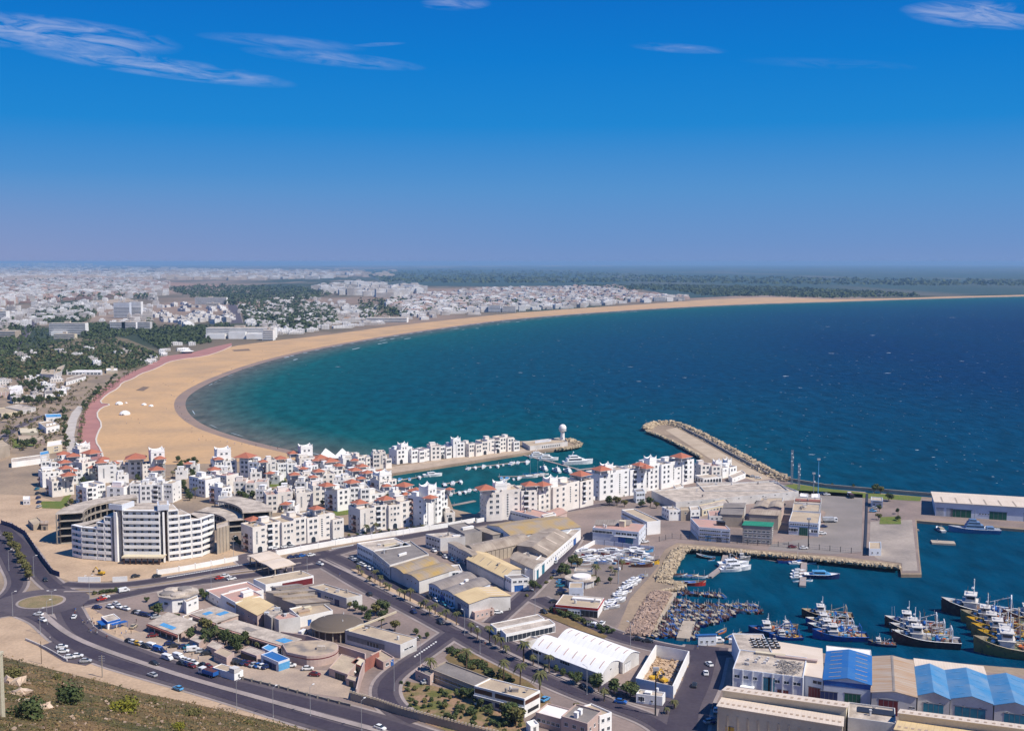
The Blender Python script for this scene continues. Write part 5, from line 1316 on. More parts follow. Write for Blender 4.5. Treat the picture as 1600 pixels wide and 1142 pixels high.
def horned_tower(E, F, u0, v0, w, d, z0, z1, horn=1.5, win=True):
    mb = MB(); mb.box(u0, u0 + w, v0, v0 + d, z0, z1, M=F)
    n = 8
    for side in range(4):
        for i in range(n):
            def zt(s_): return z1 + .35 + horn * (2 * abs(s_ - .5)) ** 2.6
            a, b = i / n, (i + 1) / n
            if side == 0: q = lambda s_, t: F(u0 + w * s_, v0 + t, 0)
            elif side == 1: q = lambda s_, t: F(u0 + w - t, v0 + d * s_, 0)
            elif side == 2: q = lambda s_, t: F(u0 + w * s_, v0 + d - t, 0)
            else: q = lambda s_, t: F(u0 + t, v0 + d * s_, 0)
            P_ = [q(a, 0), q(b, 0), q(b, .28), q(a, .28)]
            vs = [(x, y, z1 - .01) for x, y, _ in P_] + [(P_[0][0], P_[0][1], zt(a)), (P_[1][0], P_[1][1], zt(b)), (P_[2][0], P_[2][1], zt(b)), (P_[3][0], P_[3][1], zt(a))]
            mb.add(vs, [(0, 1, 5, 4), (2, 3, 7, 6), (4, 5, 6, 7), (1, 2, 6, 5), (3, 0, 4, 7)])
    mb.box(u0 - .15, u0 + w + .15, v0 - .15, v0 + d + .15, z1 - 1.1, z1 - .8, M=F)
    o = mb.obj('tower', white, E)
    if win:
        for k in range(2):
            x, y, _ = F(u0 + w * (.32 + .36 * k), v0)
            put('window', UW['window'], E, (x, y, z1 - 3.2), math.atan2(F.eu.y, F.eu.x), (w * .18, 1, 1.4))
    return o
def apt(label, M, Bp, D, h, ref='top', pav=(), tow=(), style=0, left='balcony', ground=False, cat='apartment block', name='apartment_block', low=None, group=None, segw=8, wallm=None, clutter=9, roof_tow=False):
    z = h if ref == 'top' else 0
    F = Frame(G(M[0], M[1], z), G(Bp[0], Bp[1], z), None, D)
    E = empty(name, F.o, label, cat, group)
    rr = random.Random(label)
    wm = wallm or rr.choice((white, white, warmw))
    n = max(1, round(F.L / segw)); cuts = [0] + [F.L * (i + rr.uniform(-.12, .12)) / n for i in range(1, n)] + [F.L]
    wl, rf = MB(), MB(); fl = 3.15
    segs = []
    for i in range(n):
        u0, u1 = cuts[i], cuts[i + 1]
        vo = (0, 1.0, .3, 1.6)[(i + style) % 4] if n > 1 else 0
        hh = h - (3.1 if (low and i in low) else 0) + (0, .5, 0, .9)[(i * 3 + style) % 4] * (0 if n == 1 else 1)
        vb = D - rr.choice((0, 0, 1.2))
        segs.append((u0, u1, vo, vb, hh))
        t = .25
        A = [F(u0, vo), F(u1, vo), F(u1, vb), F(u0, vb)]; I = [F(u0 + t, vo + t), F(u1 - t, vo + t), F(u1 - t, vb - t), F(u0 + t, vb - t)]
        vs = [(x, y, 0) for x, y, _ in A] + [(x, y, hh) for x, y, _ in A] + [(x, y, hh) for x, y, _ in I] + [(x, y, hh - .9) for x, y, _ in I]
        fs = []
        for q in range(4):
            j = (q + 1) % 4; fs += [(q, j, 4 + j, 4 + q), (4 + q, 4 + j, 8 + j, 8 + q), (8 + q, 8 + j, 12 + j, 12 + q)]
        wl.add(vs, fs); rf.add([(x, y, hh - .88) for x, y, _ in I], [(0, 1, 2, 3)])
    wl.obj('wall', wm, E); rf.obj('roof', rr.choice((terr_roof, tan_roof, terr_roof, pink_roof)), E)
    a0 = math.atan2(F.eu.y, F.eu.x); nwin = 0
    for i, (u0, u1, vo, vb, hh) in enumerate(segs):
        w = u1 - u0; floors = int((hh - 1.0) / fl); zb = hh - floors * fl - .2
        st = (i * 2 + style) % 5
        def pw(u, zz, ww, wh, kind='window'):
            x, y, _ = F(u, vo)
            put('balcony' if kind == 'balcony' else ('door' if kind == 'arch' else 'window'), UW[kind], E, (x, y, zz), a0, (ww, 1, wh))
        for f in range(floors):
            zz = zb + f * fl
            if zz < .3: zz = .5
            if st in (0, 3):
                for c in (.3, .70): pw(u0 + w * c, zz + .45, 1.9, 1.8)
                nwin += 2
            elif st == 1:
                pw(u0 + w * .22, zz + 1.0, 1.0, 1.0); pw(u0 + w * .5, zz + .6, 1.6, 1.6)
                if f: pw(u0 + w * .78, zz + .7, 1.3, 1.4)
            elif st == 2:
                pw(u0 + w * .74, zz + .8, 2.0, 1.1)
            else:
                pw(u0 + w * .3, zz + .3, 2.8, 2.3, 'balcony'); pw(u0 + w * .72, zz + .6, 1.6, 1.6)
        if st == 2: pw(u0 + w * .3, zb + .9, .9, max(3, (floors - 1) * fl), 'slit')
        if ground and i % 2 == 0: pw(u0 + w * .5, 0, 2.6, 3.2, 'arch')
    # left side and right side
    for face, md in ((3, left), (1, 'window')):
        cols = max(1, int(D / 4.5)); floors = int((segs[0 if face == 3 else -1][4] - 1) / fl)
        for f in range(floors):
            for c in range(cols):
                t = D * (c + .5) / cols
                p, a = F.face(face, t)
                if md == 'balcony' and c % 2 == cols % 2: put('balcony', UW['balcony2'], E, (p.x, p.y, .5 + f * fl), a, (3.2, 1, 2.2))
                else: put('window', UW['window'], E, (p.x, p.y, 1.1 + f * fl), a, (1.1, 1, 1.2))
    roof_clutter(E, F, h - .85, clutter, rr, v0=.25)
    # raised roof rooms
    for k in range(max(1, n // 2)):
        i = rr.randrange(n); u0, u1, vo, vb, hh = segs[i]
        rbox(E, F, 'stair_head', u0 + .8, u0 + (u1 - u0) * .62, vo + D * .4, vo + D * .4 + 3.4, hh - .88, hh + 1.7, wm, .12)
    for (px, py, zz, s) in pav:
        p = G(px, py, zz) - F.o; pavilion(E, p.x, p.y, zz, s * 1.22, a0)
    for (px, py, zt, w) in tow:     # px of the tower's front left top corner
        p = G(px, py, zt) - F.o; u = p.dot(F.eu); v = Vector((p.x, p.y, 0)).dot(F.ev)
        horned_tower(E, F, u, max(v, 3.0 if roof_tow else .3), w, w * .8, (h - 1.2) if roof_tow else 0.0, zt, win=not roof_tow)
    return E, F
# marina front row (right of the basin)
apt('first white five-storey marina block right of the basin mouth, nearest its own red roof', (760, 770), (840, 765), 15, 16.5, pav=[(759, 763, 19, 7.5), (828, 757, 19, 6.5)], tow=[(782, 762, 20.5, 7)], style=0, left='window', roof_tow=True, segw=11)
apt('second white marina block of the front row with red roof at its right end', (845, 766), (928, 748), 14, 16.0, pav=[(848, 757, 18.6, 6.2), (907, 741, 19, 7.5)], tow=[(860, 750, 20.0, 7)], style=3, left='window', roof_tow=True, segw=11)
apt('third white marina block of the front row with red roof at its left end', (937, 741), (1011, 731), 14, 16.2, pav=[(940, 733, 18.8, 7.5), (1000, 726, 18.6, 6)], tow=[(960, 732, 20, 6.5)], style=0, left='window', roof_tow=True, segw=11)
apt('fourth white marina block of the front row next to the breakwater', (1016, 729), (1085, 717), 14, 16.0, pav=[(1064, 713, 18.8, 8), (1009, 730, 17.5, 6)], tow=[(1029, 720, 20, 6.5)], style=3, left='window', roof_tow=True, segw=11)
# front row along the street wall
apt('white four-storey street block with red corner roof right of the shell building', (395, 824), (520, 803), 14, 13.4, pav=[(396, 811, 13.8, 5.5), (495, 794, 16.6, 5)], style=2, ground=True)
apt('lower white end section at the right end of the first street block', (520, 812), (537, 809), 12, 10.4, style=1, clutter=3)
apt('white four-storey street block left of the tall arched gate tower', (563, 796), (668, 781), 14, 13.4, pav=[(562, 785, 15, 6), (603, 779, 15.6, 6)], style=2, ground=True, tow=())
E, F = apt('tall horned white gate tower block at the corner of the marina basin', (664, 778), (703, 766), 13, 16.5, pav=[(672, 777, 17.4, 5), (631, 758, 16, 6.5), (650, 766, 16, 6), (702, 764, 17.2, 3.5)], tow=[(684, 764, 21.5, 8)], style=1, ground=True)
apt('small white arched pavilion building beside the gate tower', (696, 801), (711, 800), 8, 5.5, style=1, clutter=1, ground=True)
# middle clusters
apt('white flats with twin red roofs in the middle of the quarter', (527, 765), (546, 762), 14, 13, pav=[(511, 758, 15.4, 6), (550, 753, 15.4, 6)], style=0)
apt('white flats with slender stair tower right of the garden', (546, 764), (578, 762), 14, 12.4, style=3)
apt('square white flats with four dark windows before the gate tower', (576, 772), (601, 769), 12, 8.4, style=0, clutter=4)
apt('white tower house with curved top on the edge of the marina basin', (594, 752), (620, 748), 11, 11, tow=[(593, 741, 14.5, 9)], pav=[(574, 738, 12, 5), (594, 737, 12, 5)], style=1)
apt('white terrace house between the tower house and the red-roofed gate block', (617, 770), (652, 766), 10, 9.5, pav=[], style=2, clutter=6)
apt('white flats with louvred side facing the inner garden', (489, 759), (512, 757), 12, 11.6, style=0)
apt('white roof terraces with one red corner roof in the centre left', (454, 745), (500, 742), 14, 9.5, pav=[(460, 741, 11, 5)], style=1)
apt('broad white terraced flats behind the central garden', (500, 741), (524, 739), 14, 9.5, pav=[(498, 736, 11.4, 5.4)], style=3)
apt('small white house with pointed dormer below the second red roof row', (466, 731), (498, 728), 12, 9, pav=[(501, 715, 10, 7.5)], style=4)
apt('white house under the wide red roof near the quay restaurants', (508, 728), (536, 725), 10, 8, pav=[(516, 720, 9.5, 8), (530, 727, 9, 5)], style=1)
apt('white house with double red roofs overlooking the quay', (548, 737), (588, 733), 10, 9.5, pav=[(555, 734, 11.5, 6), (566, 728, 11.5, 5.5)], style=2)
apt('white villa with broad grey terrace left of the quay row', (536, 716), (560, 714), 10, 7, style=0, clutter=3)
apt('long white garden flats left of the pointed tents', (434, 725), (464, 723), 12, 10, pav=[(438, 716, 12, 6), (458, 708, 12, 6)], style=1)
apt('tall narrow white stair block beside the red corner roof', (416, 719), (431, 718), 9, 13.5, pav=[(411, 721, 13, 4.5)], style=2)
apt('white beachfront flats with big central red roof', (372, 720), (404, 722), 12, 11, pav=[(384, 713, 13.4, 9)], style=3)
apt('white beachfront flats with horned tower and small red roof', (335, 722), (370, 719), 12, 11, tow=[(339, 704, 17.5, 9.5)], pav=[(341, 717, 12.4, 5), (335, 733, 9, 6)], style=1)
apt('white flats with palm-lined front behind the brown building shell', (293, 745), (320, 750), 13, 11, style=1)
apt('white terraced flats between the lane and the brown shell', (320, 742), (352, 746), 12, 10, style=4)
apt('mauve-sided flats with stepped white roofs near the centre', (364, 755), (417, 754), 13, 9.8, style=3)
apt('white flats with rounded balconies at the foot of the concrete ramp building', (347, 762), (362, 759), 12, 10.5, style=1)
apt('cream-roofed white flats right of the concrete ramp building', (416, 773), (458, 770), 13, 10.8, style=0)
apt('narrow dark-sided white flats between the cream-roofed block and the garden', (463, 770), (489, 768), 12, 11, style=2)
apt('white horned tower house closest to the beach corner', (468, 716), (492, 714), 11, 11, tow=[(470, 699, 17, 8.5)], pav=[(457, 708, 13, 4.5)], style=1)
# left cluster
apt('white step-backed flats with red corner roofs at the left edge of the quarter', (81, 752), (116, 748), 13, 10, pav=[(107, 742, 13, 6.4), (103, 731, 13, 6), (101, 722, 13, 6)], style=0)
apt('pale tiered flats behind the left step-backed block', (66, 738), (96, 735), 12, 10, style=1, low=(1,))
apt('upper white tiered flats with thin chimneys at the left edge', (64, 723), (94, 721), 12, 10, style=3)
apt('fan-shaped white flats with long lavender side wall', (135, 762), (166, 757), 14, 11, style=4)
apt('white flats continuing right of the fan-shaped block', (166, 760), (193, 761), 13, 10.4, style=3)
apt('white three-storey flats left of the palm lane', (202, 758), (237, 757), 13, 11.2, style=1)
apt('white three-storey flats with dark balconies beside the palm lane', (238, 757), (268, 758), 13, 11, style=4)
apt('white flats with two tall white fins in the back row', (153, 727), (182, 725), 11, 12, pav=[(158, 722, 13, 5.4), (162, 717, 13, 5.5)], style=2)
apt('light back-row flats between the fins and the big red roof', (176, 727), (200, 726), 11, 9.6, pav=[(179, 723, 10.5, 5)], style=0)
apt('back-row white block under the big red hipped roof', (200, 720), (223, 719), 12, 12.4, pav=[(212, 715, 14.6, 10)], style=3)
apt('back-row white terraces with tall rectangular screen tower', (223, 727), (258, 724), 12, 10, tow=[(237, 706, 19, 9)], pav=[(250, 716, 14, 5.6), (245, 733, 11, 7)], style=1)
apt('white block with wide red veranda roof near the promenade', (128, 723), (152, 719), 11, 12, pav=[(143, 707, 14.4, 8)], style=0)
apt('lavender-sided white tower at the very end of the promenade', (124, 702), (139, 700), 10, 15, tow=[(125, 696, 16.5, 7.5)], style=2, clutter=2)
apt('white flats with two joined red roofs at the beach corner of the quarter', (95, 718), (124, 716), 12, 11, pav=[(99, 709, 13, 6.6), (114, 712, 13, 6.6)], style=3)
# quay row on the pier
for i, (lab, M, Bp, D, h, tw) in enumerate((
    ('first low white building of the quay row beside the pointed tents', (541, 712), (560, 711), 9, 8, ()),
    ('second white building of the quay row with grid of dark windows', (561, 716), (585, 713), 10, 8.6, ()),
    ('third quay-row building with tall central block of windows', (583, 709), (603, 708), 10, 11, ()),
    ('lower quay-row link with glazed ground floor', (603, 717), (612, 716), 9, 7, ()),
    ('quay-row block with horned corner tower and arched gate', (620, 703), (645, 700), 11, 10.4, ((633, 697, 13.5, 6),)),
    ('long low quay-row building with shaded arcade', (645, 706), (673, 702), 10, 8.4, ()),
    ('quay-row block with double arch under white piers', (673, 697), (689, 696), 10, 10.8, ()),
    ('second long low quay-row building right of the double arch', (689, 700), (713, 697), 10, 8.4, ()),
    ('second horned tower block of the quay row', (713, 692), (726, 691), 11, 11, ((714, 689, 13.6, 6),)),
    ('ochre-shadowed quay-row block behind the second tower', (735, 696), (753, 693), 10, 9, ()),
    ('quay-row block above the white restaurant tent', (753, 690), (783, 687), 10, 10.2, ()),
    ('last tall quay-row block at the pier end', (783, 686), (803, 683), 11, 10.6, ()),
    ('end pavilion of the quay row stepping down to the pier wall', (803, 690), (812, 689), 9, 7.6, ()))):
    apt(lab, M, Bp, D, h, tow=tw, style=(0, 3)[i % 2], left='window', segw=5.5, ground=(i % 3 == 1), clutter=4)
inf = random.Random(8)
for (x, y, h_) in ((150, 733, 7), (120, 738, 8), (192, 742, 7), (236, 745, 8), (283, 735, 6), (300, 727, 6), (330, 748, 7), (352, 735, 8), (400, 738, 7), (428, 742, 6), (408, 764, 8), (446, 762, 9), (470, 752, 8), (480, 735, 8), (520, 735, 8), (545, 747, 9), (570, 750, 8), (584, 758, 7), (540, 775, 8), (600, 785, 9), (350, 775, 8), (452, 790, 9), (640, 775, 9), (500, 722, 7), (560, 722, 6), (530, 750, 8), (495, 748, 8), (610, 762, 8), (575, 742, 8)):
    apt('small white flat-roofed house squeezed between the larger marina blocks', (x - 9, y), (x + 9, y - inf.uniform(-1, 2)), 8, h_, ref='top', style=inf.randrange(4), segw=7, clutter=3, group='small infill houses of the marina', pav=[(x - 6, y - 3, h_ + 2.2, 4.2)] if inf.random() < .4 else ())
# pointed tents
for k, (px, py) in enumerate(((511, 719), (534, 719))):
    c = G(px, py); mb = MB(); s = 6
    vs = [(-s, -s * .8, 2.4), (s, -s * .8, 2.4), (s, s * .8, 2.4), (-s, s * .8, 2.4), (-1.0 if k == 0 else .5, 0, 9.0)]
    E = empty('pointed_tent_roof', c, ('left' if k == 0 else 'right') + ' one of two white peaked tent roofs on the shore', 'tent roof')
    mb.add(vs, [(0, 1, 4), (1, 2, 4), (2, 3, 4), (3, 0, 4), (3, 2, 1, 0)]); mb.obj('canopy', white, E)
    b = MB(); b.box(-s * .8, s * .8, -s * .6, s * .6, 0, 2.4); b.obj('wall', pinkw, E)
c = G(748, 703); E = empty('restaurant_tent', c, 'white stretched restaurant tent on the quay', 'tent roof')
mb = MB(); mb.add([(-5, -3, 2.6), (0, -3.4, 2.0), (5, -3, 3.4), (5, 3, 3.0), (0, 3, 3.4), (-5, 3, 2.4), (0, 0, 4.2)], [(0, 1, 6), (1, 2, 6), (2, 3, 6), (3, 4, 6), (4, 5, 6), (5, 0, 6)]); mb.obj('canopy', white, E)
for x, y in ((-4.8, -2.8), (4.8, -2.8), (4.8, 2.8), (-4.8, 2.8)): MB().cyl(x, y, 0, 2.8, .08, n=5).obj('pole', steel, E)
# pier end building and lighthouse
B('pier_building', 'low white curved-ended building on the pier before the lighthouse', 'building', (816, 690), (828, 697), (887, 690), 3.4, 'offw', 'tanr', feats=(('w', 0, 9, [.6], 1.2, 1.8, .3, .8), ('b', 'terrace_screen', .25, .55, 16, .4, 1.6, 'bluew')))
c = G(879, 693); E = empty('lighthouse', c, 'white mushroom-topped lighthouse at the tip of the marina pier', 'lighthouse')
MB().lathe(0, 0, [(2.4, 0), (1.75, 1.2), (1.55, 9), (1.75, 9.6)], 20).obj('shaft', white, E)
MB().lathe(0, 0, [(1.9, 9.6), (3.0, 10.4), (3.0, 10.8), (2.6, 10.9)], 20).obj('gallery', offw, E)
mb = MB(); mb.lathe(0, 0, [(2.3, 10.9), (2.9, 11.8), (3.0, 12.8), (2.7, 14.0), (2.0, 14.9), (1.0, 15.5), (.1, 15.7)], 20); mb.obj('dome', white, E)
put('window', UW['window'], E, (0, -1.75, 4), 0, (.6, 1, 1.2))
# breakwater base house
E, F = apt('white stepped yacht-club building at the root of the breakwater', (1097, 729), (1127, 727), 12, 9.6, style=3, left='window', tow=[(1118, 722, 10.5, 5)], clutter=2)
apt('right wing of the white yacht-club building beside the breakwater', (1131, 733), (1152, 728), 10, 6.5, style=1, left='window', clutter=2, tow=[(1137, 720, 9.5, 5)])
B('annex', 'low white annex in front of the yacht-club building', 'building', (1138, 742), (1144, 747), (1165, 739), 3.4, 'white', 'terr', feats=(('w', 0, 3, [1.2], 1, .9),))
B('annex', 'long low white colonnade left of the yacht-club building', 'building', (1086, 742), (1099, 747), (1128, 744), 4.2, 'white', 'terr', feats=(('w', 0, 6, [.5], 1.8, 2.6, .03, .97, 'arch'), ('w', 3, 3, [.5], 1.8, 2.6, .03, .97, 'arch')))
B('annex', 'small white pump house on the grass before the hangar', 'hut', (1052, 757), (1056, 762), (1068, 759), 4, 'white', 'terr', feats=(('w', 0, 2, [1.4], .8, .8),))

# ---------------------------------------------------------------- hotel
E = empty('hotel', G(220, 878), 'large white terraced hotel with balcony bands and two brown stair recesses', 'hotel')
HO = E.location.copy()
brown = pmat('brown_cladding', (.10, .055, .04), .7, (.07, .04, .03), .5, 4)
def hblock(M, Bp, D, floors, ref=None, fl=3.0, recess=1.5, base=0.6, wins=True, z00=0.0):
    F = Frame(G(*M), G(*Bp), None, D)
    o = F.o - HO
    K = lambda u, v, z: tuple(Vector(F(u, v, z)) + o)
    top = base + floors * fl
    w = MB()
    w.box(0, F.L, recess, D, 0, top + .3, M=K)
    w.box(0, .35, 0, recess, 0, top + .3, M=K); w.box(F.L - .35, F.L, 0, recess, 0, top + .3, M=K)
    w.box(.35, F.L - .35, 0, recess, top, top + .3, M=K)
    w.obj('wall', white, E)
    MB().box(.3, F.L - .3, recess + .3, D - .3, top + .3, top + .34, M=K).obj('roof', terr_roof, E)
    a = math.atan2(F.eu.y, F.eu.x)
    for f in range(floors):
        z = base + f * fl
        b = MB(); b.box(.35, F.L - .35, -.12, .14, z - .3, z + 1.2, M=K); b.box(.35, F.L - .35, .14, recess, z - .25, z, M=K)
        b.obj('balcony', white, E)
        if wins:
            n = max(1, int(F.L / 3.6))
            for c in range(n):
                p = Vector(K(F.L * (c + .5) / n, recess, z)); put('window', UW['window'], E, p, a, (1.7 if (c + f) % 3 else 1.1, 1, 2.2))
    return F
hblock((128, 873), (152, 875), 15, 5); hblock((113, 869), (128.3, 873), 15, 5, wins=True)
hblock((152.3, 875), (164, 876), 15, 6); hblock((164.3, 876), (176, 876.5), 15, 7)
hblock((193, 878), (251, 878.5), 16, 8, base=1.2)
hblock((264, 877), (281, 875), 15, 8); hblock((281.3, 875), (300, 872), 15, 7); hblock((300.3, 872), (316, 869.5), 15, 6); hblock((316.3, 869), (336, 861), 12, 6)
for a, b in (((176.3, 876), (192.7, 877.5)), ((251.3, 878), (263.7, 877))):
    F = Frame(G(*a), G(*b), None, 13); o = F.o - HO
    K = lambda u, v, z: tuple(Vector(F(u, v, z)) + o)
    MB().box(0, F.L, 2.6, 13, 0, 25.6, M=K).obj('stair_recess', brown, E)
    MB().box(F.L * .36, F.L * .62, -1.2, 2.6, 0, 24.5, M=K).obj('stair_fin', white, E)
    mb = MB(); mb.box(-.8, F.L + .8, -.8, 9, 25.6, 28.2, M=K); mb.obj('tower_cap', bluew, E)
    mb = MB(); mb.box(0, F.L, 0, 8, 28.21, 28.5, M=K); mb.obj('roof_hatch', terr_roof, E)
F = Frame(G(190, 882), G(254, 882.5), None, 6); o = F.o - HO
MB().box(0, F.L, 0, 6, 3.2, 3.9, M=lambda u, v, z: tuple(Vector(F(u, v, z)) + o)).obj('entrance_canopy', cream, E)
for k in range(7):
    MB().box(F.L * (k + .3) / 7, F.L * (k + .3) / 7 + .5, .3, .8, 0, 3.2, M=lambda u, v, z: tuple(Vector(F(u, v, z)) + o)).obj('column', brown, E)
# curved concrete shells
def shell_arc(label, cx, cy, r0, r1, a0, a1, floors, fl=3.2, top=None):
    c = G(cx, cy); E = empty('building_shell', c, label, 'building'); n = 14
    def ring(z0, z1, ra, rb, nm, m):
        mb = MB(); A = [R(a0 + (a1 - a0) * i / n) for i in range(n + 1)]
        o_ = [(rb * math.cos(t), rb * math.sin(t)) for t in A]; i_ = [(ra * math.cos(t), ra * math.sin(t)) for t in A]
        vs = [(x, y, z0) for x, y in o_] + [(x, y, z0) for x, y in i_] + [(x, y, z1) for x, y in o_] + [(x, y, z1) for x, y in i_]
        N = n + 1; fs = []
        for i in range(n):
            fs += [(i, i + 1, 2 * N + i + 1, 2 * N + i), (N + i + 1, N + i, 3 * N + i, 3 * N + i + 1), (2 * N + i, 2 * N + i + 1, 3 * N + i + 1, 3 * N + i), (i + 1, i, N + i, N + i + 1)]
        fs += [(0, 2 * N, 3 * N, N), (n, N + n, 3 * N + n, 2 * N + n)]
        mb.add(vs, fs); mb.obj(nm, m, E)
    for f in range(floors + 1):
        ring(f * fl, f * fl + .35, r0, r1, 'floor_slab' if f < floors else 'roof', conc if f < floors else terr_roof)
        if 0 < f < floors + 1: ring(f * fl - .0 + .35, f * fl + 1.0, r0, r0 + .2, 'parapet', conc)
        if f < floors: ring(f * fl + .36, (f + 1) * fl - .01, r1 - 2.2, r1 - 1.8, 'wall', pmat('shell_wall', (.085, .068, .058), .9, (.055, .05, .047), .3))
    for k in range(11):
        t = R(a0 + (a1 - a0) * (k + .02) / 10.2)
        for rr_ in (r0 + .5, r1 - .5): MB().box(-.25, .25, -.25, .25, .3, floors * fl).obj('column', conc, E, (rr_ * math.cos(t), rr_ * math.sin(t), 0))
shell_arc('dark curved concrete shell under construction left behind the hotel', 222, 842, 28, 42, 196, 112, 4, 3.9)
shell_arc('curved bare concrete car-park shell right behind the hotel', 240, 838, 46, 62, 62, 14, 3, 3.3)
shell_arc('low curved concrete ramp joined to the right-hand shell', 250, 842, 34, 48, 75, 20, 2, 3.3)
B('building_shell', 'tall tan stair block with grid panels at the right side of the hotel', 'building', (338, 818), (338, 826), (358, 820), 13, 'tan', 'terr', feats=(('fin', 0, 4, 'conc'),))
B('site_hut', 'brown dirt-coloured site hut on the building site', 'hut', (44, 812), (52, 820), (66, 815), 3.2, 'tan', 'tanr', feats=(('d', 3, .5, 1.2, 2, 'p_dark'),))
B('site_hut', 'small striped shed on the bare building ground', 'hut', (64, 814), (64, 820), (75, 820), 3, 'tan', 'rrust', 'mono', 'v', .5, feats=(('d', 0, .5, 1.2, 2, 'p_dark'),))
B('site_hut', 'low white container stack at the left building site', 'hut', (36, 775), (36, 780), (47, 780), 3.4, 'white', 'whiter', feats=(('w', 0, 2, [1.2], 1, .8),))
# left-edge buildings beyond the quarter
for lab, A, M, Bp, h, wl, rf, ft in (
    ('white hall with two dark slots facing the promenade lawn', (74, 690), (73, 698), (97, 694), 5.5, 'cream', 'whiter', (('w', 0, 1, [1.2], 4, .9, .4, .8), ('w', 0, 1, [3.4], 4, .9, .4, .8))),
    ('white beach club with three white umbrellas on its terrace', (60, 660), (72, 668), (93, 664), 5.0, 'white', 'tanr', (('w', 0, 3, [.8], 2.4, 1.6), ('b', 'umbrella', .2, .3, 3, 3, 1, 'white'), ('b', 'umbrella', .45, .3, 3, 3, 1, 'white'), ('b', 'umbrella', .7, .3, 3, 3, 1, 'white'))),
    ('blue-roofed beach club beside the promenade path', (70, 647), (72, 652), (97, 651), 3.6, 'white', 'p_sky', ()),
    ('sand-coloured fan-shaped roof beside the left road', (30, 668), (32, 676), (60, 676), 3, 'cream', 'cream', ()),
    ('low pink annex beside the fan-shaped roof', (28, 680), (30, 688), (70, 688), 3, 'pink', 'tanr', ()),
    ('white flat-roofed club row under the trees', (8, 636), (34, 641), (56, 636), 4, 'offw', 'terr', (('w', 0, 4, [1.2], 1.2, 1.2),)),
    ('second white club row farther left', (-20, 640), (2, 646), (30, 642), 4, 'cream', 'tanr', ()),
    ('white villa with striped awnings left of the beach trees', (14, 606), (16, 616), (36, 608), 6, 'white', 'whiter', (('w', 0, 4, [3.6, 1.0], 1.6, 1.1),)),
    ('large grey-pink flat building at the left frame edge', (-30, 604), (-26, 614), (16, 612), 6, 'pink', 'tanr', (('fin', 0, 6, 'white'),)),
    ('pale pavilion with broad roof before the park trees', (66, 576), (63, 584), (84, 585), 6, 'offw', 'tanr', (('w', 0, 6, [1.5, 3.8], 1.4, 1.2),)),
    ('right half of the broad-roofed pavilion before the park', (90, 574), (84, 585), (96, 580), 6, 'offw', 'tanr', (('w', 0, 3, [1.5, 3.8], 1.4, 1.2),)),
    ('white bungalow in the beach gardens with blue-grey roof', (70, 610), (70, 616), (86, 615), 3.6, 'white', 'greyr', (('w', 0, 3, [1.0], 1.4, 1.2),)),
    ('white villa with arched veranda beside the dark garden trees', (90, 608), (90, 614), (104, 612), 4, 'white', 'whiter', (('w', 0, 3, [1.0], 1.4, 1.2),)),
    ('white long restaurant with glass veranda at the park edge', (104, 591), (103, 597), (134, 588), 4.2, 'white', 'rtan', (('w', 0, 7, [.8], 2, 2),)),
    ('low white colonnade stretching along the park edge', (104, 578), (104, 581), (160, 581), 4, 'white', 'whiter', (('w', 0, 9, [.6], 4, 2.4),)),
    ('cream round-topped kiosk house at the promenade bend', (166, 575), (166, 579), (184, 579), 4, 'cream', 'whiter', (('b', 'cupola', .4, .3, 4, 4, 5, 'cream'),)),
    ('bright blue tarpaulin roof beside the white quarter wall', (62, 706), (63, 711), (77, 708), 3, 'offw', 'p_sky', ()),
    ('white retaining hall under the bare hillside lot', (18, 716), (18, 722), (64, 716), 4, 'white', 'terr', ()),
    ('brown earth block building cut by the left frame edge', (-20, 694), (-10, 702), (15, 694), 9, 'tan', 'tanr', ())):
    B('beach_building', lab, 'building', A, M, Bp, h, wl, rf, feats=ft)
for k, (px, py, s) in enumerate(((186, 632, 3.2), (195, 648, 4.2), (197, 630, 1.2), (225, 633, 2.2), (236, 635, 2.0))):
    c = G(px, py); E = empty('beach_tent', c, ('small', 'largest', 'tiny', 'left flat', 'right flat')[k] + ' white tent standing on the empty sand', 'tent')
    MB().lathe(0, 0, [(s * 1.2, 0), (s * 1.25, s * .3), (s * .9, s * .7), (s * .3, s * .95), (.1, s)], 10).obj('canopy', white, E)
    MB().box(-.5, .5, -s * 1.3, -s * 1.1, 0, s * .4).obj('door', P['grey'], E)
c = G(292, 552); E = empty('beach_pavilion', c, 'white boat-shaped beach pavilion with curved roof above the sand', 'building')
MB().lathe(0, 0, [(9, 3.0), (11, 3.5), (7, 4.4), (2.4, 5.6), (.4, 6.4)], 14).obj('roof', white, E); MB().cyl(0, 0, 0, 3.0, 8, n=14).obj('wall', shade, E)
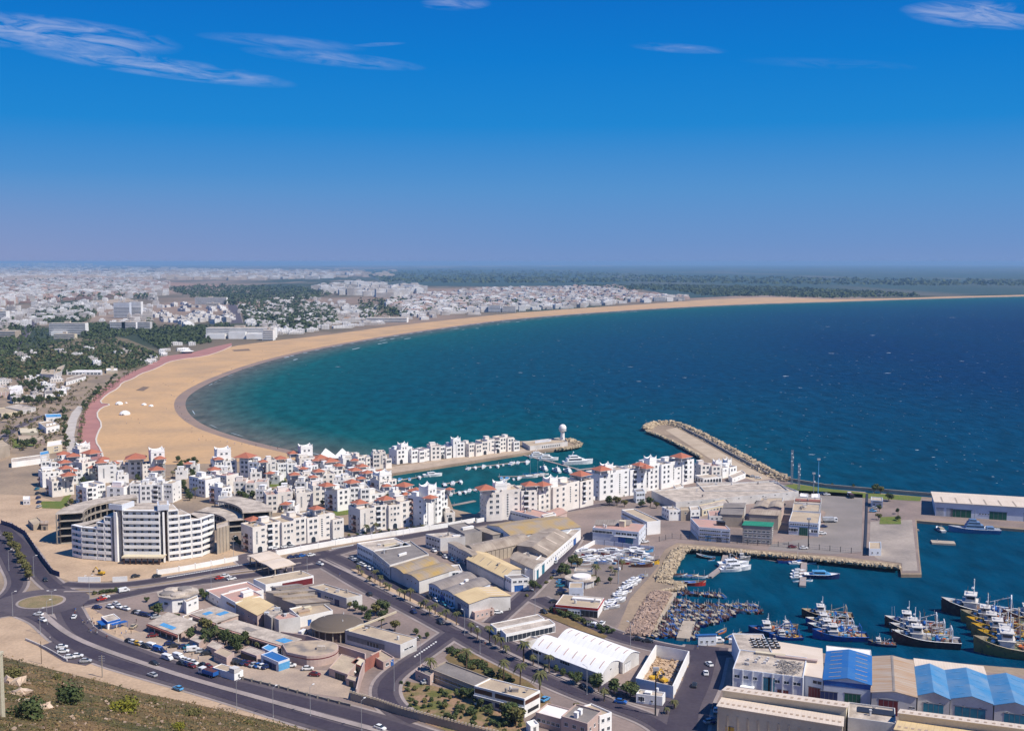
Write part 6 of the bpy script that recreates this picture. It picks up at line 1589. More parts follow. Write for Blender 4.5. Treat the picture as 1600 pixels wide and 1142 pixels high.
# ---------------------------------------------------------------- vegetation
leafA = pmat('broad_leaves', (0.045, 0.070, 0.022), 0.8, (0.085, 0.10, 0.035), 0.6, 4, .35, .7, fine=.3, fscale=2)
leafB = pmat('dry_leaves', (0.10, 0.105, 0.035), 0.85, (0.18, 0.15, 0.05), 0.6, 4, .35, .7, fine=.3, fscale=2)
leafP = pmat('palm_leaves', (0.075, 0.085, 0.030), 0.75, (0.14, 0.125, 0.05), 0.5, 4, fine=.25, fscale=2)
bark = pmat('bark', (0.16, 0.11, 0.07), 0.95, (0.10, 0.07, 0.05), 1.0, 4)
def crown_mesh(name, r, h, n, leaf, mat, rr, lobes=7, zc=0.0):
    mb = MB(); L = []
    for k in range(lobes):
        a = rr.uniform(0, 6.28); d = rr.uniform(.15, .62) * r
        L.append((math.cos(a) * d, math.sin(a) * d, zc + rr.uniform(.25, .8) * h, rr.uniform(.35, .58) * r))
    for k in range(n):
        x, y, z, q = rr.choice(L)
        while True:
            v = Vector((rr.uniform(-1, 1), rr.uniform(-1, 1), rr.uniform(-1, 1)))
            if .05 < v.length < 1: break
        v = v.normalized() * (q * rr.uniform(.55, 1.05)); v.z *= .8
        c = Vector((x, y, z)) + v
        if c.z < zc * .8: continue
        a = Vector((rr.gauss(0, 1), rr.gauss(0, 1), rr.gauss(0, .6))).normalized(); b = a.cross(v.normalized() + Vector((0, 0, .3))).normalized()
        s1 = leaf * rr.uniform(.6, 1.3); s2 = s1 * rr.uniform(.45, .8)
        mb.add([c - a * s1 - b * s2 * .3, c + b * s2, c + a * s1, c - b * s2], [(0, 1, 2, 3)])
    return mb.mesh(name, mat)
def make_tree(r, h, th, seed, mat=None, n=520, leaf=.42):
    rr = random.Random(seed)
    E = empty('broadleaf_tree', (0, 0, -500), 'tree', 'tree')
    t = MB(); t.tube((0, 0, 0), (.15, .1, th), .22, 6, r1=.15)
    for k in range(5):
        a = k * 1.3 + rr.random(); t.tube((.15, .1, th * .9), (math.cos(a) * r * .5, math.sin(a) * r * .5, th + h * rr.uniform(.3, .6)), .11, 5, r1=.04)
    t.obj('trunk', bark, E)
    put('crown', crown_mesh('crown', r, h, n, leaf, mat or leafA, rr, zc=th * .75), E)
    return E
def make_palm(h, seed, fr=2.1, n=26):
    rr = random.Random(seed); E = empty('palm_tree', (0, 0, -500), 'palm', 'palm tree')
    t = MB(); bx = rr.uniform(-.3, .3); t.tube((0, 0, 0), (bx * .4, 0, h * .5), .26, 7, r1=.2); t.tube((bx * .4, 0, h * .5), (bx, 0, h), .2, 7, r1=.17)
    t.lathe(bx, 0, [(.2, h - .9), (.38, h - .5), (.34, h - .1), (.1, h + .1)], 7)
    t.obj('trunk', bark, E)
    mb = MB()
    for k in range(n):
        a = k * 2.399 + rr.random() * .3; up = rr.uniform(-.2, 1.15); L_ = fr * rr.uniform(.85, 1.15)
        d = Vector((math.cos(a), math.sin(a), 0)); s = Vector((-math.sin(a), math.cos(a), 0)); pr = None
        for i in range(6):
            q = i / 5; p = Vector((bx, 0, h)) + d * (L_ * (q - .12 * q * q * up)) + Vector((0, 0, L_ * (up * q * .7 - .85 * q * q)))
            w = .26 * fr / 2 * math.sin(math.pi * min(.97, q * .8 + .15))
            cur = (p - s * w + Vector((0, 0, -w * .5)), p, p + s * w + Vector((0, 0, -w * .5)))
            if pr: mb.add(list(pr) + list(cur), [(0, 1, 4, 3), (1, 2, 5, 4)])
            pr = cur
    mb.obj('crown', leafP, E)
    return E
def make_bush(r, seed, mat=None, n=200):
    E = put('bush', crown_mesh('bush', r, r * 1.1, n, .28, mat or leafA, random.Random(seed), 5, 0.05)); tag(E, 'bush', 'bush')
    E.location = (0, 0, -500); return E
trees = [make_tree(2.9, 4.2, 1.6, 1), make_tree(2.4, 3.6, 1.8, 2), make_tree(3.4, 4.0, 1.4, 3, n=620), make_tree(2.4, 3.4, 1.6, 4, leafB)]
palms = [make_palm(5.2, 11), make_palm(4.2, 12, 1.9), make_palm(6.2, 13, 2.3), make_palm(2.6, 14, 1.7, 20)]
bushes = [make_bush(1.2, 21), make_bush(1.0, 22, leafB), make_bush(1.5, 23)]
def trees_at(protos, pts, label, group, s0=.85, s1=1.15, seed=0):
    rr = random.Random(seed + len(pts))
    for i, q in enumerate(pts):
        c = G(q[0], q[1], 0); s = rr.uniform(s0, s1) * (q[2] if len(q) > 2 else 1)
        LATE.append((protos[(i * 7 + rr.randrange(2)) % len(protos)], c, rr.uniform(0, 6.28), label, group, s))
def along(p0, p1, n, j=0.0, rr=random.Random(3)):
    return [(p0[0] + (p1[0] - p0[0]) * i / max(n - 1, 1) + rr.uniform(-j, j), p0[1] + (p1[1] - p0[1]) * i / max(n - 1, 1) + rr.uniform(-j, j) * .4) for i in range(n)]
trees_at(palms, [(560, 896), (565, 899), (578, 909), (586, 910), (594, 916), (602, 919), (608.5, 923), (624, 933), (632, 937), (641, 940), (657, 951), (665, 952), (680, 961), (687, 965), (713, 978)],
         'palm in the row between the avenue and the warehouse parking', 'avenue palms by the warehouses', seed=1)
trees_at(palms, [(736, 990), (746, 999), (765, 1006), (774, 1009), (783, 1015), (818, 1034, 1.25), (851, 1048), (858, 1052)], 'palm on the green strip before the arched warehouses', 'palms by the arched warehouses', seed=2)
trees_at(palms[3:] + palms[1:2], [(944, 1096), (1042, 1116), (1054, 1107), (671, 962), (697, 970), (790, 1020), (833, 1040)], 'small young palm on the avenue verge', 'young verge palms', seed=3)
trees_at(palms[2:3], [(729, 1045, 1.1), (673, 1060, 1.0), (787, 1062, 1.0), (813, 1070, 1.05), (843, 1090, 1.25)], 'large palm around the ribbon-window office', 'palms round the ribbon-window office')
trees_at(palms, [(931, 903, 1.3), (955, 893), (961, 899), (972, 890)], 'palm in the sports club garden beside the boat yard', 'club garden palms')
trees_at(trees, [(893, 885, 1.2), (903, 888, 1.25), (880, 896), (886, 906), (876, 900), (925, 911, .9), (934, 914, .8), (954, 912, .7), (899, 878, .8)], 'leafy tree in the sports club garden', 'club garden trees')
trees_at(trees, [(577, 966, .9), (587, 962, 1.0), (596, 960, 1.1), (566, 960, .9), (555, 954, .8), (575, 972, .8), (546, 950, .7), (600, 968, .8)], 'dark tree in the clump between the dome and the avenue', 'trees by the dome')
trees_at(palms[:1], [(596, 982, .9)], 'single palm below the dome tree clump', None)
trees_at(trees[3:] + trees[:1], [(617, 986, 1.0), (650, 992, .55), (667, 997, .5), (655, 1000, .4)], 'round greyish shrub tree on the verge by the long flat building', 'verge shrub trees')
trees_at(trees, [(296, 1002, 1.1), (322, 990, 1.2), (328, 1000), (336, 996), (353, 1008, 1.1), (366, 1014, 1.2), (375, 1012), (384, 1004, .9), (372, 1020, .9), (318, 1008, .8), (346, 1000, .7)], 'dark leafy tree shading the market stalls', 'market trees')
trees_at(palms, [(340, 1004), (402, 1013, .9), (389, 1008, .7)], 'palm among the market stall trees', 'market palms')
trees_at(trees, [(248, 962, 1.15), (241, 958, .8), (230, 940, .5), (320, 938, .8), (314, 932, .7), (268, 967, .5), (275, 968, .5)], 'dark tree beside the octagonal pavilion', 'pavilion trees')
trees_at(trees, [(797, 1131, 1.5), (790, 1126, 1.2), (806, 1134, 1.2)], 'big dark bush-like tree left of the pink-rimmed building', 'big dark trees near the bottom edge')
trees_at(trees, [(712, 1090, .6), (722, 1088, .7), (733, 1092, .7), (743, 1100, .6), (752, 1108, .7), (766, 1112, .5), (695, 1108, .5), (720, 1112, .5), (736, 1118, .5), (703, 1095, .4)], 'scrubby small tree on the plot before the ribbon-window office', 'scrub plot trees')
trees_at(trees, [(868, 1052, .6), (879, 1057, .7), (900, 1068, .8), (928, 1077, 1.2), (935, 1082), (960, 1085, 1.0), (980, 1087, 1.15), (985, 1090), (805, 1120, .8), (900, 1112, .6)], 'street tree before the arched warehouses', 'trees before the arched warehouses')
trees_at(trees, [(952, 790, 1.1), (964, 790, 1.3), (976, 792, .9), (1004, 793, 1.0), (1016, 792, 1.2), (1026, 794, .8)], 'broad dark tree on the grass strip behind the warehouses', 'trees on the grass strip')
trees_at(trees, [(1366, 770, 1.2), (1376, 771, 1.1), (1389, 783, 1.0), (1374, 799, .7), (1403, 803, .8), (1373, 812, .8), (1404, 814, .7), (1334, 764, .7), (1300, 760, .5)], 'dark tree on the harbour mole near the lawn', 'trees on the mole')
trees_at(trees[3:] + palms[3:], along((14, 846), (46, 906), 18, 3), 'tree or palm in the dense planted median of the left road', 'median planting', seed=4)
trees_at(bushes, along((146, 929), (188, 922), 12, 2), 'low bush on the median of the toll road', 'toll road median bushes')
trees_at(bushes, along((545, 838), (736, 816), 16, 2) + along((755, 813), (1010, 768), 22, 2), 'small bush at the foot of the white marina wall', 'wall-foot bushes')
trees_at(bushes, along((862, 955), (950, 988), 26, 5), 'bush in the hedge strip below the restaurant', 'hedge strip bushes', 1.0, 1.6)
trees_at(bushes, [(700 + 2.9 * i + (i * 37 % 11), 1018 + 1.3 * i + (i * 53 % 13)) for i in range(34)], 'bush on the avenue corner verge', 'corner verge bushes', .9, 1.5)
trees_at(bushes, [(628 + (i * 71 % 190), 1068 + (i * 71 % 190) * .22 + (i * 37 % 41)) for i in range(60)], 'low bush scattered on the scrub plot', 'scrub plot bushes', .5, 1.3)
trees_at(bushes + trees[1:2], along((824, 932), (862, 905), 5, 1), 'bush along the parking edge opposite the corner office', 'parking edge bushes')
trees_at(palms, [(263, 770), (268, 762), (264, 755), (270, 748), (276, 740), (262, 778)], 'yellowish palm lining the lane between the flats', 'lane palms', .8, 1.0)
trees_at(trees, [(160, 745, .8), (168, 743, .7), (150, 748, .6), (425, 755, .7), (440, 752, .8), (445, 758, .6), (505, 790, .8), (514, 793, .8), (530, 792, .7), (548, 788, .8), (556, 792, .7), (390, 745, .6),
                 (440, 800, .9), (465, 797, .8), (352, 780, .8), (480, 790, .7), (374, 855, .8), (368, 848, .7), (112, 790, .8), (105, 795, .7), (398, 744, .6), (478, 782, .7)], 'garden tree in a courtyard between the white flats', 'courtyard trees')
trees_at(trees + bushes, [(278 + (i * 47 % 30), 722 + (i * 31 % 14)) for i in range(10)] + [(120 + (i * 83 % 330), 736 + (i * 37 % 48)) for i in range(44)] + [(350 + (i * 83 % 300), 745 + (i * 37 % 52)) for i in range(40)], 'small tree or shrub in the lanes between the marina flats', 'lane greenery', .7, 1.1)
trees_at(palms, [(385, 742), (300, 778), (305, 779), (449, 745), (573, 835), (587, 832), (660, 826), (762, 810)], 'slender palm beside the white marina flats', 'palms between the flats')
trees_at(palms[:2] + palms[3:], along((122, 706), (133, 640), 26, 3) + along((133, 640), (180, 600), 22, 3) + along((180, 600), (214, 577), 14, 3), 'palm in the planted belt along the pink promenade', 'promenade palms', .9, 1.3, seed=6)
trees_at(trees[1:], along((128, 640), (178, 592), 16, 4) + along((104, 700), (100, 645), 12, 3), 'tree in the planted belt behind the promenade', 'promenade trees', .8, 1.3)
trees_at(trees, [(20 + (i * 61 % 78), 628 + (i * 37 % 5)) for i in range(18)] + [(30 + (i * 29 % 48), 592 + (i * 17 % 24)) for i in range(26)] + [(96, 620), (88, 622), (10, 682), (40, 700), (52, 698), (25, 655), (32, 652), (12, 660)],
         'dark tree in the beach gardens left of the promenade', 'beach garden trees', 1.0, 1.7)
def forest(label, pts, n, r, seed, mat=leafA, blob=14, name='woodland', h=1.0):
    """a wood seen from afar: many leafy clumps"""
    rr = random.Random(seed); mb = MB()
    for x, y in sample(pts, n, rr):
        c = G(x, y, 0); q = r * rr.uniform(.6, 1.35); zz = q * rr.uniform(.9, 1.4) * h
        for k in range(blob):
            a = rr.uniform(0, 6.28); e = rr.uniform(0, 1.4); v = Vector((math.cos(a) * math.cos(e), math.sin(a) * math.cos(e), math.sin(e)))
            p = c + Vector((v.x * q * rr.uniform(.6, 1), v.y * q * rr.uniform(.6, 1), zz * (.25 + .9 * v.z * rr.uniform(.7, 1))))
            t = v.orthogonal().normalized(); t.rotate(Matrix.Rotation(rr.uniform(0, 6.28), 3, v)); b = v.cross(t) ; s = q * rr.uniform(.3, .55)
            mb.add([p - t * s, p - b * s * .8, p + t * s, p + b * s * .8 + v * s * .3], [(0, 1, 2, 3)])
    return tag(mb.obj(name, mat), label, 'woodland', kind='stuff')
farA = pmat('woodland_leaves', (0.035, 0.050, 0.022), 0.9, (0.13, 0.105, 0.05), 0.02, 6, .35, .68, fine=.45, fscale=.25)
farB = pmat('olive_woodland_leaves', (0.09, 0.09, 0.035), 0.9, (0.15, 0.12, 0.055), 0.03, 5, .35, .65, fine=.35, fscale=.25)
forest('dark park wood between the hotels and the beach promenade', [(-20, 562), (40, 552), (62, 540), (110, 530), (150, 520), (200, 540), (240, 550), (250, 560), (215, 577), (120, 584), (60, 590), (-20, 590)], 950, 4.0, 31, blob=16)
forest('trees round the terraced beach hotel and village', [(236, 512), (300, 512), (345, 508), (370, 512), (405, 512), (420, 520), (322, 510), (330, 538), (280, 538), (250, 546), (205, 520)], 620, 4.5, 41)
forest('scattered trees on the plain between the carriageway and the slab hotels', [(36, 512), (60, 500), (80, 530), (70, 545), (24, 560), (20, 545)], 120, 4.5, 42)
forest('garden shrubs and hedges between the beach clubs', [(0, 592), (60, 586), (100, 596), (150, 588), (176, 590), (130, 630), (100, 650), (92, 690), (60, 700), (0, 712), (0, 650), (40, 640), (40, 620), (0, 625)], 330, 2.0, 43, farB, blob=12)
forest('olive undergrowth patches in the beachside park', [(0, 562), (100, 548), (220, 556), (200, 574), (100, 582), (0, 586)], 350, 3.6, 32, farB)
forest('dark trees round the slab hotels', [(48, 498), (60, 484), (100, 476), (146, 476), (150, 492), (132, 504), (128, 528), (160, 530), (210, 524), (250, 520), (235, 500), (225, 505), (150, 508), (60, 506)], 900, 5.5, 33)
forest('wooded belt left of the dual carriageway', [(-20, 500), (20, 492), (38, 520), (20, 560), (-20, 552)], 260, 5, 34)
forest('dark wood behind the terraced white houses', [(262, 452), (330, 446), (470, 449), (530, 458), (480, 470), (400, 474), (362, 478), (300, 466)], 1350, 9, 35, blob=10)
forest('trees among the beachfront houses in the bend of the bay', [(372, 478), (460, 470), (520, 480), (530, 505), (470, 520), (420, 515), (380, 500)], 700, 7, 36)
forest('tree belt behind the far beach hotels', [(560, 470), (700, 468), (900, 470), (1000, 466), (1000, 470), (800, 482), (640, 495), (560, 500)], 500, 9, 37, blob=8)
forest('long eucalyptus forest behind the far dunes', [(900, 446), (1050, 446), (1200, 448), (1420, 460), (1440, 463), (1300, 466), (1200, 463), (1100, 463), (1060, 455), (930, 452)], 1500, 13, 38, blob=8, h=.5)
forest('wide dark forest across the distant plain', [(560, 424), (800, 421), (1000, 429), (1250, 435), (1500, 438), (1640, 440), (1640, 447), (1400, 446), (1200, 444), (1000, 441), (800, 443), (600, 441)], 1500, 26, 39, blob=6, h=.3)
forest('dark groves scattered in the distant city', [(0, 440), (100, 436), (230, 444), (240, 470), (200, 465), (60, 470), (0, 475)], 1000, 12, 40, blob=8)

# hillside vegetation
def hill_at(px, py):
    lo, hi = 0.0, .97
    y0 = hill_bottom(px); yb = max(1320, y0 + 120)
    t = max(0, (py - y0) / (yb - y0)) ** (1 / 1.35)
    return hill_point(px, t)
rr = random.Random(77); mb = MB(); mg = MB(); mst = MB()
for k in range(14000):
    px = rr.uniform(-100, 540); y0 = hill_bottom(px)
    if y0 > 1150: continue
    py = y0 + (1215 - y0) * rr.random() ** .9
    p = hill_at(px, py); d = (p - Vector((0, 0, H))).length
    s = max(.08, .10 + .0009 * d) * rr.uniform(.4, 1.5)
    gm = mb if noise.noise(p * .09) + rr.uniform(-.25, .25) < .02 else mg
    for j in range(6):
        a = Vector((rr.gauss(0, 1), rr.gauss(0, 1), rr.gauss(0, .5))).normalized(); b = a.cross(Vector((rr.gauss(0, 1), rr.gauss(0, 1), 1))).normalized()
        o = Vector((rr.uniform(-1, 1) * s * 2.2, rr.uniform(-1, 1) * s * 2.2, rr.uniform(0, .9) * s)); q = s * rr.uniform(.35, .8)
        gm.add([p + o - a * q, p + o - b * q * .6, p + o + a * q, p + o + b * q * .5], [(0, 1, 2, 3)])
    if k % 18 == 0:
        q = rr.uniform(.10, .5); mst.add([v * q + p for v in rock_shape(rr)], RF)
tag(mb.obj('dry_scrub', dryg), 'dry straw-coloured tufts covering the foreground slope', 'scrub', kind='stuff')
tag(mg.obj('green_scrub', pmat('scrub_green', (.075, .078, .025), .9, (.14, .11, .045), .4, 4, fine=.3)), 'small green tufts dotted over the foreground slope', 'scrub', kind='stuff')
tag(mst.obj('hillside_stones', pmat('hill_stone', (.40, .30, .22), .9, (.28, .20, .15), .6, 4)), 'loose brown stones on the foreground slope', 'stones', kind='stuff')
leafY = pmat('yellow_flowering_leaves', (.22, .20, .02), .85, (.10, .12, .02), .8, 4)
def big_bush(px, py, r, mat, label, n=900):
    p = hill_at(px, py)
    o = put('hillside_bush', crown_mesh('hillside_bush', r, r * 1.1, n, r * .09, mat, random.Random(int(px)), 8, .05)); o.location = p - Vector((0, 0, .15 * r)); tag(o, label, 'bush')
def rad(px, py, w): return (hill_at(px, py) - Vector((0, 0, H))).length * w / FPX
big_bush(110, 1104, rad(110, 1104, 30), leafA, 'large green bush on the foreground slope right of the pale rocks')
big_bush(40, 1122, rad(40, 1122, 32), leafA, 'darker green bush at the bottom left below the pale rocks')
big_bush(196, 1120, rad(196, 1120, 24), leafY, 'yellow-flowering bush on the foreground slope')
big_bush(280, 1142, rad(280, 1142, 12), leafY, 'small yellowish bush at the bottom edge')
big_bush(18, 1062, rad(18, 1062, 18), leafB, 'olive shrub just above the pale rocks')
big_bush(300, 1122, rad(300, 1122, 14), leafB, 'olive shrub low on the slope near the dirt track')
big_bush(385, 1137, rad(385, 1137, 12), leafB, 'dry shrub at the slope edge near the bottom of the frame')
big_bush(240, 1098, rad(240, 1098, 10), leafB, 'little olive shrub on the middle of the slope')
big_bush(92, 1062, rad(92, 1062, 10), leafB, 'little olive shrub at the upper slope edge')
rocklab = ['topmost', 'middle', 'lowest', 'left']
for k, (px, py, w) in enumerate(((20, 1076, 12), (28, 1084, 13), (36, 1092, 9), (66, 1108, 11))):
    p = hill_at(px, py); q = rad(px, py, w); m = MB()
    for j in range(7):
        o = Vector((rr.uniform(-1, 1), rr.uniform(-1, 1), rr.uniform(-.2, .4))) * q * .7; m.add([v * q * rr.uniform(.35, .7) + p + o - p for v in rock_shape(rr)], RF)
    o = m.obj('pale_rock', pmat('pale_rock', (.62, .48, .36), .9, (.45, .34, .26), 1.2, 5, fine=.15), None, p)
    tag(o, ('topmost', 'central', 'lower', 'separate right-hand')[k] + ' pale rock outcrop on the foreground slope between the bushes', 'rock')
# stone post at the very left
pp = hill_at(-1, 1121); q = rad(-1, 1121, 1)
mb = MB(); mb.box(-6 * q, 6 * q, -5 * q, 5 * q, -1.5, 88 * q); mb.box(-7 * q, 7 * q, -6 * q, 6 * q, 88 * q, 91 * q)
tag(mb.obj('marker_post', pmat('weathered_post', (.55, .50, .38), .9, (.40, .36, .26), 3, 4), None, pp), 'weathered cream post rising from the slope at the left frame edge', 'post')

# ---------------------------------------------------------------- poles and masts
def lamp_proto(arms):
    E = empty('street_lamp', (0, 0, -500), 'lamp', 'street lamp')
    m = MB(); m.tube((0, 0, 0), (0, 0, 10), .10, 6, r1=.06); m.cyl(0, 0, 0, .5, .2, n=6); m.obj('pole', steel, E)
    for s in ((1, -1) if arms == 2 else (1,)):
        a = MB(); a.tube((0, 0, 9.8), (1.6 * s, 0, 10.3), .05, 4); a.obj('arm', steel, E)
        h = MB(); h.box(1.4 * s - .45, 1.4 * s + .45, -.16, .16, 10.22, 10.42); h.obj('lamp_head', trim, E)
    return E
lp1, lp2 = lamp_proto(1), lamp_proto(2)
for (x, y, z) in ((20, 962, 1), (82, 960, 2), (74, 976, 1), (53, 902, 1), (14, 892, 1), (140, 935, 2), (63, 990, 1)): LATE.append((lp2 if z == 2 else lp1, G(x, y), .4, 'tall street lamp around the roundabout', 'roundabout street lamps', None))
for (x, y) in ((750, 1022), (726, 993), (841, 1058), (917, 1086), (616, 1080), (657, 1040), (985, 1013), (836, 960)): LATE.append((lp1, G(x, y), 2.4, 'slim street lamp along the avenue and its side streets', 'avenue street lamps', None))
for (x, y) in ((370, 1110), (427, 1121), (485, 1119), (565, 1142), (330, 918), (480, 893), (365, 870), (630, 838)): LATE.append((lp1, G(x, y), .9, 'street lamp along the lower road and the toll road', 'lower road street lamps', None))
E = empty('power_pylon', G(160, 1058), 'small lattice-topped power pylon at the foot of the slope', 'pylon')
m = MB(); m.tube((0, 0, 0), (0, 0, 8), .18, 5); m.obj('pole', conc, E)
for z in (6.0, 6.8, 7.6): mm = MB(); mm.box(-1.1, 1.1, -.06, .06, z, z + .1); mm.obj('cross_arm', steel, E)
c = G(65, 1037); m = MB(); m.tube((0, 0, 0), (0, 0, 8.5), .12, 5); tag(m.obj('utility_pole', bark, None, c), 'plain wooden utility pole at the slope edge by the dirt track', 'pole')
m = MB(); m.tube((0, 0, 0), (0, 0, 3.5), .2, 5); tag(m.obj('utility_pole', bark, None, hill_at(114, 1078)), 'short weathered stump post on the foreground slope', 'post')
def lattice(label, px, py, h, w=1.1, name='lattice_mast'):
    c = G(px, py); E = empty(name, c, label, 'mast'); m = MB()
    n = int(h / 1.6); L4 = ((-1, -1), (1, -1), (1, 1), (-1, 1))
    for i in range(4):
        a = L4[i]; b = L4[(i + 1) % 4]
        m.tube((a[0] * w / 2, a[1] * w / 2, 0), (a[0] * w / 2.4, a[1] * w / 2.4, h), .11, 4)
        for k in range(n):
            z0, z1 = h * k / n, h * (k + 1) / n
            m.tube((a[0] * w / 2, a[1] * w / 2, z0), (b[0] * w / 2, b[1] * w / 2, z1), .06, 3); m.tube((b[0] * w / 2, b[1] * w / 2, z0), (a[0] * w / 2, a[1] * w / 2, z1), .06, 3)
    m.obj('lattice', pmat('mast_grey', (.30, .31, .35), .6), E)
    for k in range(4):
        d = MB(); z = h * (.55 + .11 * k); d.cyl(0, 0, z, z + .8, .4, n=8); d.obj('antenna_dish', trim, E, (.45 * (-1) ** k, -.4, 0))
    return E
lattice('taller grey lattice mast on the edge of the mole', 1237, 757, 23)
lattice('shorter lattice mast with antenna dishes beside the tall one', 1248, 765, 17)
def flood(label, px, py, h, m_):
    c = G(px, py); E = empty('floodlight_pole', c, label, 'pole'); m = MB(); m.tube((0, 0, 0), (0, 0, h), .28, 6, r1=.2); m.obj('pole', m_, E)
    q = MB(); q.box(-.9, .9, -.5, .5, h, h + 1.0); q.obj('lamp_head', steel, E)
    for z in (h * .55,): d = MB(); d.cyl(.5, 0, z, z + 1, .5, n=8); d.obj('antenna', trim, E)
flood('tall light-blue floodlight pole at the harbour yard corner', 1278, 776, 23, P['sky'])
flood('thin grey pole left of the light-blue floodlight pole', 1271, 770, 12, steel)
flood('dark floodlight pole standing in front of the green-door warehouse', 1263, 854, 14, dark)
flood('dark floodlight pole beside the avenue lamps near the curve', 1024, 1118, 15, dark)
flood('floodlight pole at the head of the boat yard', 966, 912, 12, steel)
# ---------------------------------------------------------------- vehicles
def wheel_mesh():
    m = MB(); n = 10
    for (x0, x1, r, mi) in ((-.1, .1, .32, 0), (-.11, .11, .17, 1)):
        vs = [(r * math.cos(2 * math.pi * i / n), x, r * math.sin(2 * math.pi * i / n)) for x in (x0, x1) for i in range(n)]
        m.add(vs, [(i, (i + 1) % n, n + (i + 1) % n, n + i) for i in range(n)] + [tuple(range(n, 2 * n)), tuple(reversed(range(n)))], mi)
    return m.mesh('wheel', [tyre_m, steel])
WHL = wheel_mesh(); CARS = {}
lampm = pmat('headlight_glass', (.75, .75, .72), .2)
def loft(m, st, mi=0):
    """st: list of (x, [(y,z)...]) closed sections"""
    n = len(st[0][1]); vs = [(x, y, z) for x, s in st for y, z in s]; fs = []
    for k in range(len(st) - 1):
        fs += [(k * n + i, (k + 1) * n + i, (k + 1) * n + (i + 1) % n, k * n + (i + 1) % n) for i in range(n)]
    fs += [tuple(range(n)), tuple(reversed(range((len(st) - 1) * n, len(st) * n)))]
    m.add(vs, fs, mi)
def car(color, kind='car'):
    k = (color, kind)
    if k in CARS: return CARS[k]
    E = empty('parked_car', (0, 0, -500), 'car', 'car'); m = MB()
    def sec(w, z0, z1, t=.06): return [(-w, z0 + .05), (-w, z1 - t), (-w + t * 1.6, z1), (w - t * 1.6, z1), (w, z1 - t), (w, z0 + .05), (w - .1, z0), (-w + .1, z0)]
    if kind == 'car':
        loft(m, [(-2.1, sec(.72, .35, .82)), (-1.95, sec(.82, .22, .92)), (-.9, sec(.85, .2, .96)), (.8, sec(.85, .2, .94)), (1.7, sec(.82, .22, .84)), (2.08, sec(.68, .3, .66))])
        m.obj('body', P[color], E)
        g = MB(); loft(g, [(-1.75, sec(.70, .9, .96, .02)), (-1.2, sec(.66, .9, 1.42, .1)), (.25, sec(.66, .9, 1.42, .1)), (1.05, sec(.72, .9, .94, .02))]); g.obj('windows', glass, E)
        r = MB(); loft(r, [(-1.22, sec(.60, 1.40, 1.46, .02)), (-.9, sec(.63, 1.41, 1.49, .02)), (.0, sec(.63, 1.41, 1.49, .02)), (.28, sec(.60, 1.40, 1.45, .02))]); r.obj('car_roof', P[color], E)
        W_ = ((-1.3, .78), (1.32, .78), (-1.3, -.78), (1.32, -.78)); zl, xl = .58, 2.02
    elif kind == 'van':
        E.name = 'delivery_van'; E['category'] = 'van'
        loft(m, [(-2.4, sec(.88, .35, 1.95)), (1.1, sec(.9, .3, 2.0)), (1.75, sec(.88, .3, 1.2)), (2.35, sec(.8, .35, .95))]); m.obj('body', P[color], E)
        g = MB(); g.box(1.15, 1.5, -.8, .8, 1.15, 1.75); g.box(-.2, .9, -.92, .92, 1.2, 1.65); g.obj('windows', glass, E)
        W_ = ((-1.6, .84), (1.55, .84), (-1.6, -.84), (1.55, -.84)); zl, xl = .75, 2.3
    else:
        E.name = 'truck'; E['category'] = 'truck'
        m.box(2.0, 3.9, -1.1, 1.1, .6, 2.5); m.obj('cab', P['white'], E)
        g = MB(); g.box(3.86, 3.95, -.95, .95, 1.5, 2.2); g.box(2.6, 3.6, -1.13, 1.13, 1.5, 2.2); g.obj('windows', glass, E)
        b = MB(); b.box(-4.2, 1.8, -1.2, 1.2, .9, 2.9 if kind == 'box' else 2.2); 
        if kind != 'box': b.box(-4.0, 1.6, -1.05, 1.05, 2.2, 2.35, 1)
        b.obj('cargo_box', [P[color], P['brown']], E)
        c = MB(); c.box(-4.0, 3.8, -.5, .5, .45, .85); c.obj('chassis', dark, E)
        W_ = ((-3.2, 1.0), (-2.2, 1.0), (2.9, 1.0), (-3.2, -1.0), (-2.2, -1.0), (2.9, -1.0)); zl, xl = .9, 3.9
    for x, y in W_: o = put('wheel', WHL, E, (x, y, .33)); o.scale = (1.35, 1.3, 1.35) if kind in ('truck', 'box') else (1, 1, 1)
    for s in (1, -1):
        h = MB(); h.box(xl - .03, xl + .05, s * .55 - .14, s * .55 + .14, zl, zl + .14); h.obj('headlight', lampm, E)
    CARS[k] = E
    return E
def hd(a, b):
    p, q = G(*a), G(*b); return math.atan2((q - p).y, (q - p).x)
AV = hd((560, 905), (640, 950)); HW = hd((250, 1040), (375, 1075)); TR = hd((200, 925), (330, 900)); LN = hd((842, 908), (900, 840))
def cars(lst, where, group):
    for q in lst:
        x, y, c, a = q[:4]; kind = q[4] if len(q) > 4 else 'car'
        nm = {'car': 'car', 'van': 'van', 'truck': 'truck', 'box': 'box truck'}[kind]
        cn = {'dark': 'black', 'sky': 'light blue', 'navy': 'dark blue'}.get(c, c)
        p = G(x, y, 0); p.z = q[5] if len(q) > 5 else .26
        LATE.append((car(c, kind), p, a + ((x * 7 + y) % 1 - .5) * .1, '%s %s %s' % (cn, nm, where), group))
cars([(71, 908, 'dark', -1.0)], 'leaving the roundabout up the left road', 'cars at the roundabout')
cars([(60, 962, 'white', 3.0), (67, 971, 'white', -.6)], 'driving on the near side of the roundabout', 'cars at the roundabout')
cars([(116, 966, 'white', 1.8)], 'waiting by the kerb at the kiosk corner', 'cars at the roundabout')
cars([(194, 925, 'white', TR, 'van')], 'on the toll road before the sandy hotel site', None)
cars([(159, 938, 'red', TR)], 'on the toll road near the roundabout', None)
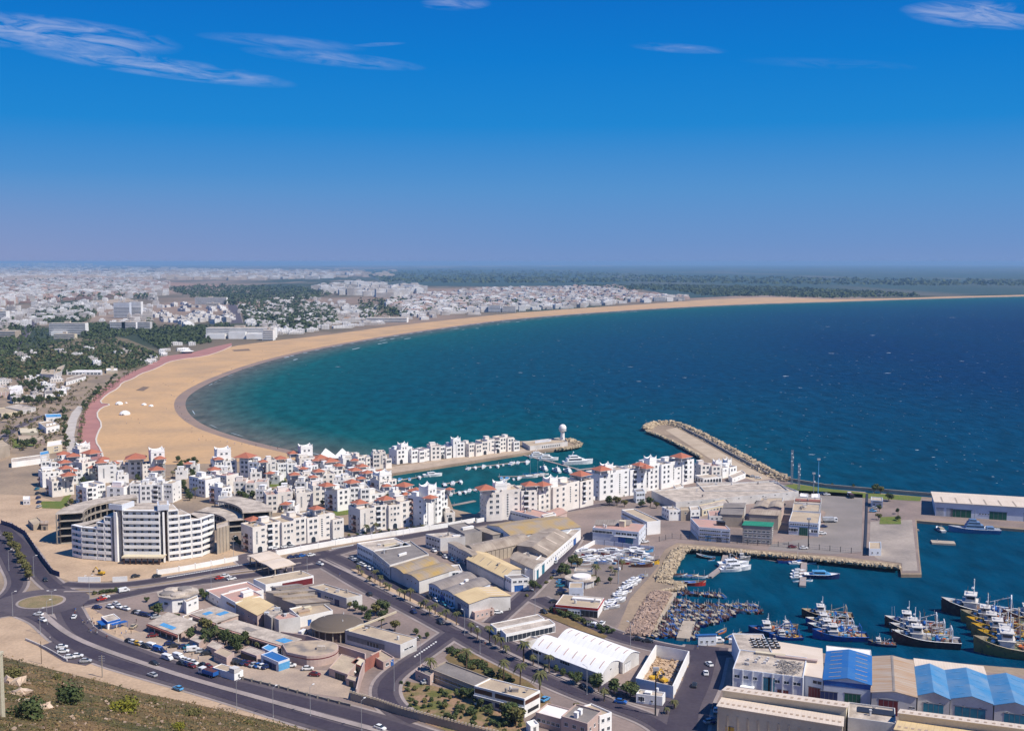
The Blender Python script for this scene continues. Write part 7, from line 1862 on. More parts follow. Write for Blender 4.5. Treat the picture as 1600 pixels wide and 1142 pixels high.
cars([(164, 935, 'white', TR)], 'right beside the red car on the toll road', 'toll road cars')
cars([(152, 951, 'navy', -.2)], 'turning in at the dusty market entrance', None)
cars([(172, 950, 'white', -.6), (182, 946, 'white', -.6), (186, 950, 'white', -.6), (197, 953, 'white', -.5), (213, 959, 'dark', -.4), (218, 960, 'white', -.4), (224, 962, 'navy', -.4), (229, 963, 'navy', -.4), (244, 966, 'silver', .5)], 'in the row parked near the octagonal pavilion', 'cars near the pavilion')
cars([(209, 981, 'beige', 1.5)], 'standing alone in the dusty lot by the kiosk', None)
cars([(239, 995, 'maroon', .4)], 'standing alone before the first market arcade', None)
cars([(202, 1004, 'dark', HW), (208, 1006, 'white', HW), (215, 1008, 'yellow', HW), (221, 1009, 'white', HW), (228, 1012, 'dark', HW), (238, 1013, 'white', HW, 'van'), (248, 1018, 'blue', HW, 'van'), (254, 1020, 'navy', HW)], 'parked along the wall of the lower road', 'cars along the lower road wall')
cars([(262, 1031, 'white', HW, 'van')], 'driving at the edge of the lower road', None)
cars([(241, 1039, 'dark', HW)], 'driving on the lower road near the parked row', None)
cars([(238, 1057, 'silver', HW + 3.14), (278, 1078, 'sky', HW + 3.14)], 'on the near lanes of the lower road', 'cars on the near lanes')
cars([(97, 1013, 'white', .3), (99, 1020, 'white', .3), (109, 1029, 'white', .2), (121, 1027, 'white', .2), (134, 1035, 'silver', .2)], 'in the small car park under the hillside', 'hillside car park')
cars([(325, 1056, 'blue', HW + 3.14, 'truck')], 'with brown load on the lower road', None)
cars([(265, 1008, 'navy', .3), (273, 1011, 'dark', .3), (288, 1013, 'navy', .3), (295, 1014, 'teal', .3), (302, 1018, 'white', .3, 'van'), (315, 1020, 'silver', .3), (323, 1023, 'dark', .3)], 'between the market stalls and the lower road', 'market stall cars')
cars([(279, 1029, 'white', HW, 'van'), (290, 1034, 'white', HW), (296, 1036, 'white', HW), (303, 1038, 'white', HW), (284, 1039, 'dark', HW), (292, 1041, 'navy', HW), (299, 1043, 'maroon', HW), (318, 1042, 'dark', HW), (326, 1044, 'maroon', HW)], 'in the double row left of the small white gate building', 'cars left of the gate building')
cars([(364, 1034, 'navy', .9), (370, 1036, 'dark', .9), (376, 1037, 'dark', .9), (383, 1038, 'navy', .9), (391, 1039, 'maroon', .9), (398, 1041, 'silver', .9), (405, 1042, 'blue', .9), (411, 1043, 'white', .9), (417, 1044, 'navy', .9)], 'in the long row before the blue-roofed fish hall', 'cars before the fish hall')
cars([(454, 1042, 'white', .2), (481, 1047, 'white', .1), (492, 1056, 'maroon', -.1), (547, 1053, 'white', .4)], 'in the yard by the half-round building', 'cars by the half-round building')
cars([(474, 992, 'white', 1.2, 'van')], 'beside the stained box building', None)
cars([(577, 930, 'dark', AV + 3.14), (646, 958, 'navy', AV + 3.14), (688, 975, 'dark', AV)], 'driving on the avenue', 'cars on the avenue')
cars([(549, 874, 'silver', 2.4), (554, 877, 'white', 2.4), (558, 880, 'dark', 2.4), (563, 883, 'white', 2.4), (567, 885, 'white', 2.4), (577, 890, 'white', AV), (584, 892, 'silver', AV)], 'parked before the white two-storey block', 'cars before the two-storey block')
cars([(608, 899, 'white', AV, 'box')], 'with rounded cover parked by the double-humped warehouse', None)
cars([(678, 862, 'white', AV), (688, 867, 'dark', AV), (696, 872, 'white', AV), (708, 877, 'sky', AV), (714, 880, 'silver', AV)], 'in the lane before the clerestory warehouse', 'lane cars')
cars([(671, 935, 'dark', AV), (682, 940, 'white', AV), (694, 946, 'teal', AV), (705, 951, 'white', AV), (718, 958, 'brown', AV)], 'parked along the brown-gabled warehouses', 'cars by the gabled warehouses')
cars([(778, 959, 'white', .3)], 'in front of the cream-yellow warehouse', None)
cars([(912, 1076, 'dark', AV)], 'parked under the street tree before the arched warehouses', None)
cars([(970, 1099, 'blue', -.3)], 'driving past the walled yard on the avenue', None)
cars([(852, 1095, 'sky', 1.0)], 'beside the white wall of the ribbon-window office', None)
cars([(667, 1068, 'silver', .5)], 'under the palm at the low brown annex', None)
cars([(850, 958, 'dark', AV), (1013, 1004, 'dark', -.2), (997, 1001, 'dark', -.2)], 'driving on the port street', 'cars on the port street')
cars([(927, 980, 'white', -.45, 'van')], 'rounding the bend of the port street', None)
cars([(941, 976, 'white', 1.2)], 'at the corner of the hedge strip', None)
cars([(1085, 1073, 'dark', 1.4)], 'beside the rubble lot at the wide port road', None)
cars([(1103, 1054, 'white', 1.5), (1108, 1040, 'white', 1.9)], 'in the pair driving down the wide port road', 'pair of white cars')
cars([(1149, 1007, 'white', -.2, 'van'), (1122, 1004, 'white', .1, 'van')], 'near the blue-roofed quay hut', 'vans near the quay hut')
cars([(1117, 1106, 'maroon', 1.4), (1119, 1112, 'white', 1.4), (1109, 1130, 'silver', .4), (1114, 1128, 'navy', 1.4)], 'parked by the wall of the long sand-coloured warehouse', 'cars by the sand-coloured warehouse')
cars([(594, 1140, 'white', HW)], 'at the bottom edge on the lower road', None)
cars([(420, 880, 'silver', TR), (455, 872, 'navy', TR), (464, 871, 'navy', TR), (472, 870, 'blue', TR), (486, 869, 'white', TR), (352, 902, 'white', TR), (343, 905, 'red', TR), (362, 906, 'white', TR), (212, 902, 'dark', TR), (245, 902, 'dark', TR), (448, 905, 'dark', 0), (500, 883, 'white', -.6)], 'around the toll canopy', 'cars around the toll canopy')
cars([(430, 858, 'white', TR), (445, 856, 'white', TR), (455, 855, 'silver', TR), (524, 846, 'white', TR), (534, 844, 'white', TR), (565, 839, 'silver', TR), (600, 834, 'dark', TR), (655, 825, 'dark', TR), (664, 823, 'white', TR)], 'on the street at the foot of the marina blocks', 'marina street cars')
cars([(61, 786, 'navy', 1.5), (60, 779, 'navy', 1.5), (59, 772, 'dark', 1.5), (61, 793, 'silver', 1.5), (58, 765, 'teal', 1.5)], 'in the shade of the left-hand flats', 'cars left of the flats')
cars([(876, 911, 'sky', .2), (876, 917, 'teal', .2), (878, 924, 'navy', .2), (876, 929, 'dark', .2), (866, 942, 'dark', .2), (871, 866, 'white', LN), (866, 872, 'silver', LN), (868, 880, 'silver', LN), (866, 895, 'navy', LN), (1008, 848, 'white', .5), (1000, 846, 'dark', .6)], 'by the sports club and the inner lane', 'cars by the club')
cars([(1292, 774, 'white', 0), (1286, 773, 'navy', 0), (1287, 824, 'navy', .1), (1285, 835, 'white', .1), (1256, 858, 'white', .1), (1238, 856, 'maroon', .1), (1366, 795, 'silver', 0), (1364, 800, 'sky', 0), (1368, 789, 'dark', 0), (1184, 786, 'dark', 1), (1224, 790, 'dark', 1)], 'in the harbour yard', 'harbour yard cars')
cars([(1297, 816, 'silver', .1, 'box')], 'parked beside the green-door warehouse', None)
cars([(1329, 777, 'dark', 1.6, 'truck')], 'alone on the open harbour yard', None)
cars([(1185, 748, 'white', 0), (1210, 755, 'white', 0), (1168, 745, 'dark', 0), (1177, 746, 'silver', 0)], 'at the root of the breakwater', 'breakwater cars')
# excavators
def digger(label, px, py, rz):
    E = empty('excavator', G(px, py), label, 'excavator', rz=rz); y = P['yellow']
    m = MB(); m.box(-1.4, 1.4, -1.2, -.7, 0, .7); m.box(-1.4, 1.4, .7, 1.2, 0, .7); m.obj('tracks', dark, E)
    m = MB(); m.box(-1.6, 1.0, -1, 1, .8, 1.6); m.obj('body', y, E)
    m = MB(); m.box(.1, 1.0, .1, .95, 1.6, 2.7); m.obj('cab', glass, E)
    m = MB(); m.tube((1, -.3, 1.4), (2.8, -.3, 3.6), .22); m.tube((2.8, -.3, 3.6), (4.2, -.3, 1.8), .18); m.obj('arm', y, E)
    m = MB(); m.box(3.9, 4.6, -.8, .2, 1.0, 1.8, taper=.3); m.obj('bucket', dark, E)
digger('yellow excavator on the rubble of the roofless yard', 1022, 1062, .6)
digger('second yellow digger at the right of the roofless yard', 1036, 1066, 2.2)
digger('dusty brown excavator on the hotel building site', 158, 898, 2.9)
# ---------------------------------------------------------------- people
def person_mesh(seed, shirt, trou):
    rr = random.Random(seed); s = rr.uniform(.12, .22)
    J = [(0, 0, .95), (0, 0, 1.2), (0, 0, 1.42), (0, 0, 1.52), (0, 0, 1.68), (0, .09, .92), (s, .1, .5), (s * .6, .11, .06), (s * .6 + .14, .12, .03), (0, -.09, .92), (-s, -.1, .5), (-s * 1.3, -.11, .08), (-s * 1.3 + .14, -.12, .03),
         (0, .2, 1.38), (.04, .26, 1.12), (.16, .25, .9), (0, -.2, 1.38), (-.02, -.26, 1.12), (.1, -.25, .9)]
    Ed = [(0, 1), (1, 2), (2, 3), (3, 4), (0, 5), (5, 6), (6, 7), (7, 8), (0, 9), (9, 10), (10, 11), (11, 12), (2, 13), (13, 14), (14, 15), (2, 16), (16, 17), (17, 18)]
    rad_ = [.13, .13, .13, .055, .105, .09, .065, .045, .04, .09, .065, .045, .04, .06, .042, .035, .06, .042, .035]
    me = bpy.data.meshes.new('person'); me.from_pydata(J, Ed, []); o = bpy.data.objects.new('tmp', me); COL.objects.link(o)
    sk = o.modifiers.new('s', 'SKIN'); o.modifiers.new('b', 'SUBSURF').levels = 1
    for i, r in enumerate(rad_): me.skin_vertices[0].data[i].radius = (r * (1.0 if i != 1 else .8), r * (1.35 if i in (1, 2) else 1.0))
    me.skin_vertices[0].data[0].use_root = True
    dg = bpy.context.evaluated_depsgraph_get(); out = bpy.data.meshes.new_from_object(o.evaluated_get(dg))
    bpy.data.objects.remove(o); out.materials.clear()
    for m in (shirt, trou, pmat('skin', (.30, .17, .11), .6), dark): out.materials.append(m)
    for p in out.polygons:
        z = p.center.z; p.material_index = 3 if z > 1.70 else 2 if z > 1.48 else (2 if abs(p.center.y) > .2 and z < 1.15 else 0) if z > .93 else (1 if z > .08 else 3)
    return out
ppl = [tag(put('person', person_mesh(i, P[a], P[b]), None, (0, 0, -500)), 'p', 'person') for i, (a, b) in enumerate((('white', 'navy'), ('dark', 'grey'), ('blue', 'beige'), ('maroon', 'dark')))]
desc = ('in white shirt and dark blue trousers', 'in black top and grey trousers', 'in blue shirt and beige trousers', 'in dark red top and black trousers')
rr = random.Random(9)
for k, (x, y) in enumerate([(140, 972), (143, 975), (145, 970), (147, 977), (146, 982), (139, 987), (142, 989), (149, 990), (152, 992), (151, 988), (167, 995), (167, 998), (137, 974), (132, 976), (129, 973), (213, 972), (197, 990), (180, 990), (190, 993), (117, 961), (153, 958), (131, 950), (118, 955)]):
    j = k % 4; LATE.append((ppl[j], G(x, y, .12), rr.uniform(0, 6), 'person %s on the dusty corner by the kiosk' % desc[j], 'people by the kiosk', None))
for k, (x, y) in enumerate([(78, 1000), (260, 1018), (230, 985), (205, 990), (310, 1030), (300, 1026), (345, 1026), (430, 1046), (288, 1021)]):
    j = k % 4; LATE.append((ppl[j], G(x, y, .12), rr.uniform(0, 6), 'person %s walking around the market car park' % desc[j], 'people by the market', None))
for k, (x, y) in enumerate([(643, 952), (796, 955), (531, 900), (758, 1009), (732, 1030), (1105, 1012), (1090, 1014), (1134, 1004)]):
    j = k % 4; LATE.append((ppl[j], G(x, y, .3), rr.uniform(0, 6), 'person %s beside the avenue or port street' % desc[j], 'people on the streets', None))
for k, (x, y) in enumerate([(218, 661), (284, 648), (300, 670), (317, 683), (436, 699), (260, 640), (330, 600), (410, 549), (618, 513), (232, 700), (205, 655), (216, 656), (198, 662)] + [(300 + (i * 67 % 190), 676 + (i * 67 % 190) * .17 + (i * 29 % 11)) for i in range(18)] + [(255 + (i * 31 % 40), 600 + (i * 53 % 70)) for i in range(10)] + [(300 + (i * 31 % 200), 598 - (i * 31 % 200) * .26 - (i * 7 % 9)) for i in range(14)]):
    j = k % 4; LATE.append((ppl[j], G(x, y, .1), rr.uniform(0, 6), 'person %s far out on the sandy beach' % desc[j], 'people on the beach', None))

# ---------------------------------------------------------------- boats
def hull(m, L_, B_, H_, mi=0, deck=None, dz=.0, bow=.35, draft=.3, flare=.12, n=9, stern=.7):
    """pointed hull along +x, closed deck or open boat"""
    st = []
    for i in range(n):
        t = i / (n - 1); x = -L_ / 2 + L_ * t
        w = B_ / 2 * (stern + (1 - stern) * min(1, t / .35)) * (1 - max(0, (t - .55) / .45) ** 2.2) + .01
        z = H_ * (1 + bow * max(0, (t - .35) / .65) ** 2)
        st.append((x, w, z))
    vs, fs = [], []
    for x, w, z in st: vs += [(x, -w, z), (x * .97, -w * (1 - flare) * .8, -draft), (x * .97, w * (1 - flare) * .8, -draft), (x, w, z)]
    for i in range(n - 1):
        a = 4 * i; fs += [(a, a + 4, a + 5, a + 1)[::-1], (a + 1, a + 5, a + 6, a + 2)[::-1], (a + 2, a + 6, a + 7, a + 3)[::-1]]
    fs += [(0, 1, 2, 3)[::-1]]
    m.add(vs, fs, mi)
    dk, fd = [], []
    for x, w, z in st: dk += [(x, -w * .86, z - dz), (x, w * .86, z - dz)]
    for i in range(n - 1): fd.append((2 * i, 2 * i + 2, 2 * i + 3, 2 * i + 1)[::-1])
    m.add(dk, fd, 1 if deck is not None else mi)
    if dz or True:   # gunwale
        g = []
        for x, w, z in st: g += [(x, -w, z), (x, -w * .86, z), (x, -w * .86, z - dz), (x, w, z), (x, w * .86, z), (x, w * .86, z - dz)]
        fg = []
        for i in range(n - 1):
            a = 6 * i; fg += [(a, a + 6, a + 7, a + 1), (a + 1, a + 7, a + 8, a + 2), (a + 9, a + 3, a + 4, a + 10), (a + 10, a + 4, a + 5, a + 11)]
        m.add(g, fg, 2)
BO = {}
HC = dict(ochre=(.34, .20, .07), navy=(.015, .03, .12), blue=(.02, .10, .36), maroon=(.13, .03, .03), dark=(.03, .03, .04), brown=(.12, .07, .045), beige=(.40, .32, .22), grey=(.2, .2, .2))
boat_in = pmat('boat_inside', (.11, .075, .055), .85, (.04, .06, .09), 1.2, 3)
wood = pmat('boat_wood', (.30, .18, .10), .8, (.20, .12, .07), 1.5, 4)
def skiff(c, inner='wood', seed=0):
    k = ('skiff', c, seed)
    if k in BO: return BO[k]
    E = empty('fishing_boat', (0, 0, -500), 'boat', 'boat'); m = MB(); hull(m, 6.6, 2.0, .75, 0, 1, .45, .8)
    m.obj('hull', [P[c], boat_in, P[('brown', 'beige', 'navy', 'sky', 'white')[seed % 5]]], E)
    rr = random.Random(seed)
    for x in (-2.0, -.6, .9): b = MB(); b.box(x - .16, x + .16, -.86, .86, .52, .6); b.obj('bench', P[('brown', 'sky', 'beige')[seed % 3]], E)
    b = MB()
    for j in range(4): b.add([v * rr.uniform(.25, .45) + Vector((rr.uniform(-2.4, 1.6), rr.uniform(-.5, .5), .55)) for v in rock_shape(rr)], RF)
    b.obj('gear_heap', P[('brown', 'blue', 'beige', 'silver', 'teal')[seed % 5]], E)
    b = MB(); b.tube((1.6, 0, .6), (1.6, 0, 2.6 + .3 * (seed % 3)), .04, 4); b.obj('flag_pole', trim, E)
    BO[k] = E; return E
def cruiser(c='white', cab='white'):
    k = ('cru', c, cab)
    if k in BO: return BO[k]
    E = empty('motor_boat', (0, 0, -500), 'boat', 'boat'); m = MB(); hull(m, 9, 2.9, 1.1, 0, 1, .15, .35, stern=.9); m.obj('hull', [P[c], trim, trim], E)
    b = MB(); loft(b, [(-2.4, [(-1, 1.0), (-1, 1.9), (1, 1.9), (1, 1.0)]), (.6, [(-1, 1.0), (-.95, 2.0), (.95, 2.0), (1, 1.0)]), (2.2, [(-.7, 1.1), (-.6, 1.25), (.6, 1.25), (.7, 1.1)])]); b.obj('cabin', P[cab], E)
    b = MB(); b.box(-2.0, .7, -1.02, 1.02, 1.45, 1.8); b.box(.7, 1.3, -.8, .8, 1.4, 1.75); b.obj('cabin_windows', glass, E)
    b = MB(); b.tube((-1, 0, 1.9), (-1, 0, 3.4), .05); b.tube((-1, -.6, 2.9), (-1, .6, 2.9), .04); b.obj('aerial', steel, E)
    BO[k] = E; return E
def yacht():
    if 'y' in BO: return BO['y']
    E = empty('motor_yacht', (0, 0, -500), 'boat', 'yacht'); m = MB(); hull(m, 20, 5, 2.3, 0, 1, .2, .4, stern=.9); m.obj('hull', [P['white'], trim, trim], E)
    b = MB(); loft(b, [(-7.5, [(-2, 2.2), (-2, 4.2), (2, 4.2), (2, 2.2)]), (2, [(-1.9, 2.2), (-1.7, 4.2), (1.7, 4.2), (1.9, 2.2)]), (5.5, [(-1.2, 2.5), (-1, 2.8), (1, 2.8), (1.2, 2.5)])]); b.obj('main_cabin', trim, E)
    b = MB(); b.box(-6.5, 2, -2.03, 2.03, 3.0, 3.8); b.box(-5.5, -.3, -1.63, 1.63, 4.8, 5.3); b.obj('cabin_windows', glass, E)
    b = MB(); loft(b, [(-6, [(-1.6, 4.2), (-1.6, 5.7), (1.6, 5.7), (1.6, 4.2)]), (-.5, [(-1.5, 4.2), (-1.3, 5.7), (1.3, 5.7), (1.5, 4.2)]), (1.5, [(-1.1, 4.2), (-.9, 4.4), (.9, 4.4), (1.1, 4.2)])]); b.obj('fly_bridge', trim, E)
    b = MB(); b.tube((-4, -.8, 5.7), (-3, 0, 7.6), .1); b.tube((-4, .8, 5.7), (-3, 0, 7.6), .1); b.lathe(-3, 0, [(.4, 7.5), (.5, 7.8), (.1, 8.2)], 8); b.obj('radar_arch', trim, E)
    BO['y'] = E; return E
def sailer():
    if 's' in BO: return BO['s']
    E = empty('sailing_yacht', (0, 0, -500), 'boat', 'sailing boat'); m = MB(); hull(m, 12, 3.4, 1.2, 0, 1, .1, .2, stern=.75); m.obj('hull', [P['white'], wood, trim], E)
    b = MB(); loft(b, [(-2, [(-.9, 1.1), (-.8, 1.6), (.8, 1.6), (.9, 1.1)]), (2.4, [(-.6, 1.1), (-.5, 1.4), (.5, 1.4), (.6, 1.1)])]); b.obj('cabin', trim, E)
    b = MB(); b.tube((1, 0, 1.2), (1, 0, 14.5), .09, 5); b.tube((1, -.8, 8), (1, .8, 8), .04); b.obj('mast', steel, E)
    b = MB(); b.tube((1, 0, 2.4), (-4, 0, 2.5), .14, 5); b.obj('boom', P['blue'], E)
    BO['s'] = E; return E
def trawler(c, deckc, seed, acc='white'):
    rr = random.Random(seed); E = empty('trawler', (0, 0, -500), 'boat', 'trawler'); m = MB()
    hull(m, 24, 6.4, 2.9, 0, 1, .9, .75, draft=.6, stern=.85); m.obj('hull', [pmat('rusty_hull_' + c, HC.get(c, (.1, .08, .07)), .6, (.17, .08, .05), .5, 6, .52, .72), pmat('deck_' + deckc, {'brown': (.20, .11, .07), 'green': (.12, .16, .09), 'grey': (.28, .27, .27), 'ochre': (.42, .28, .12)}[deckc], .85, (.14, .10, .08), .8, 4, fine=.2), P[acc]], E)
    w = MB(); w.box(1.2, 5.0, -2.1, 2.1, 2.2, 4.9); w.box(.8, 5.6, -2.3, 2.3, 4.9, 5.05); w.obj('deck_house', offw, E)
    w = MB(); w.box(1.6, 4.6, -1.7, 1.7, 5.05, 7.2); w.box(1.2, 5.0, -2, 2, 7.2, 7.35); w.obj('wheelhouse', offw, E)
    w = MB(); w.box(4.58, 4.66, -1.5, 1.5, 6.0, 6.8); w.box(1.9, 4.3, -1.75, 1.75, 6.0, 6.8); w.obj('bridge_windows', glass, E)
    w = MB(); w.tube((2.2, 0, 7.3), (2.2, 0, 12.5), .16, 5); w.tube((2.2, -1.2, 10), (2.2, 1.2, 10), .08); w.tube((2.2, -.8, 11.3), (2.2, .8, 11.3), .07); w.lathe(2.6, 0, [(.3, 9), (.5, 9.4), (.1, 9.8)], 8); w.obj('mast', P['white'], E)
    w = MB()
    for s in (-2.4, 2.4): w.tube((-8.8, s, 2.2), (-8.8, s * .8, 7.6), .2, 5)
    w.tube((-8.8, -1.9, 7.6), (-8.8, 1.9, 7.6), .2, 5); w.tube((-8.8, 0, 7.6), (-2.5, 0, 5.2), .12, 4); w.obj('stern_gantry', P[acc], E)
    w = MB(); w.tube((-2, 0, 2.4), (-2, 0, 8.2), .17, 5); w.tube((-2, 0, 3.4), (-6.5, .8 * (-1) ** seed, 7.4), .13, 4); w.obj('derrick', P['white'] if seed % 2 else P['beige'], E)
    w = MB(); w.tube((-4, -1.6, 2.9), (-4, 1.6, 2.9), .7, 10); w.obj('net_drum', P['blue'] if seed % 2 == 0 else P['brown'], E)
    for q in range(2):
        w = MB()
        for j in range(14): w.add([v * rr.uniform(.3, .7) + Vector((rr.uniform(-9, -.5) if q else rr.uniform(5.8, 9), rr.uniform(-1.8, 1.8), 2.4 + (.5 if not q else 0))) for v in rock_shape(rr)], RF)
        w.obj('net_heap', P[('teal', 'orange', 'blue', 'beige', 'brown', 'yellow')[(seed + q * 2) % 6]], E)
    for q in range(7): a_, b_ = rr.uniform(-9, 9), rr.uniform(-2, 2); w = MB(); w.tube((a_, b_, 2.3), (a_ + rr.uniform(-.9, .9), b_, rr.uniform(4.5, 10)), .09, 4); w.obj('rigging_pole', offw if q % 2 else wood, E)
    for q in range(12): a_, b_ = rr.uniform(-9.5, -.5), rr.uniform(-2.2, 2.2); w = MB(); w.box(a_ - .6, a_ + .6, b_ - .45, b_ + .45, 2.2, 2.3 + rr.uniform(.4, 1.5)); w.obj('deck_crate', P[rr.choice(('beige', 'brown', 'sky', 'brown', 'silver', 'grey', 'navy', 'orange'))], E)
    w = MB(); w.lathe(6.6, 0, [(.5, 3.2), (.7, 3.7), (.5, 4.1), (.1, 4.2)], 8); w.obj('winch', P['white'], E)
    return E
def float_at(proto, x, y, rz, label, group=None, s=1.0, z=WZ): 
    p = G(x, y, z); p.z = z; LATE.append((proto, p, rz, label, group, s))
def heading(a, b): p, q = G(*a, WZ), G(*b, WZ); return math.atan2((q - p).y, (q - p).x)
# marina
float_at(yacht(), 903, 725, .25, 'large white motor yacht berthed alone at the marina mouth', None, 1.15)
for (x, y, r, lab, s) in ((843, 715, .15, 'white motor yacht with blue cover at the quay end of the walkway', .8), (857, 719, .1, 'white motor yacht second from the quay by the walkway', .75), (849, 734, 2.0, 'white flybridge yacht at the middle walkway', .55), (869, 737, 2.0, 'white yacht moored left of the last walkway berth', .6), (886, 738, 2.0, 'white yacht moored at the right end of the walkway', .6)):
    float_at(yacht(), x, y, r, lab, None, s)
float_at(sailer(), 826, 746, .2, 'sailing yacht with the taller mast on the middle pontoon', None, 1.1); float_at(sailer(), 838, 744, .2, 'sailing yacht beside the tallest mast on the middle pontoon', None, .95)
float_at(sailer(), 847, 742, .2, 'third sailing yacht at the end of the middle pontoon', None, .8)
rr = random.Random(15)
for (a, b, n, lab) in (((730, 733), (822, 722), 9, 'small motor boat on the long far pontoon of the marina'), ((625, 750), (672, 743), 4, 'small motor boat on the left marina pontoon'), ((782, 747), (812, 748), 4, 'small motor boat on the middle marina pontoon'),
                       ((706, 772), (744, 765), 5, 'small motor boat on the near marina pontoon'), ((694, 757), (720, 753), 3, 'small motor boat on the short marina pontoon')):
    for i, (x, y) in enumerate(along(a, b, n, 2.4, rr)):
        float_at((cruiser(), cruiser('navy'), cruiser('white', 'sky'))[rr.randrange(6) % 3 if rr.random() < .4 else 0], x, y + 1.6, 1.4 + rr.uniform(-.35, .35) + (3.14 if rr.random() < .5 else 0), lab, lab[6:] + 's', rr.uniform(.55, 1.15))
float_at(cruiser(), 676, 744, .3, 'larger white motor boat at the outer end of the left pontoon', None, 1.5)
def pontoon(label, pts, w=1.6, z=.45, m=paving, piles=True, name='pontoon'):
    L = [G(x, y, WZ) for x, y in pts]; c = L[0].copy(); o = MB(); L = [Vector((p.x - c.x, p.y - c.y, 0)) for p in L]
    ribbon(o, L, w, 0, z); ob = o.obj(name, m, None, c); tag(ob, label, 'pontoon')
    for i in range(len(L) - 1):
        n = max(1, int((L[i + 1] - L[i]).length / 12))
        for k in range(n):
            p = L[i].lerp(L[i + 1], k / n); q = MB(); q.cyl(p.x + w / 2 + .2, p.y, -2, 2.2, .16, n=6); q.obj('pile', steel, ob)
pontoon('long far pontoon with finger berths in the marina', [(727, 732), (825, 721)])
pontoon('main grey walkway crossing the marina from the quay', [(812, 710), (860, 722), (904, 734)], 2.4)
pontoon('outer walkway running behind the marina flats', [(900, 735), (950, 729)], 2.2)
pontoon('middle pontoon carrying the sailing yachts', [(778, 745), (852, 744)])
pontoon('left marina pontoon near the tower house', [(620, 751), (674, 743)])
pontoon('short pontoon in the centre left of the marina', [(690, 757), (722, 752)])
pontoon('near marina pontoon beside the gate tower', [(704, 772), (746, 764)])
pontoon('wide access pontoon closest to the basin corner', [(706, 790), (742, 783)], 2.4)
# small basin
pontoon('wooden dog-leg jetty in the small boat basin', [(1134, 868), (1128, 888), (1108, 903)], 2.6, .9, paving, name='jetty')
pontoon('low pontoon line joining the dog-leg jetty to the rocks', [(1028, 893), (1060, 898), (1108, 903)], 1.4, .4)
pontoon('straight jetty with small boats on both sides', [(1257, 868), (1254, 917)], 2.8, .8, paving, name='jetty')
pontoon('thin floating boom along the boulders', [(1134, 869), (1180, 872), (1228, 880)], .5, .25)
float_at(skiff('brown', seed=4), 1102, 872, 2.6, 'pale double-ended boat anchored in the small basin', None, 1.5); float_at(skiff('sky', seed=2), 1111, 876, .3, 'tiny dinghy beside the pale anchored boat', None, .6)
float_at(trawler('grey', 'brown', 51), 1154, 876, .08, 'dark old wooden boat moored under the boulders', None, .5)
float_at(cruiser('white'), 1146, 884, .1, 'white motor boat behind the dog-leg jetty', None, 1.7); float_at(cruiser('white', 'white'), 1151, 890, .15, 'larger white motor boat with cabin behind the dog-leg jetty', None, 1.6); float_at(cruiser('white', 'silver'), 1142, 892, .1, 'white low boat nearest the elbow of the jetty', None, 1.2)
for i, (x, y) in enumerate(((1061, 900), (1078, 901.5), (1094, 902.5))): float_at(skiff('white', seed=i), x, y, .0, ('left', 'middle', 'right')[i] + ' of three white dinghies tied to the low pontoon line', None, 1.2)
float_at(skiff('red', seed=1), 1080, 914, -.1, 'red-hulled boat carrying people below the low pontoon', None, 2.0)
float_at(cruiser('navy', 'sky'), 1284, 903, -.15, 'dark boat with blue canopy right of the straight jetty', None, 1.8)
for i, (x, y) in enumerate(((1248, 893), (1246, 898), (1246, 903), (1247, 909), (1262, 908), (1243, 881), (1235, 878), (1268, 881))): float_at(cruiser() if i in (0, 1, 2, 5) else skiff('white', seed=3), x, y, .1 if i < 6 else .0, 'small white boat tied near the straight jetty', 'white boats at the straight jetty', .75)
float_at(skiff('blue', seed=0), 1236, 879, 0, 'blue covered boat at the boulder side of the straight jetty', None, 2.0)
# mole side
E = empty('patrol_ship', (0, 0, -500), 'ship', 'ship'); m = MB(); hull(m, 27, 6, 2.4, 0, 1, .1, .5, stern=.9); nav = pmat('naval_blue', (.16, .26, .42), .5, (.12, .20, .34), .3, 3)
m.obj('hull', [nav, steel, trim], E)
for (x0, x1, w, z0, z1) in ((-10, -6, 2.2, 2.4, 3.8), (-5, 5, 2.4, 2.4, 4.6), (-3, 4, 2.0, 4.6, 6.2), (-1, 3, 1.5, 6.2, 7.6)): b = MB(); b.box(x0, x1, -w, w, z0, z1, taper=.12); b.box(x0 + .6, x1 - .6, -w * .97, w * .97, z1 - .9, z1 - .4, 1); b.obj('superstructure', [nav, glass], E)
b = MB(); b.tube((0, 0, 7.6), (0, 0, 12.5), .18, 5); b.tube((0, -1.6, 10), (0, 1.6, 10), .08); b.obj('mast', steel, E)
for k in range(4): b = MB(); b.lathe(-8 + k * 1.7, 1.2 * (-1) ** k, [(.7, 2.5), (.8, 3.4), (.3, 3.8)], 8); b.obj('life_raft', trim, E)
float_at(E, 1522, 832, 2.95, 'blue-grey patrol ship moored at the quay shed')
pontoon('floating work pontoon with black inner pool', [(1455, 848), (1492, 850)], 6, .9, tanw, name='work_pontoon')
float_at(cruiser('silver', 'beige'), 1469, 829, 1.6, 'small grey workboat near the quay shed', None, 1.1); float_at(skiff('silver', seed=2), 1433, 828, 1.5, 'tiny grey skiff under the quay corner', None, .8)
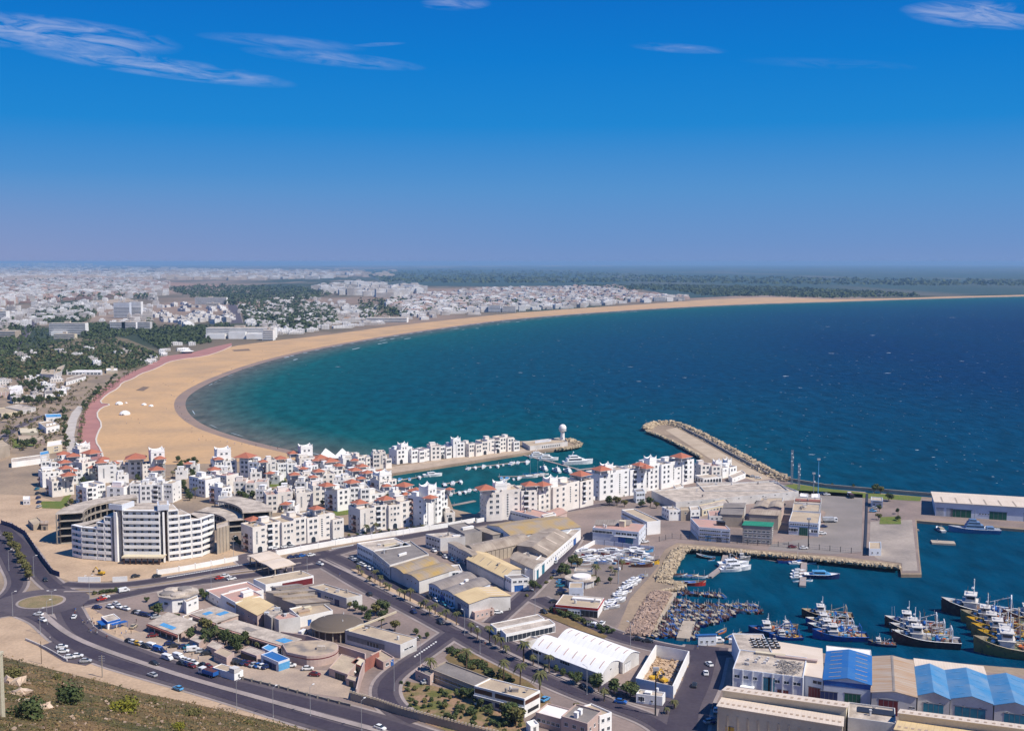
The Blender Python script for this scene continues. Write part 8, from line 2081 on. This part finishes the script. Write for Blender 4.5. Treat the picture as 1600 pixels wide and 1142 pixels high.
# fishing fleet rafts
pontoon('tan fishing pier crowded with gear through the boat rafts', [(1050, 928), (1040, 947), (1026, 968), (1012, 990)], 4.5, 1.2, tanw, name='fishing_pier')
pontoon('second short fishing pier at the near quay', [(1077, 974), (1072, 987), (1067, 1001)], 5, 1.2, tanw, name='fishing_pier')
cols = ['blue', 'teal', 'navy', 'brown', 'maroon', 'dark', 'navy', 'white', 'blue', 'green', 'navy', 'brown', 'teal', 'maroon', 'dark']
rows = (((1030, 932), (1048, 926), 5), ((1058, 927), (1128, 932), 17), ((1020, 944), (1034, 939), 5), ((1046, 940), (1075, 941), 8), ((1012, 952), (1030, 951), 6), ((1044, 948), (1182, 948), 32), ((1010, 960), (1026, 960), 5),
        ((1046, 956), (1190, 956), 32), ((1004, 969), (1022, 970), 6), ((1040, 964), (1146, 961), 24), ((994, 979), (1016, 981), 7), ((1036, 971), (1110, 968), 16), ((1090, 979), (1136, 966), 11), ((1034, 979), (1070, 977), 9), ((992, 989), (1008, 990), 5), ((1026, 986), (1064, 985), 10), ((1018, 994), (1062, 992), 11), ((1070, 998), (1088, 995), 4), ((1078, 988), (1088, 984), 3))
rr = random.Random(21); nb = 0
cname = {'sky': 'light blue', 'navy': 'dark blue'}
for (a, b, n) in rows:
    for (x, y) in along(a, b, n, .9, rr):
        c = rr.choice(cols); sd_ = rr.randrange(3); nb += 1
        reg = 'left of the tan fishing pier' if x < 1036 - (y - 950) * .6 else 'in the outer raft rows' if x > 1110 else 'in the dense raft right of the tan fishing pier'
        float_at(skiff(c, seed=sd_), x, y, 1.75 + rr.uniform(-.3, .3) + (3.14 if rr.random() < .5 else 0), 'small %s wooden fishing boat %s' % (cname.get(c, c), reg), '%s fishing boats %s' % (cname.get(c, c), reg), rr.uniform(.85, 1.12))
# small working boats aground near the quay hut
for x, y, c in ((1128, 988, 'orange'), (1142, 996, 'brown'), (1152, 994, 'dark')): float_at(skiff(c, seed=1), x, y, .8, '%s-coloured boat near the blue-roofed quay hut' % c, None, 1.0)
# trawlers
T = [  # x y heading colour deck seed accent scale label
    (1207, 991, 3.05, 'navy', 'brown', 1, 'blue', .72, 'dark blue trawler moored left against the cooling-unit wing'), (1222, 984, .1, 'brown', 'ochre', 2, 'beige', .5, 'small brown trawler behind the left dark blue one'),
    (1228, 998, 3.1, 'blue', 'brown', 3, 'blue', .5, 'low blue boat behind the cream-roofed hall'),
    (1292, 966, 2.95, 'maroon', 'ochre', 4, 'beige', .78, 'rust-red trawler farthest out in the middle cluster'), (1296, 978, 3.0, 'blue', 'brown', 5, 'white', .72, 'blue trawler second in the middle cluster'),
    (1302, 988, 3.0, 'navy', 'grey', 6, 'white', .76, 'dark blue trawler third in the middle cluster'), (1312, 998, 3.02, 'blue', 'ochre', 7, 'blue', .8, 'blue trawler nearest the quay in the middle cluster'),
    (1428, 982, 2.85, 'maroon', 'brown', 8, 'white', .95, 'dark red trawler outermost of the white-masted trio'), (1438, 994, 2.85, 'dark', 'brown', 9, 'white', .98, 'black trawler in the middle of the white-masted trio'), (1446, 1007, 2.87, 'maroon', 'grey', 10, 'white', 1.05, 'dark red trawler nearest the quay of the white-masted trio'),
    (1378, 1008, 2.9, 'navy', 'brown', 11, 'grey', .4, 'small dark launch left of the white-masted trio'),
    (1532, 962, 2.72, 'maroon', 'brown', 12, 'white', 1.3, 'long brown trawler farthest out at the right edge'), (1552, 976, 2.74, 'ochre', 'green', 13, 'beige', 1.05, 'olive-decked trawler second in the right-hand raft'),
    (1562, 987, 2.76, 'ochre', 'ochre', 14, 'yellow', 1.05, 'yellow-bowed trawler third in the right-hand raft'), (1572, 998, 2.78, 'ochre', 'ochre', 15, 'yellow', 1.08, 'yellow-bowed trawler fourth in the right-hand raft'),
    (1584, 1009, 2.8, 'ochre', 'green', 16, 'yellow', 1.1, 'yellow and green trawler fifth in the right-hand raft'), (1590, 1024, 2.82, 'ochre', 'green', 17, 'beige', 1.3, 'big tan-hulled trawler nearest the quay at the right edge'),
    (1620, 975, 2.8, 'maroon', 'brown', 18, 'white', 1.1, 'brown trawler astern at the right frame edge')]
for (x, y, r, c, d, sd_, ac, s, lab) in T: float_at(trawler(c, d, sd_, ac), x, y, r, lab, None, (s * (1.0 if s > .9 else 1.1), s * (1.32 if s > .9 else 1.6), s * .95))
# hauled-out boats
rr = random.Random(33)
yard = [(905 + i * 9.5 + rr.uniform(-2, 2), 862 + j * 6 + rr.uniform(-1.5, 1.5)) for i in range(12) for j in range(4) if not (i < 1 and j < 2)]
for k, (x, y) in enumerate(yard):
    c = rr.choice(['white', 'white', 'white', 'silver', 'sky', 'red', 'yellow' if k % 9 == 0 else 'white', 'blue' if k % 7 == 0 else 'white'])
    pr = cruiser(c, 'white') if rr.random() < .5 and c in ('white', 'silver', 'sky') else skiff(c, seed=rr.randrange(3))
    float_at(pr, x, y, rr.uniform(-.5, .5) + (3.14 if k % 2 else 0), '%s boat hauled out on the yard behind the blue fence' % cname.get(c, c), '%s boats hauled out behind the fence' % c, rr.uniform(.75, 1.2), .45)
for k in range(26):
    x = 1000 - k * 1.9 + rr.uniform(-5, 5); y = 900 + k * 2.0 + rr.uniform(-1, 1); c = rr.choice(['white', 'white', 'silver', 'navy'])
    float_at(cruiser(c if c != 'navy' else 'navy', 'white') if rr.random() < .6 else skiff(c, seed=1), x, y, .5 + rr.uniform(-.3, .3), '%s boat stored ashore above the pinkish boulders' % cname.get(c, c), '%s boats stored above the boulders' % c, rr.uniform(.6, .9), .45)
float_at(skiff('yellow', seed=2), 1015, 880, .1, 'bright yellow boat on the bank at the basin head', None, 1.5, .45); float_at(skiff('brown', seed=1), 1003, 884, 0, 'old brown boat hull beside the bright yellow one', None, 1.6, .45)
# ---------------------------------------------------------------- distant city
cw = winmat('city_white', (.76, .74, .72), (.46, .41, .37))
cc = winmat('city_cream', (.62, .52, .42), (.48, .38, .30))
winmat('city_brown', (.34, .20, .15), (.26, .17, .13))
cp = winmat('city_pink', (.55, .40, .33), (.45, .33, .28))
def city_mesh(kind, rr, mat):
    mb = MB()
    if kind == 0:
        mb.box(-.5, .5, -.5, .5, 0, .9); mb.box(-.5, .5, -.5, -.44, .9, 1); mb.box(-.5, .5, .44, .5, .9, 1); mb.box(-.3, .05, -.1, .3, .9, 1.15)
    elif kind == 1:
        mb.box(-.5, .1, -.5, .5, 0, 1); mb.box(.1, .5, -.45, .45, 0, .72); mb.box(-.3, -.1, -.1, .2, 1, 1.15)
    elif kind == 2:
        mb.box(-.5, -.15, -.5, .5, 0, .6); mb.box(-.15, .2, -.4, .5, 0, .85); mb.box(.2, .5, -.45, .5, 0, 1.05)
    else:
        mb.box(-.5, .5, -.5, .1, 0, .62); mb.box(-.4, .45, .1, .5, 0, 1.0); mb.box(0, .2, .2, .4, 1, 1.2)
    return mb.mesh('city_building', mat)
rr = random.Random(41)
CM = [city_mesh(i % 4, rr, (cw, cw, cc, cw, cp, cw)[i % 6]) for i in range(12)]
def scatter(label, group, pts, n, w, d, h, seed, ang=.2, ms=[CM[i] for i in (0, 1, 3, 7, 9)], cat='building'):
    r_ = random.Random(seed)
    for (x, y) in sample(pts, n, r_):
        c = G(x, y)
        o = put('city_building', r_.choice(ms), None, c, ang + r_.choice((0, 1.57)) + r_.uniform(-.12, .12), (r_.uniform(*w), r_.uniform(*d), r_.uniform(*h)))
        tag(o, label, cat, group)
def massed(label, pts, n, w, d, h, seed, mat, ang=.2, xs=1.0):
    r_ = random.Random(seed); mb = MB()
    for (x, y) in sample(pts, n, r_):
        c = G(x, y); a = ang + r_.choice((0, 1.57)) + r_.uniform(-.15, .15); W_, D_, H_ = r_.uniform(*w), r_.uniform(*d), r_.uniform(*h)
        ca, sa = math.cos(a), math.sin(a)
        Mx = lambda u, v, z: (c.x + u * ca - v * sa, c.y + u * sa + v * ca, z)
        mb.box(-W_ / 2, W_ / 2, -D_ / 2, D_ / 2, 0, H_, M=Mx)
        if r_.random() < .6: mb.box(-W_ / 4, W_ / 6, -D_ / 4, D_ / 4, H_, H_ + 2.6, M=Mx)
    tag(mb.obj('city_buildings', mat), label, 'city', kind='stuff')
# named far buildings
def far(label, px0, px1, py, D, h, m, steps=(), name='hotel', cat='hotel', fc=None):
    F = Frame(G(px0, py), G(px1, py), None, D); E = empty(name, F.o, label, cat); mb = MB(); mb.box(0, F.L, 0, D, 0, h, M=F); mb.obj('wall', m, E)
    r = MB(); r.box(.5, F.L - .5, .5, D - .5, h, h + .4, M=F); r.box(F.L * .4, F.L * .55, D * .3, D * .7, h + .4, h + 4, M=F); r.obj('roof', terr_roof, E)
    n = max(2, int(h / 3.4)); 
    for f in range(n):
        b = MB(); b.box(.6, F.L - .6, -.5, -.02, f * h / n + 2.2, f * h / n + 3.1, M=F); b.obj('balcony', offw if m is not cw else trim, E)
        if f < 8: g = MB(); g.box(1, F.L - 1, -.02 - .1, -.0, f * h / n + .4, f * h / n + 2.1, M=F); g.obj('window_band', shade, E)
    for (u0, u1, v0, dh) in steps:
        b = MB(); b.box(F.L * u0, F.L * u1, -v0, 0 - .01, 0, dh, M=F); b.obj('wing', m, E)
    return E
far('tall twin-slab white hotel, left darker slab, near the city centre', 178, 203, 497, 14, 40, bluew)
far('tall white slab tower attached right of the twin-slab hotel', 204, 221, 496, 16, 41, white)
far('wide white slab hotel with grid facade above the park', 77, 134, 524, 16, 24, white, ((.1, .5, 10, 8),))
far('cream annex in front of the wide slab hotel', 84, 117, 531, 12, 11, cream)
far('white striped hotel block between the slabs and the beach', 172, 196, 516, 16, 17, white)
far('second white striped hotel block right of the first', 190, 213, 516, 14, 17, white)
far('ochre-sided hotel tower at the end of the striped blocks', 215, 235, 518, 14, 20, offw)
far('long white apartment slab standing alone before the dark wood', 305, 354, 476, 18, 24, white)
far('white apartment slab stepping down in front of the lone long slab', 322, 342, 481, 14, 14, cream)
far('big white terraced beach hotel with sloping fins', 322, 428, 529, 30, 20, white, ((.02, .3, 12, 9), (.35, .6, 10, 13), (.62, .98, 14, 10)))
far('white hotel block with balconies at the beach bend', 410, 427, 532, 20, 19, white)
far('brown banded office block at the left edge near the carriageway', -14, 24, 528, 26, 13, tanw, name='office_building', cat='building')
far('white block cut by the left frame edge above the brown office', -12, 10, 500, 20, 22, white, name='apartment_block', cat='apartment block')
far('wide low courtyard hotel along the far beach', 572, 636, 504, 40, 11, white)
far('white seafront hotel where the far beach begins to narrow', 785, 806, 488, 30, 17, white)
far('white gable-like hotel left of the seafront one on the far beach', 763, 782, 488, 30, 20, bluew)
far('white twin block at the end of the distant seafront', 1022, 1040, 471, 30, 15, white)
far('last pale block of the distant seafront before the dunes', 1048, 1070, 470, 26, 14, offw)
far('row of slim pale towers inland of the far beach', 608, 622, 458, 30, 34, white)
far('second slim pale tower group inland of the far beach', 630, 648, 457, 30, 36, bluew)
scatter('white stepped house in the dense hillside village behind the terraced hotel', 'stepped village houses', [(232, 492), (270, 474), (310, 478), (356, 482), (364, 500), (345, 508), (300, 512), (262, 506)], 96, (12, 24), (10, 18), (6, 12), 51, .9)
scatter('white low house among trees behind the beach bend', 'houses among trees', [(380, 482), (420, 470), (480, 462), (530, 474), (600, 484), (590, 494), (540, 500), (520, 516), (440, 524), (400, 505)], 62, (16, 34), (10, 18), (5, 11), 52, .3)
scatter('white beachfront building along the curve of the bay', 'beachfront buildings', [(430, 527), (530, 514), (640, 502), (760, 490), (760, 485), (640, 490), (520, 505), (430, 520)], 40, (18, 45), (12, 22), (5, 10), 53, .25)
scatter('pale city block around the slab hotels', 'blocks round the slab hotels', [(0, 470), (60, 462), (150, 464), (250, 466), (262, 486), (230, 512), (165, 512), (150, 480), (40, 490), (0, 505)], 44, (18, 40), (14, 24), (9, 20), 54, .1)
scatter('white building by the beach park and promenade cafes', 'park edge buildings', [(212, 578), (250, 566), (262, 556), (310, 546), (318, 538), (280, 535), (240, 556), (215, 570)], 14, (10, 22), (8, 14), (3, 6), 55, .4)
scatter('white or cream building standing among the park trees', 'buildings in the park wood', [(20, 556), (120, 540), (200, 546), (225, 560), (150, 575), (40, 575)], 12, (12, 30), (9, 14), (5, 9), 58, .4)
scatter('white villa in the beach gardens at the left', 'beach garden villas', [(0, 596), (20, 592), (60, 588), (104, 600), (130, 604), (104, 622), (60, 628), (0, 632)], 24, (9, 17), (7, 12), (3.2, 6.5), 56, .5)
massed('dense white and cream city blocks filling the left middle distance', [(-30, 446), (60, 438), (160, 436), (262, 444), (262, 462), (150, 466), (60, 470), (-30, 482)], 900, (20, 46), (16, 34), (9, 26), 61, cw)
massed('cream and pink blocks mixed through the left middle distance', [(-30, 446), (60, 438), (160, 436), (262, 444), (262, 462), (150, 466), (60, 470), (-30, 482)], 520, (20, 46), (16, 34), (9, 24), 62, cp)
massed('farther city strip below the left horizon', [(-30, 417), (100, 415), (260, 419), (500, 424), (560, 430), (500, 436), (260, 436), (120, 433), (-30, 436)], 620, (50, 140), (40, 90), (12, 32), 63, cw)
massed('cream and dusty pink strip of the far suburbs', [(-30, 415), (100, 413), (260, 418), (620, 424), (620, 432), (400, 438), (120, 436), (-30, 436)], 520, (50, 150), (40, 90), (10, 28), 64, cc)
massed('dusty red-brown low houses mixed into the city', [(-30, 446), (100, 436), (262, 444), (262, 462), (150, 468), (-30, 480)], 260, (20, 46), (16, 34), (5, 14), 73, MATS['city_brown'])
massed('low white houses along the park and carriageway', [(100, 470), (170, 478), (240, 490), (225, 520), (150, 500), (110, 500)], 46, (12, 26), (10, 18), (4, 9), 74, cw)
massed('tower blocks on the left horizon', [(-30, 413), (70, 412), (140, 414), (140, 417), (-30, 417)], 70, (120, 260), (60, 120), (60, 110), 65, cw)
massed('pale suburb inland of the far beach', [(600, 478), (640, 462), (760, 452), (940, 448), (1000, 458), (1080, 466), (1060, 470), (960, 476), (860, 484), (760, 488), (640, 494)], 900, (18, 44), (14, 28), (6, 15), 66, cw)
massed('cream and brown houses in the suburb inland of the far beach', [(600, 478), (640, 462), (760, 452), (960, 447), (1000, 458), (1080, 468), (960, 473), (860, 480), (760, 484), (640, 490)], 620, (18, 40), (14, 28), (6, 13), 67, cp)
massed('white apartment towers in the scrub plain behind the bay', [(490, 452), (560, 444), (580, 446), (650, 452), (660, 462), (600, 466), (500, 458)], 150, (30, 70), (20, 40), (14, 36), 68, cw)
massed('scattered white houses over the wooded slope in the bend', [(372, 500), (380, 470), (470, 462), (600, 480), (570, 500), (470, 520), (430, 526)], 260, (12, 26), (10, 16), (4, 9), 69, cw)
massed('white street houses above the park left of the slab hotel', [(-30, 500), (70, 478), (160, 470), (180, 476), (130, 500), (60, 508), (-30, 520)], 90, (14, 30), (12, 20), (6, 14), 70, cw)
place_all()
# ---------------------------------------------------------------- haze
HZ = MB().box(-42000, 42000, -300, 42000, -7, 152)
hm = bpy.data.materials.new('haze_air'); hm.use_nodes = True
t = hm.node_tree; t.nodes.clear()
pv = nd(t, 'ShaderNodeVolumePrincipled')
pv.inputs['Color'].default_value = (*HAZE_COL, 1)
pv.inputs['Density'].default_value = HAZE_D
pv.inputs['Anisotropy'].default_value = 0.0
ou = nd(t, 'ShaderNodeOutputMaterial'); lk(t, pv.outputs[0], ou.inputs['Volume'])
ho = HZ.obj('haze', hm)
tag(ho, kind='stuff')
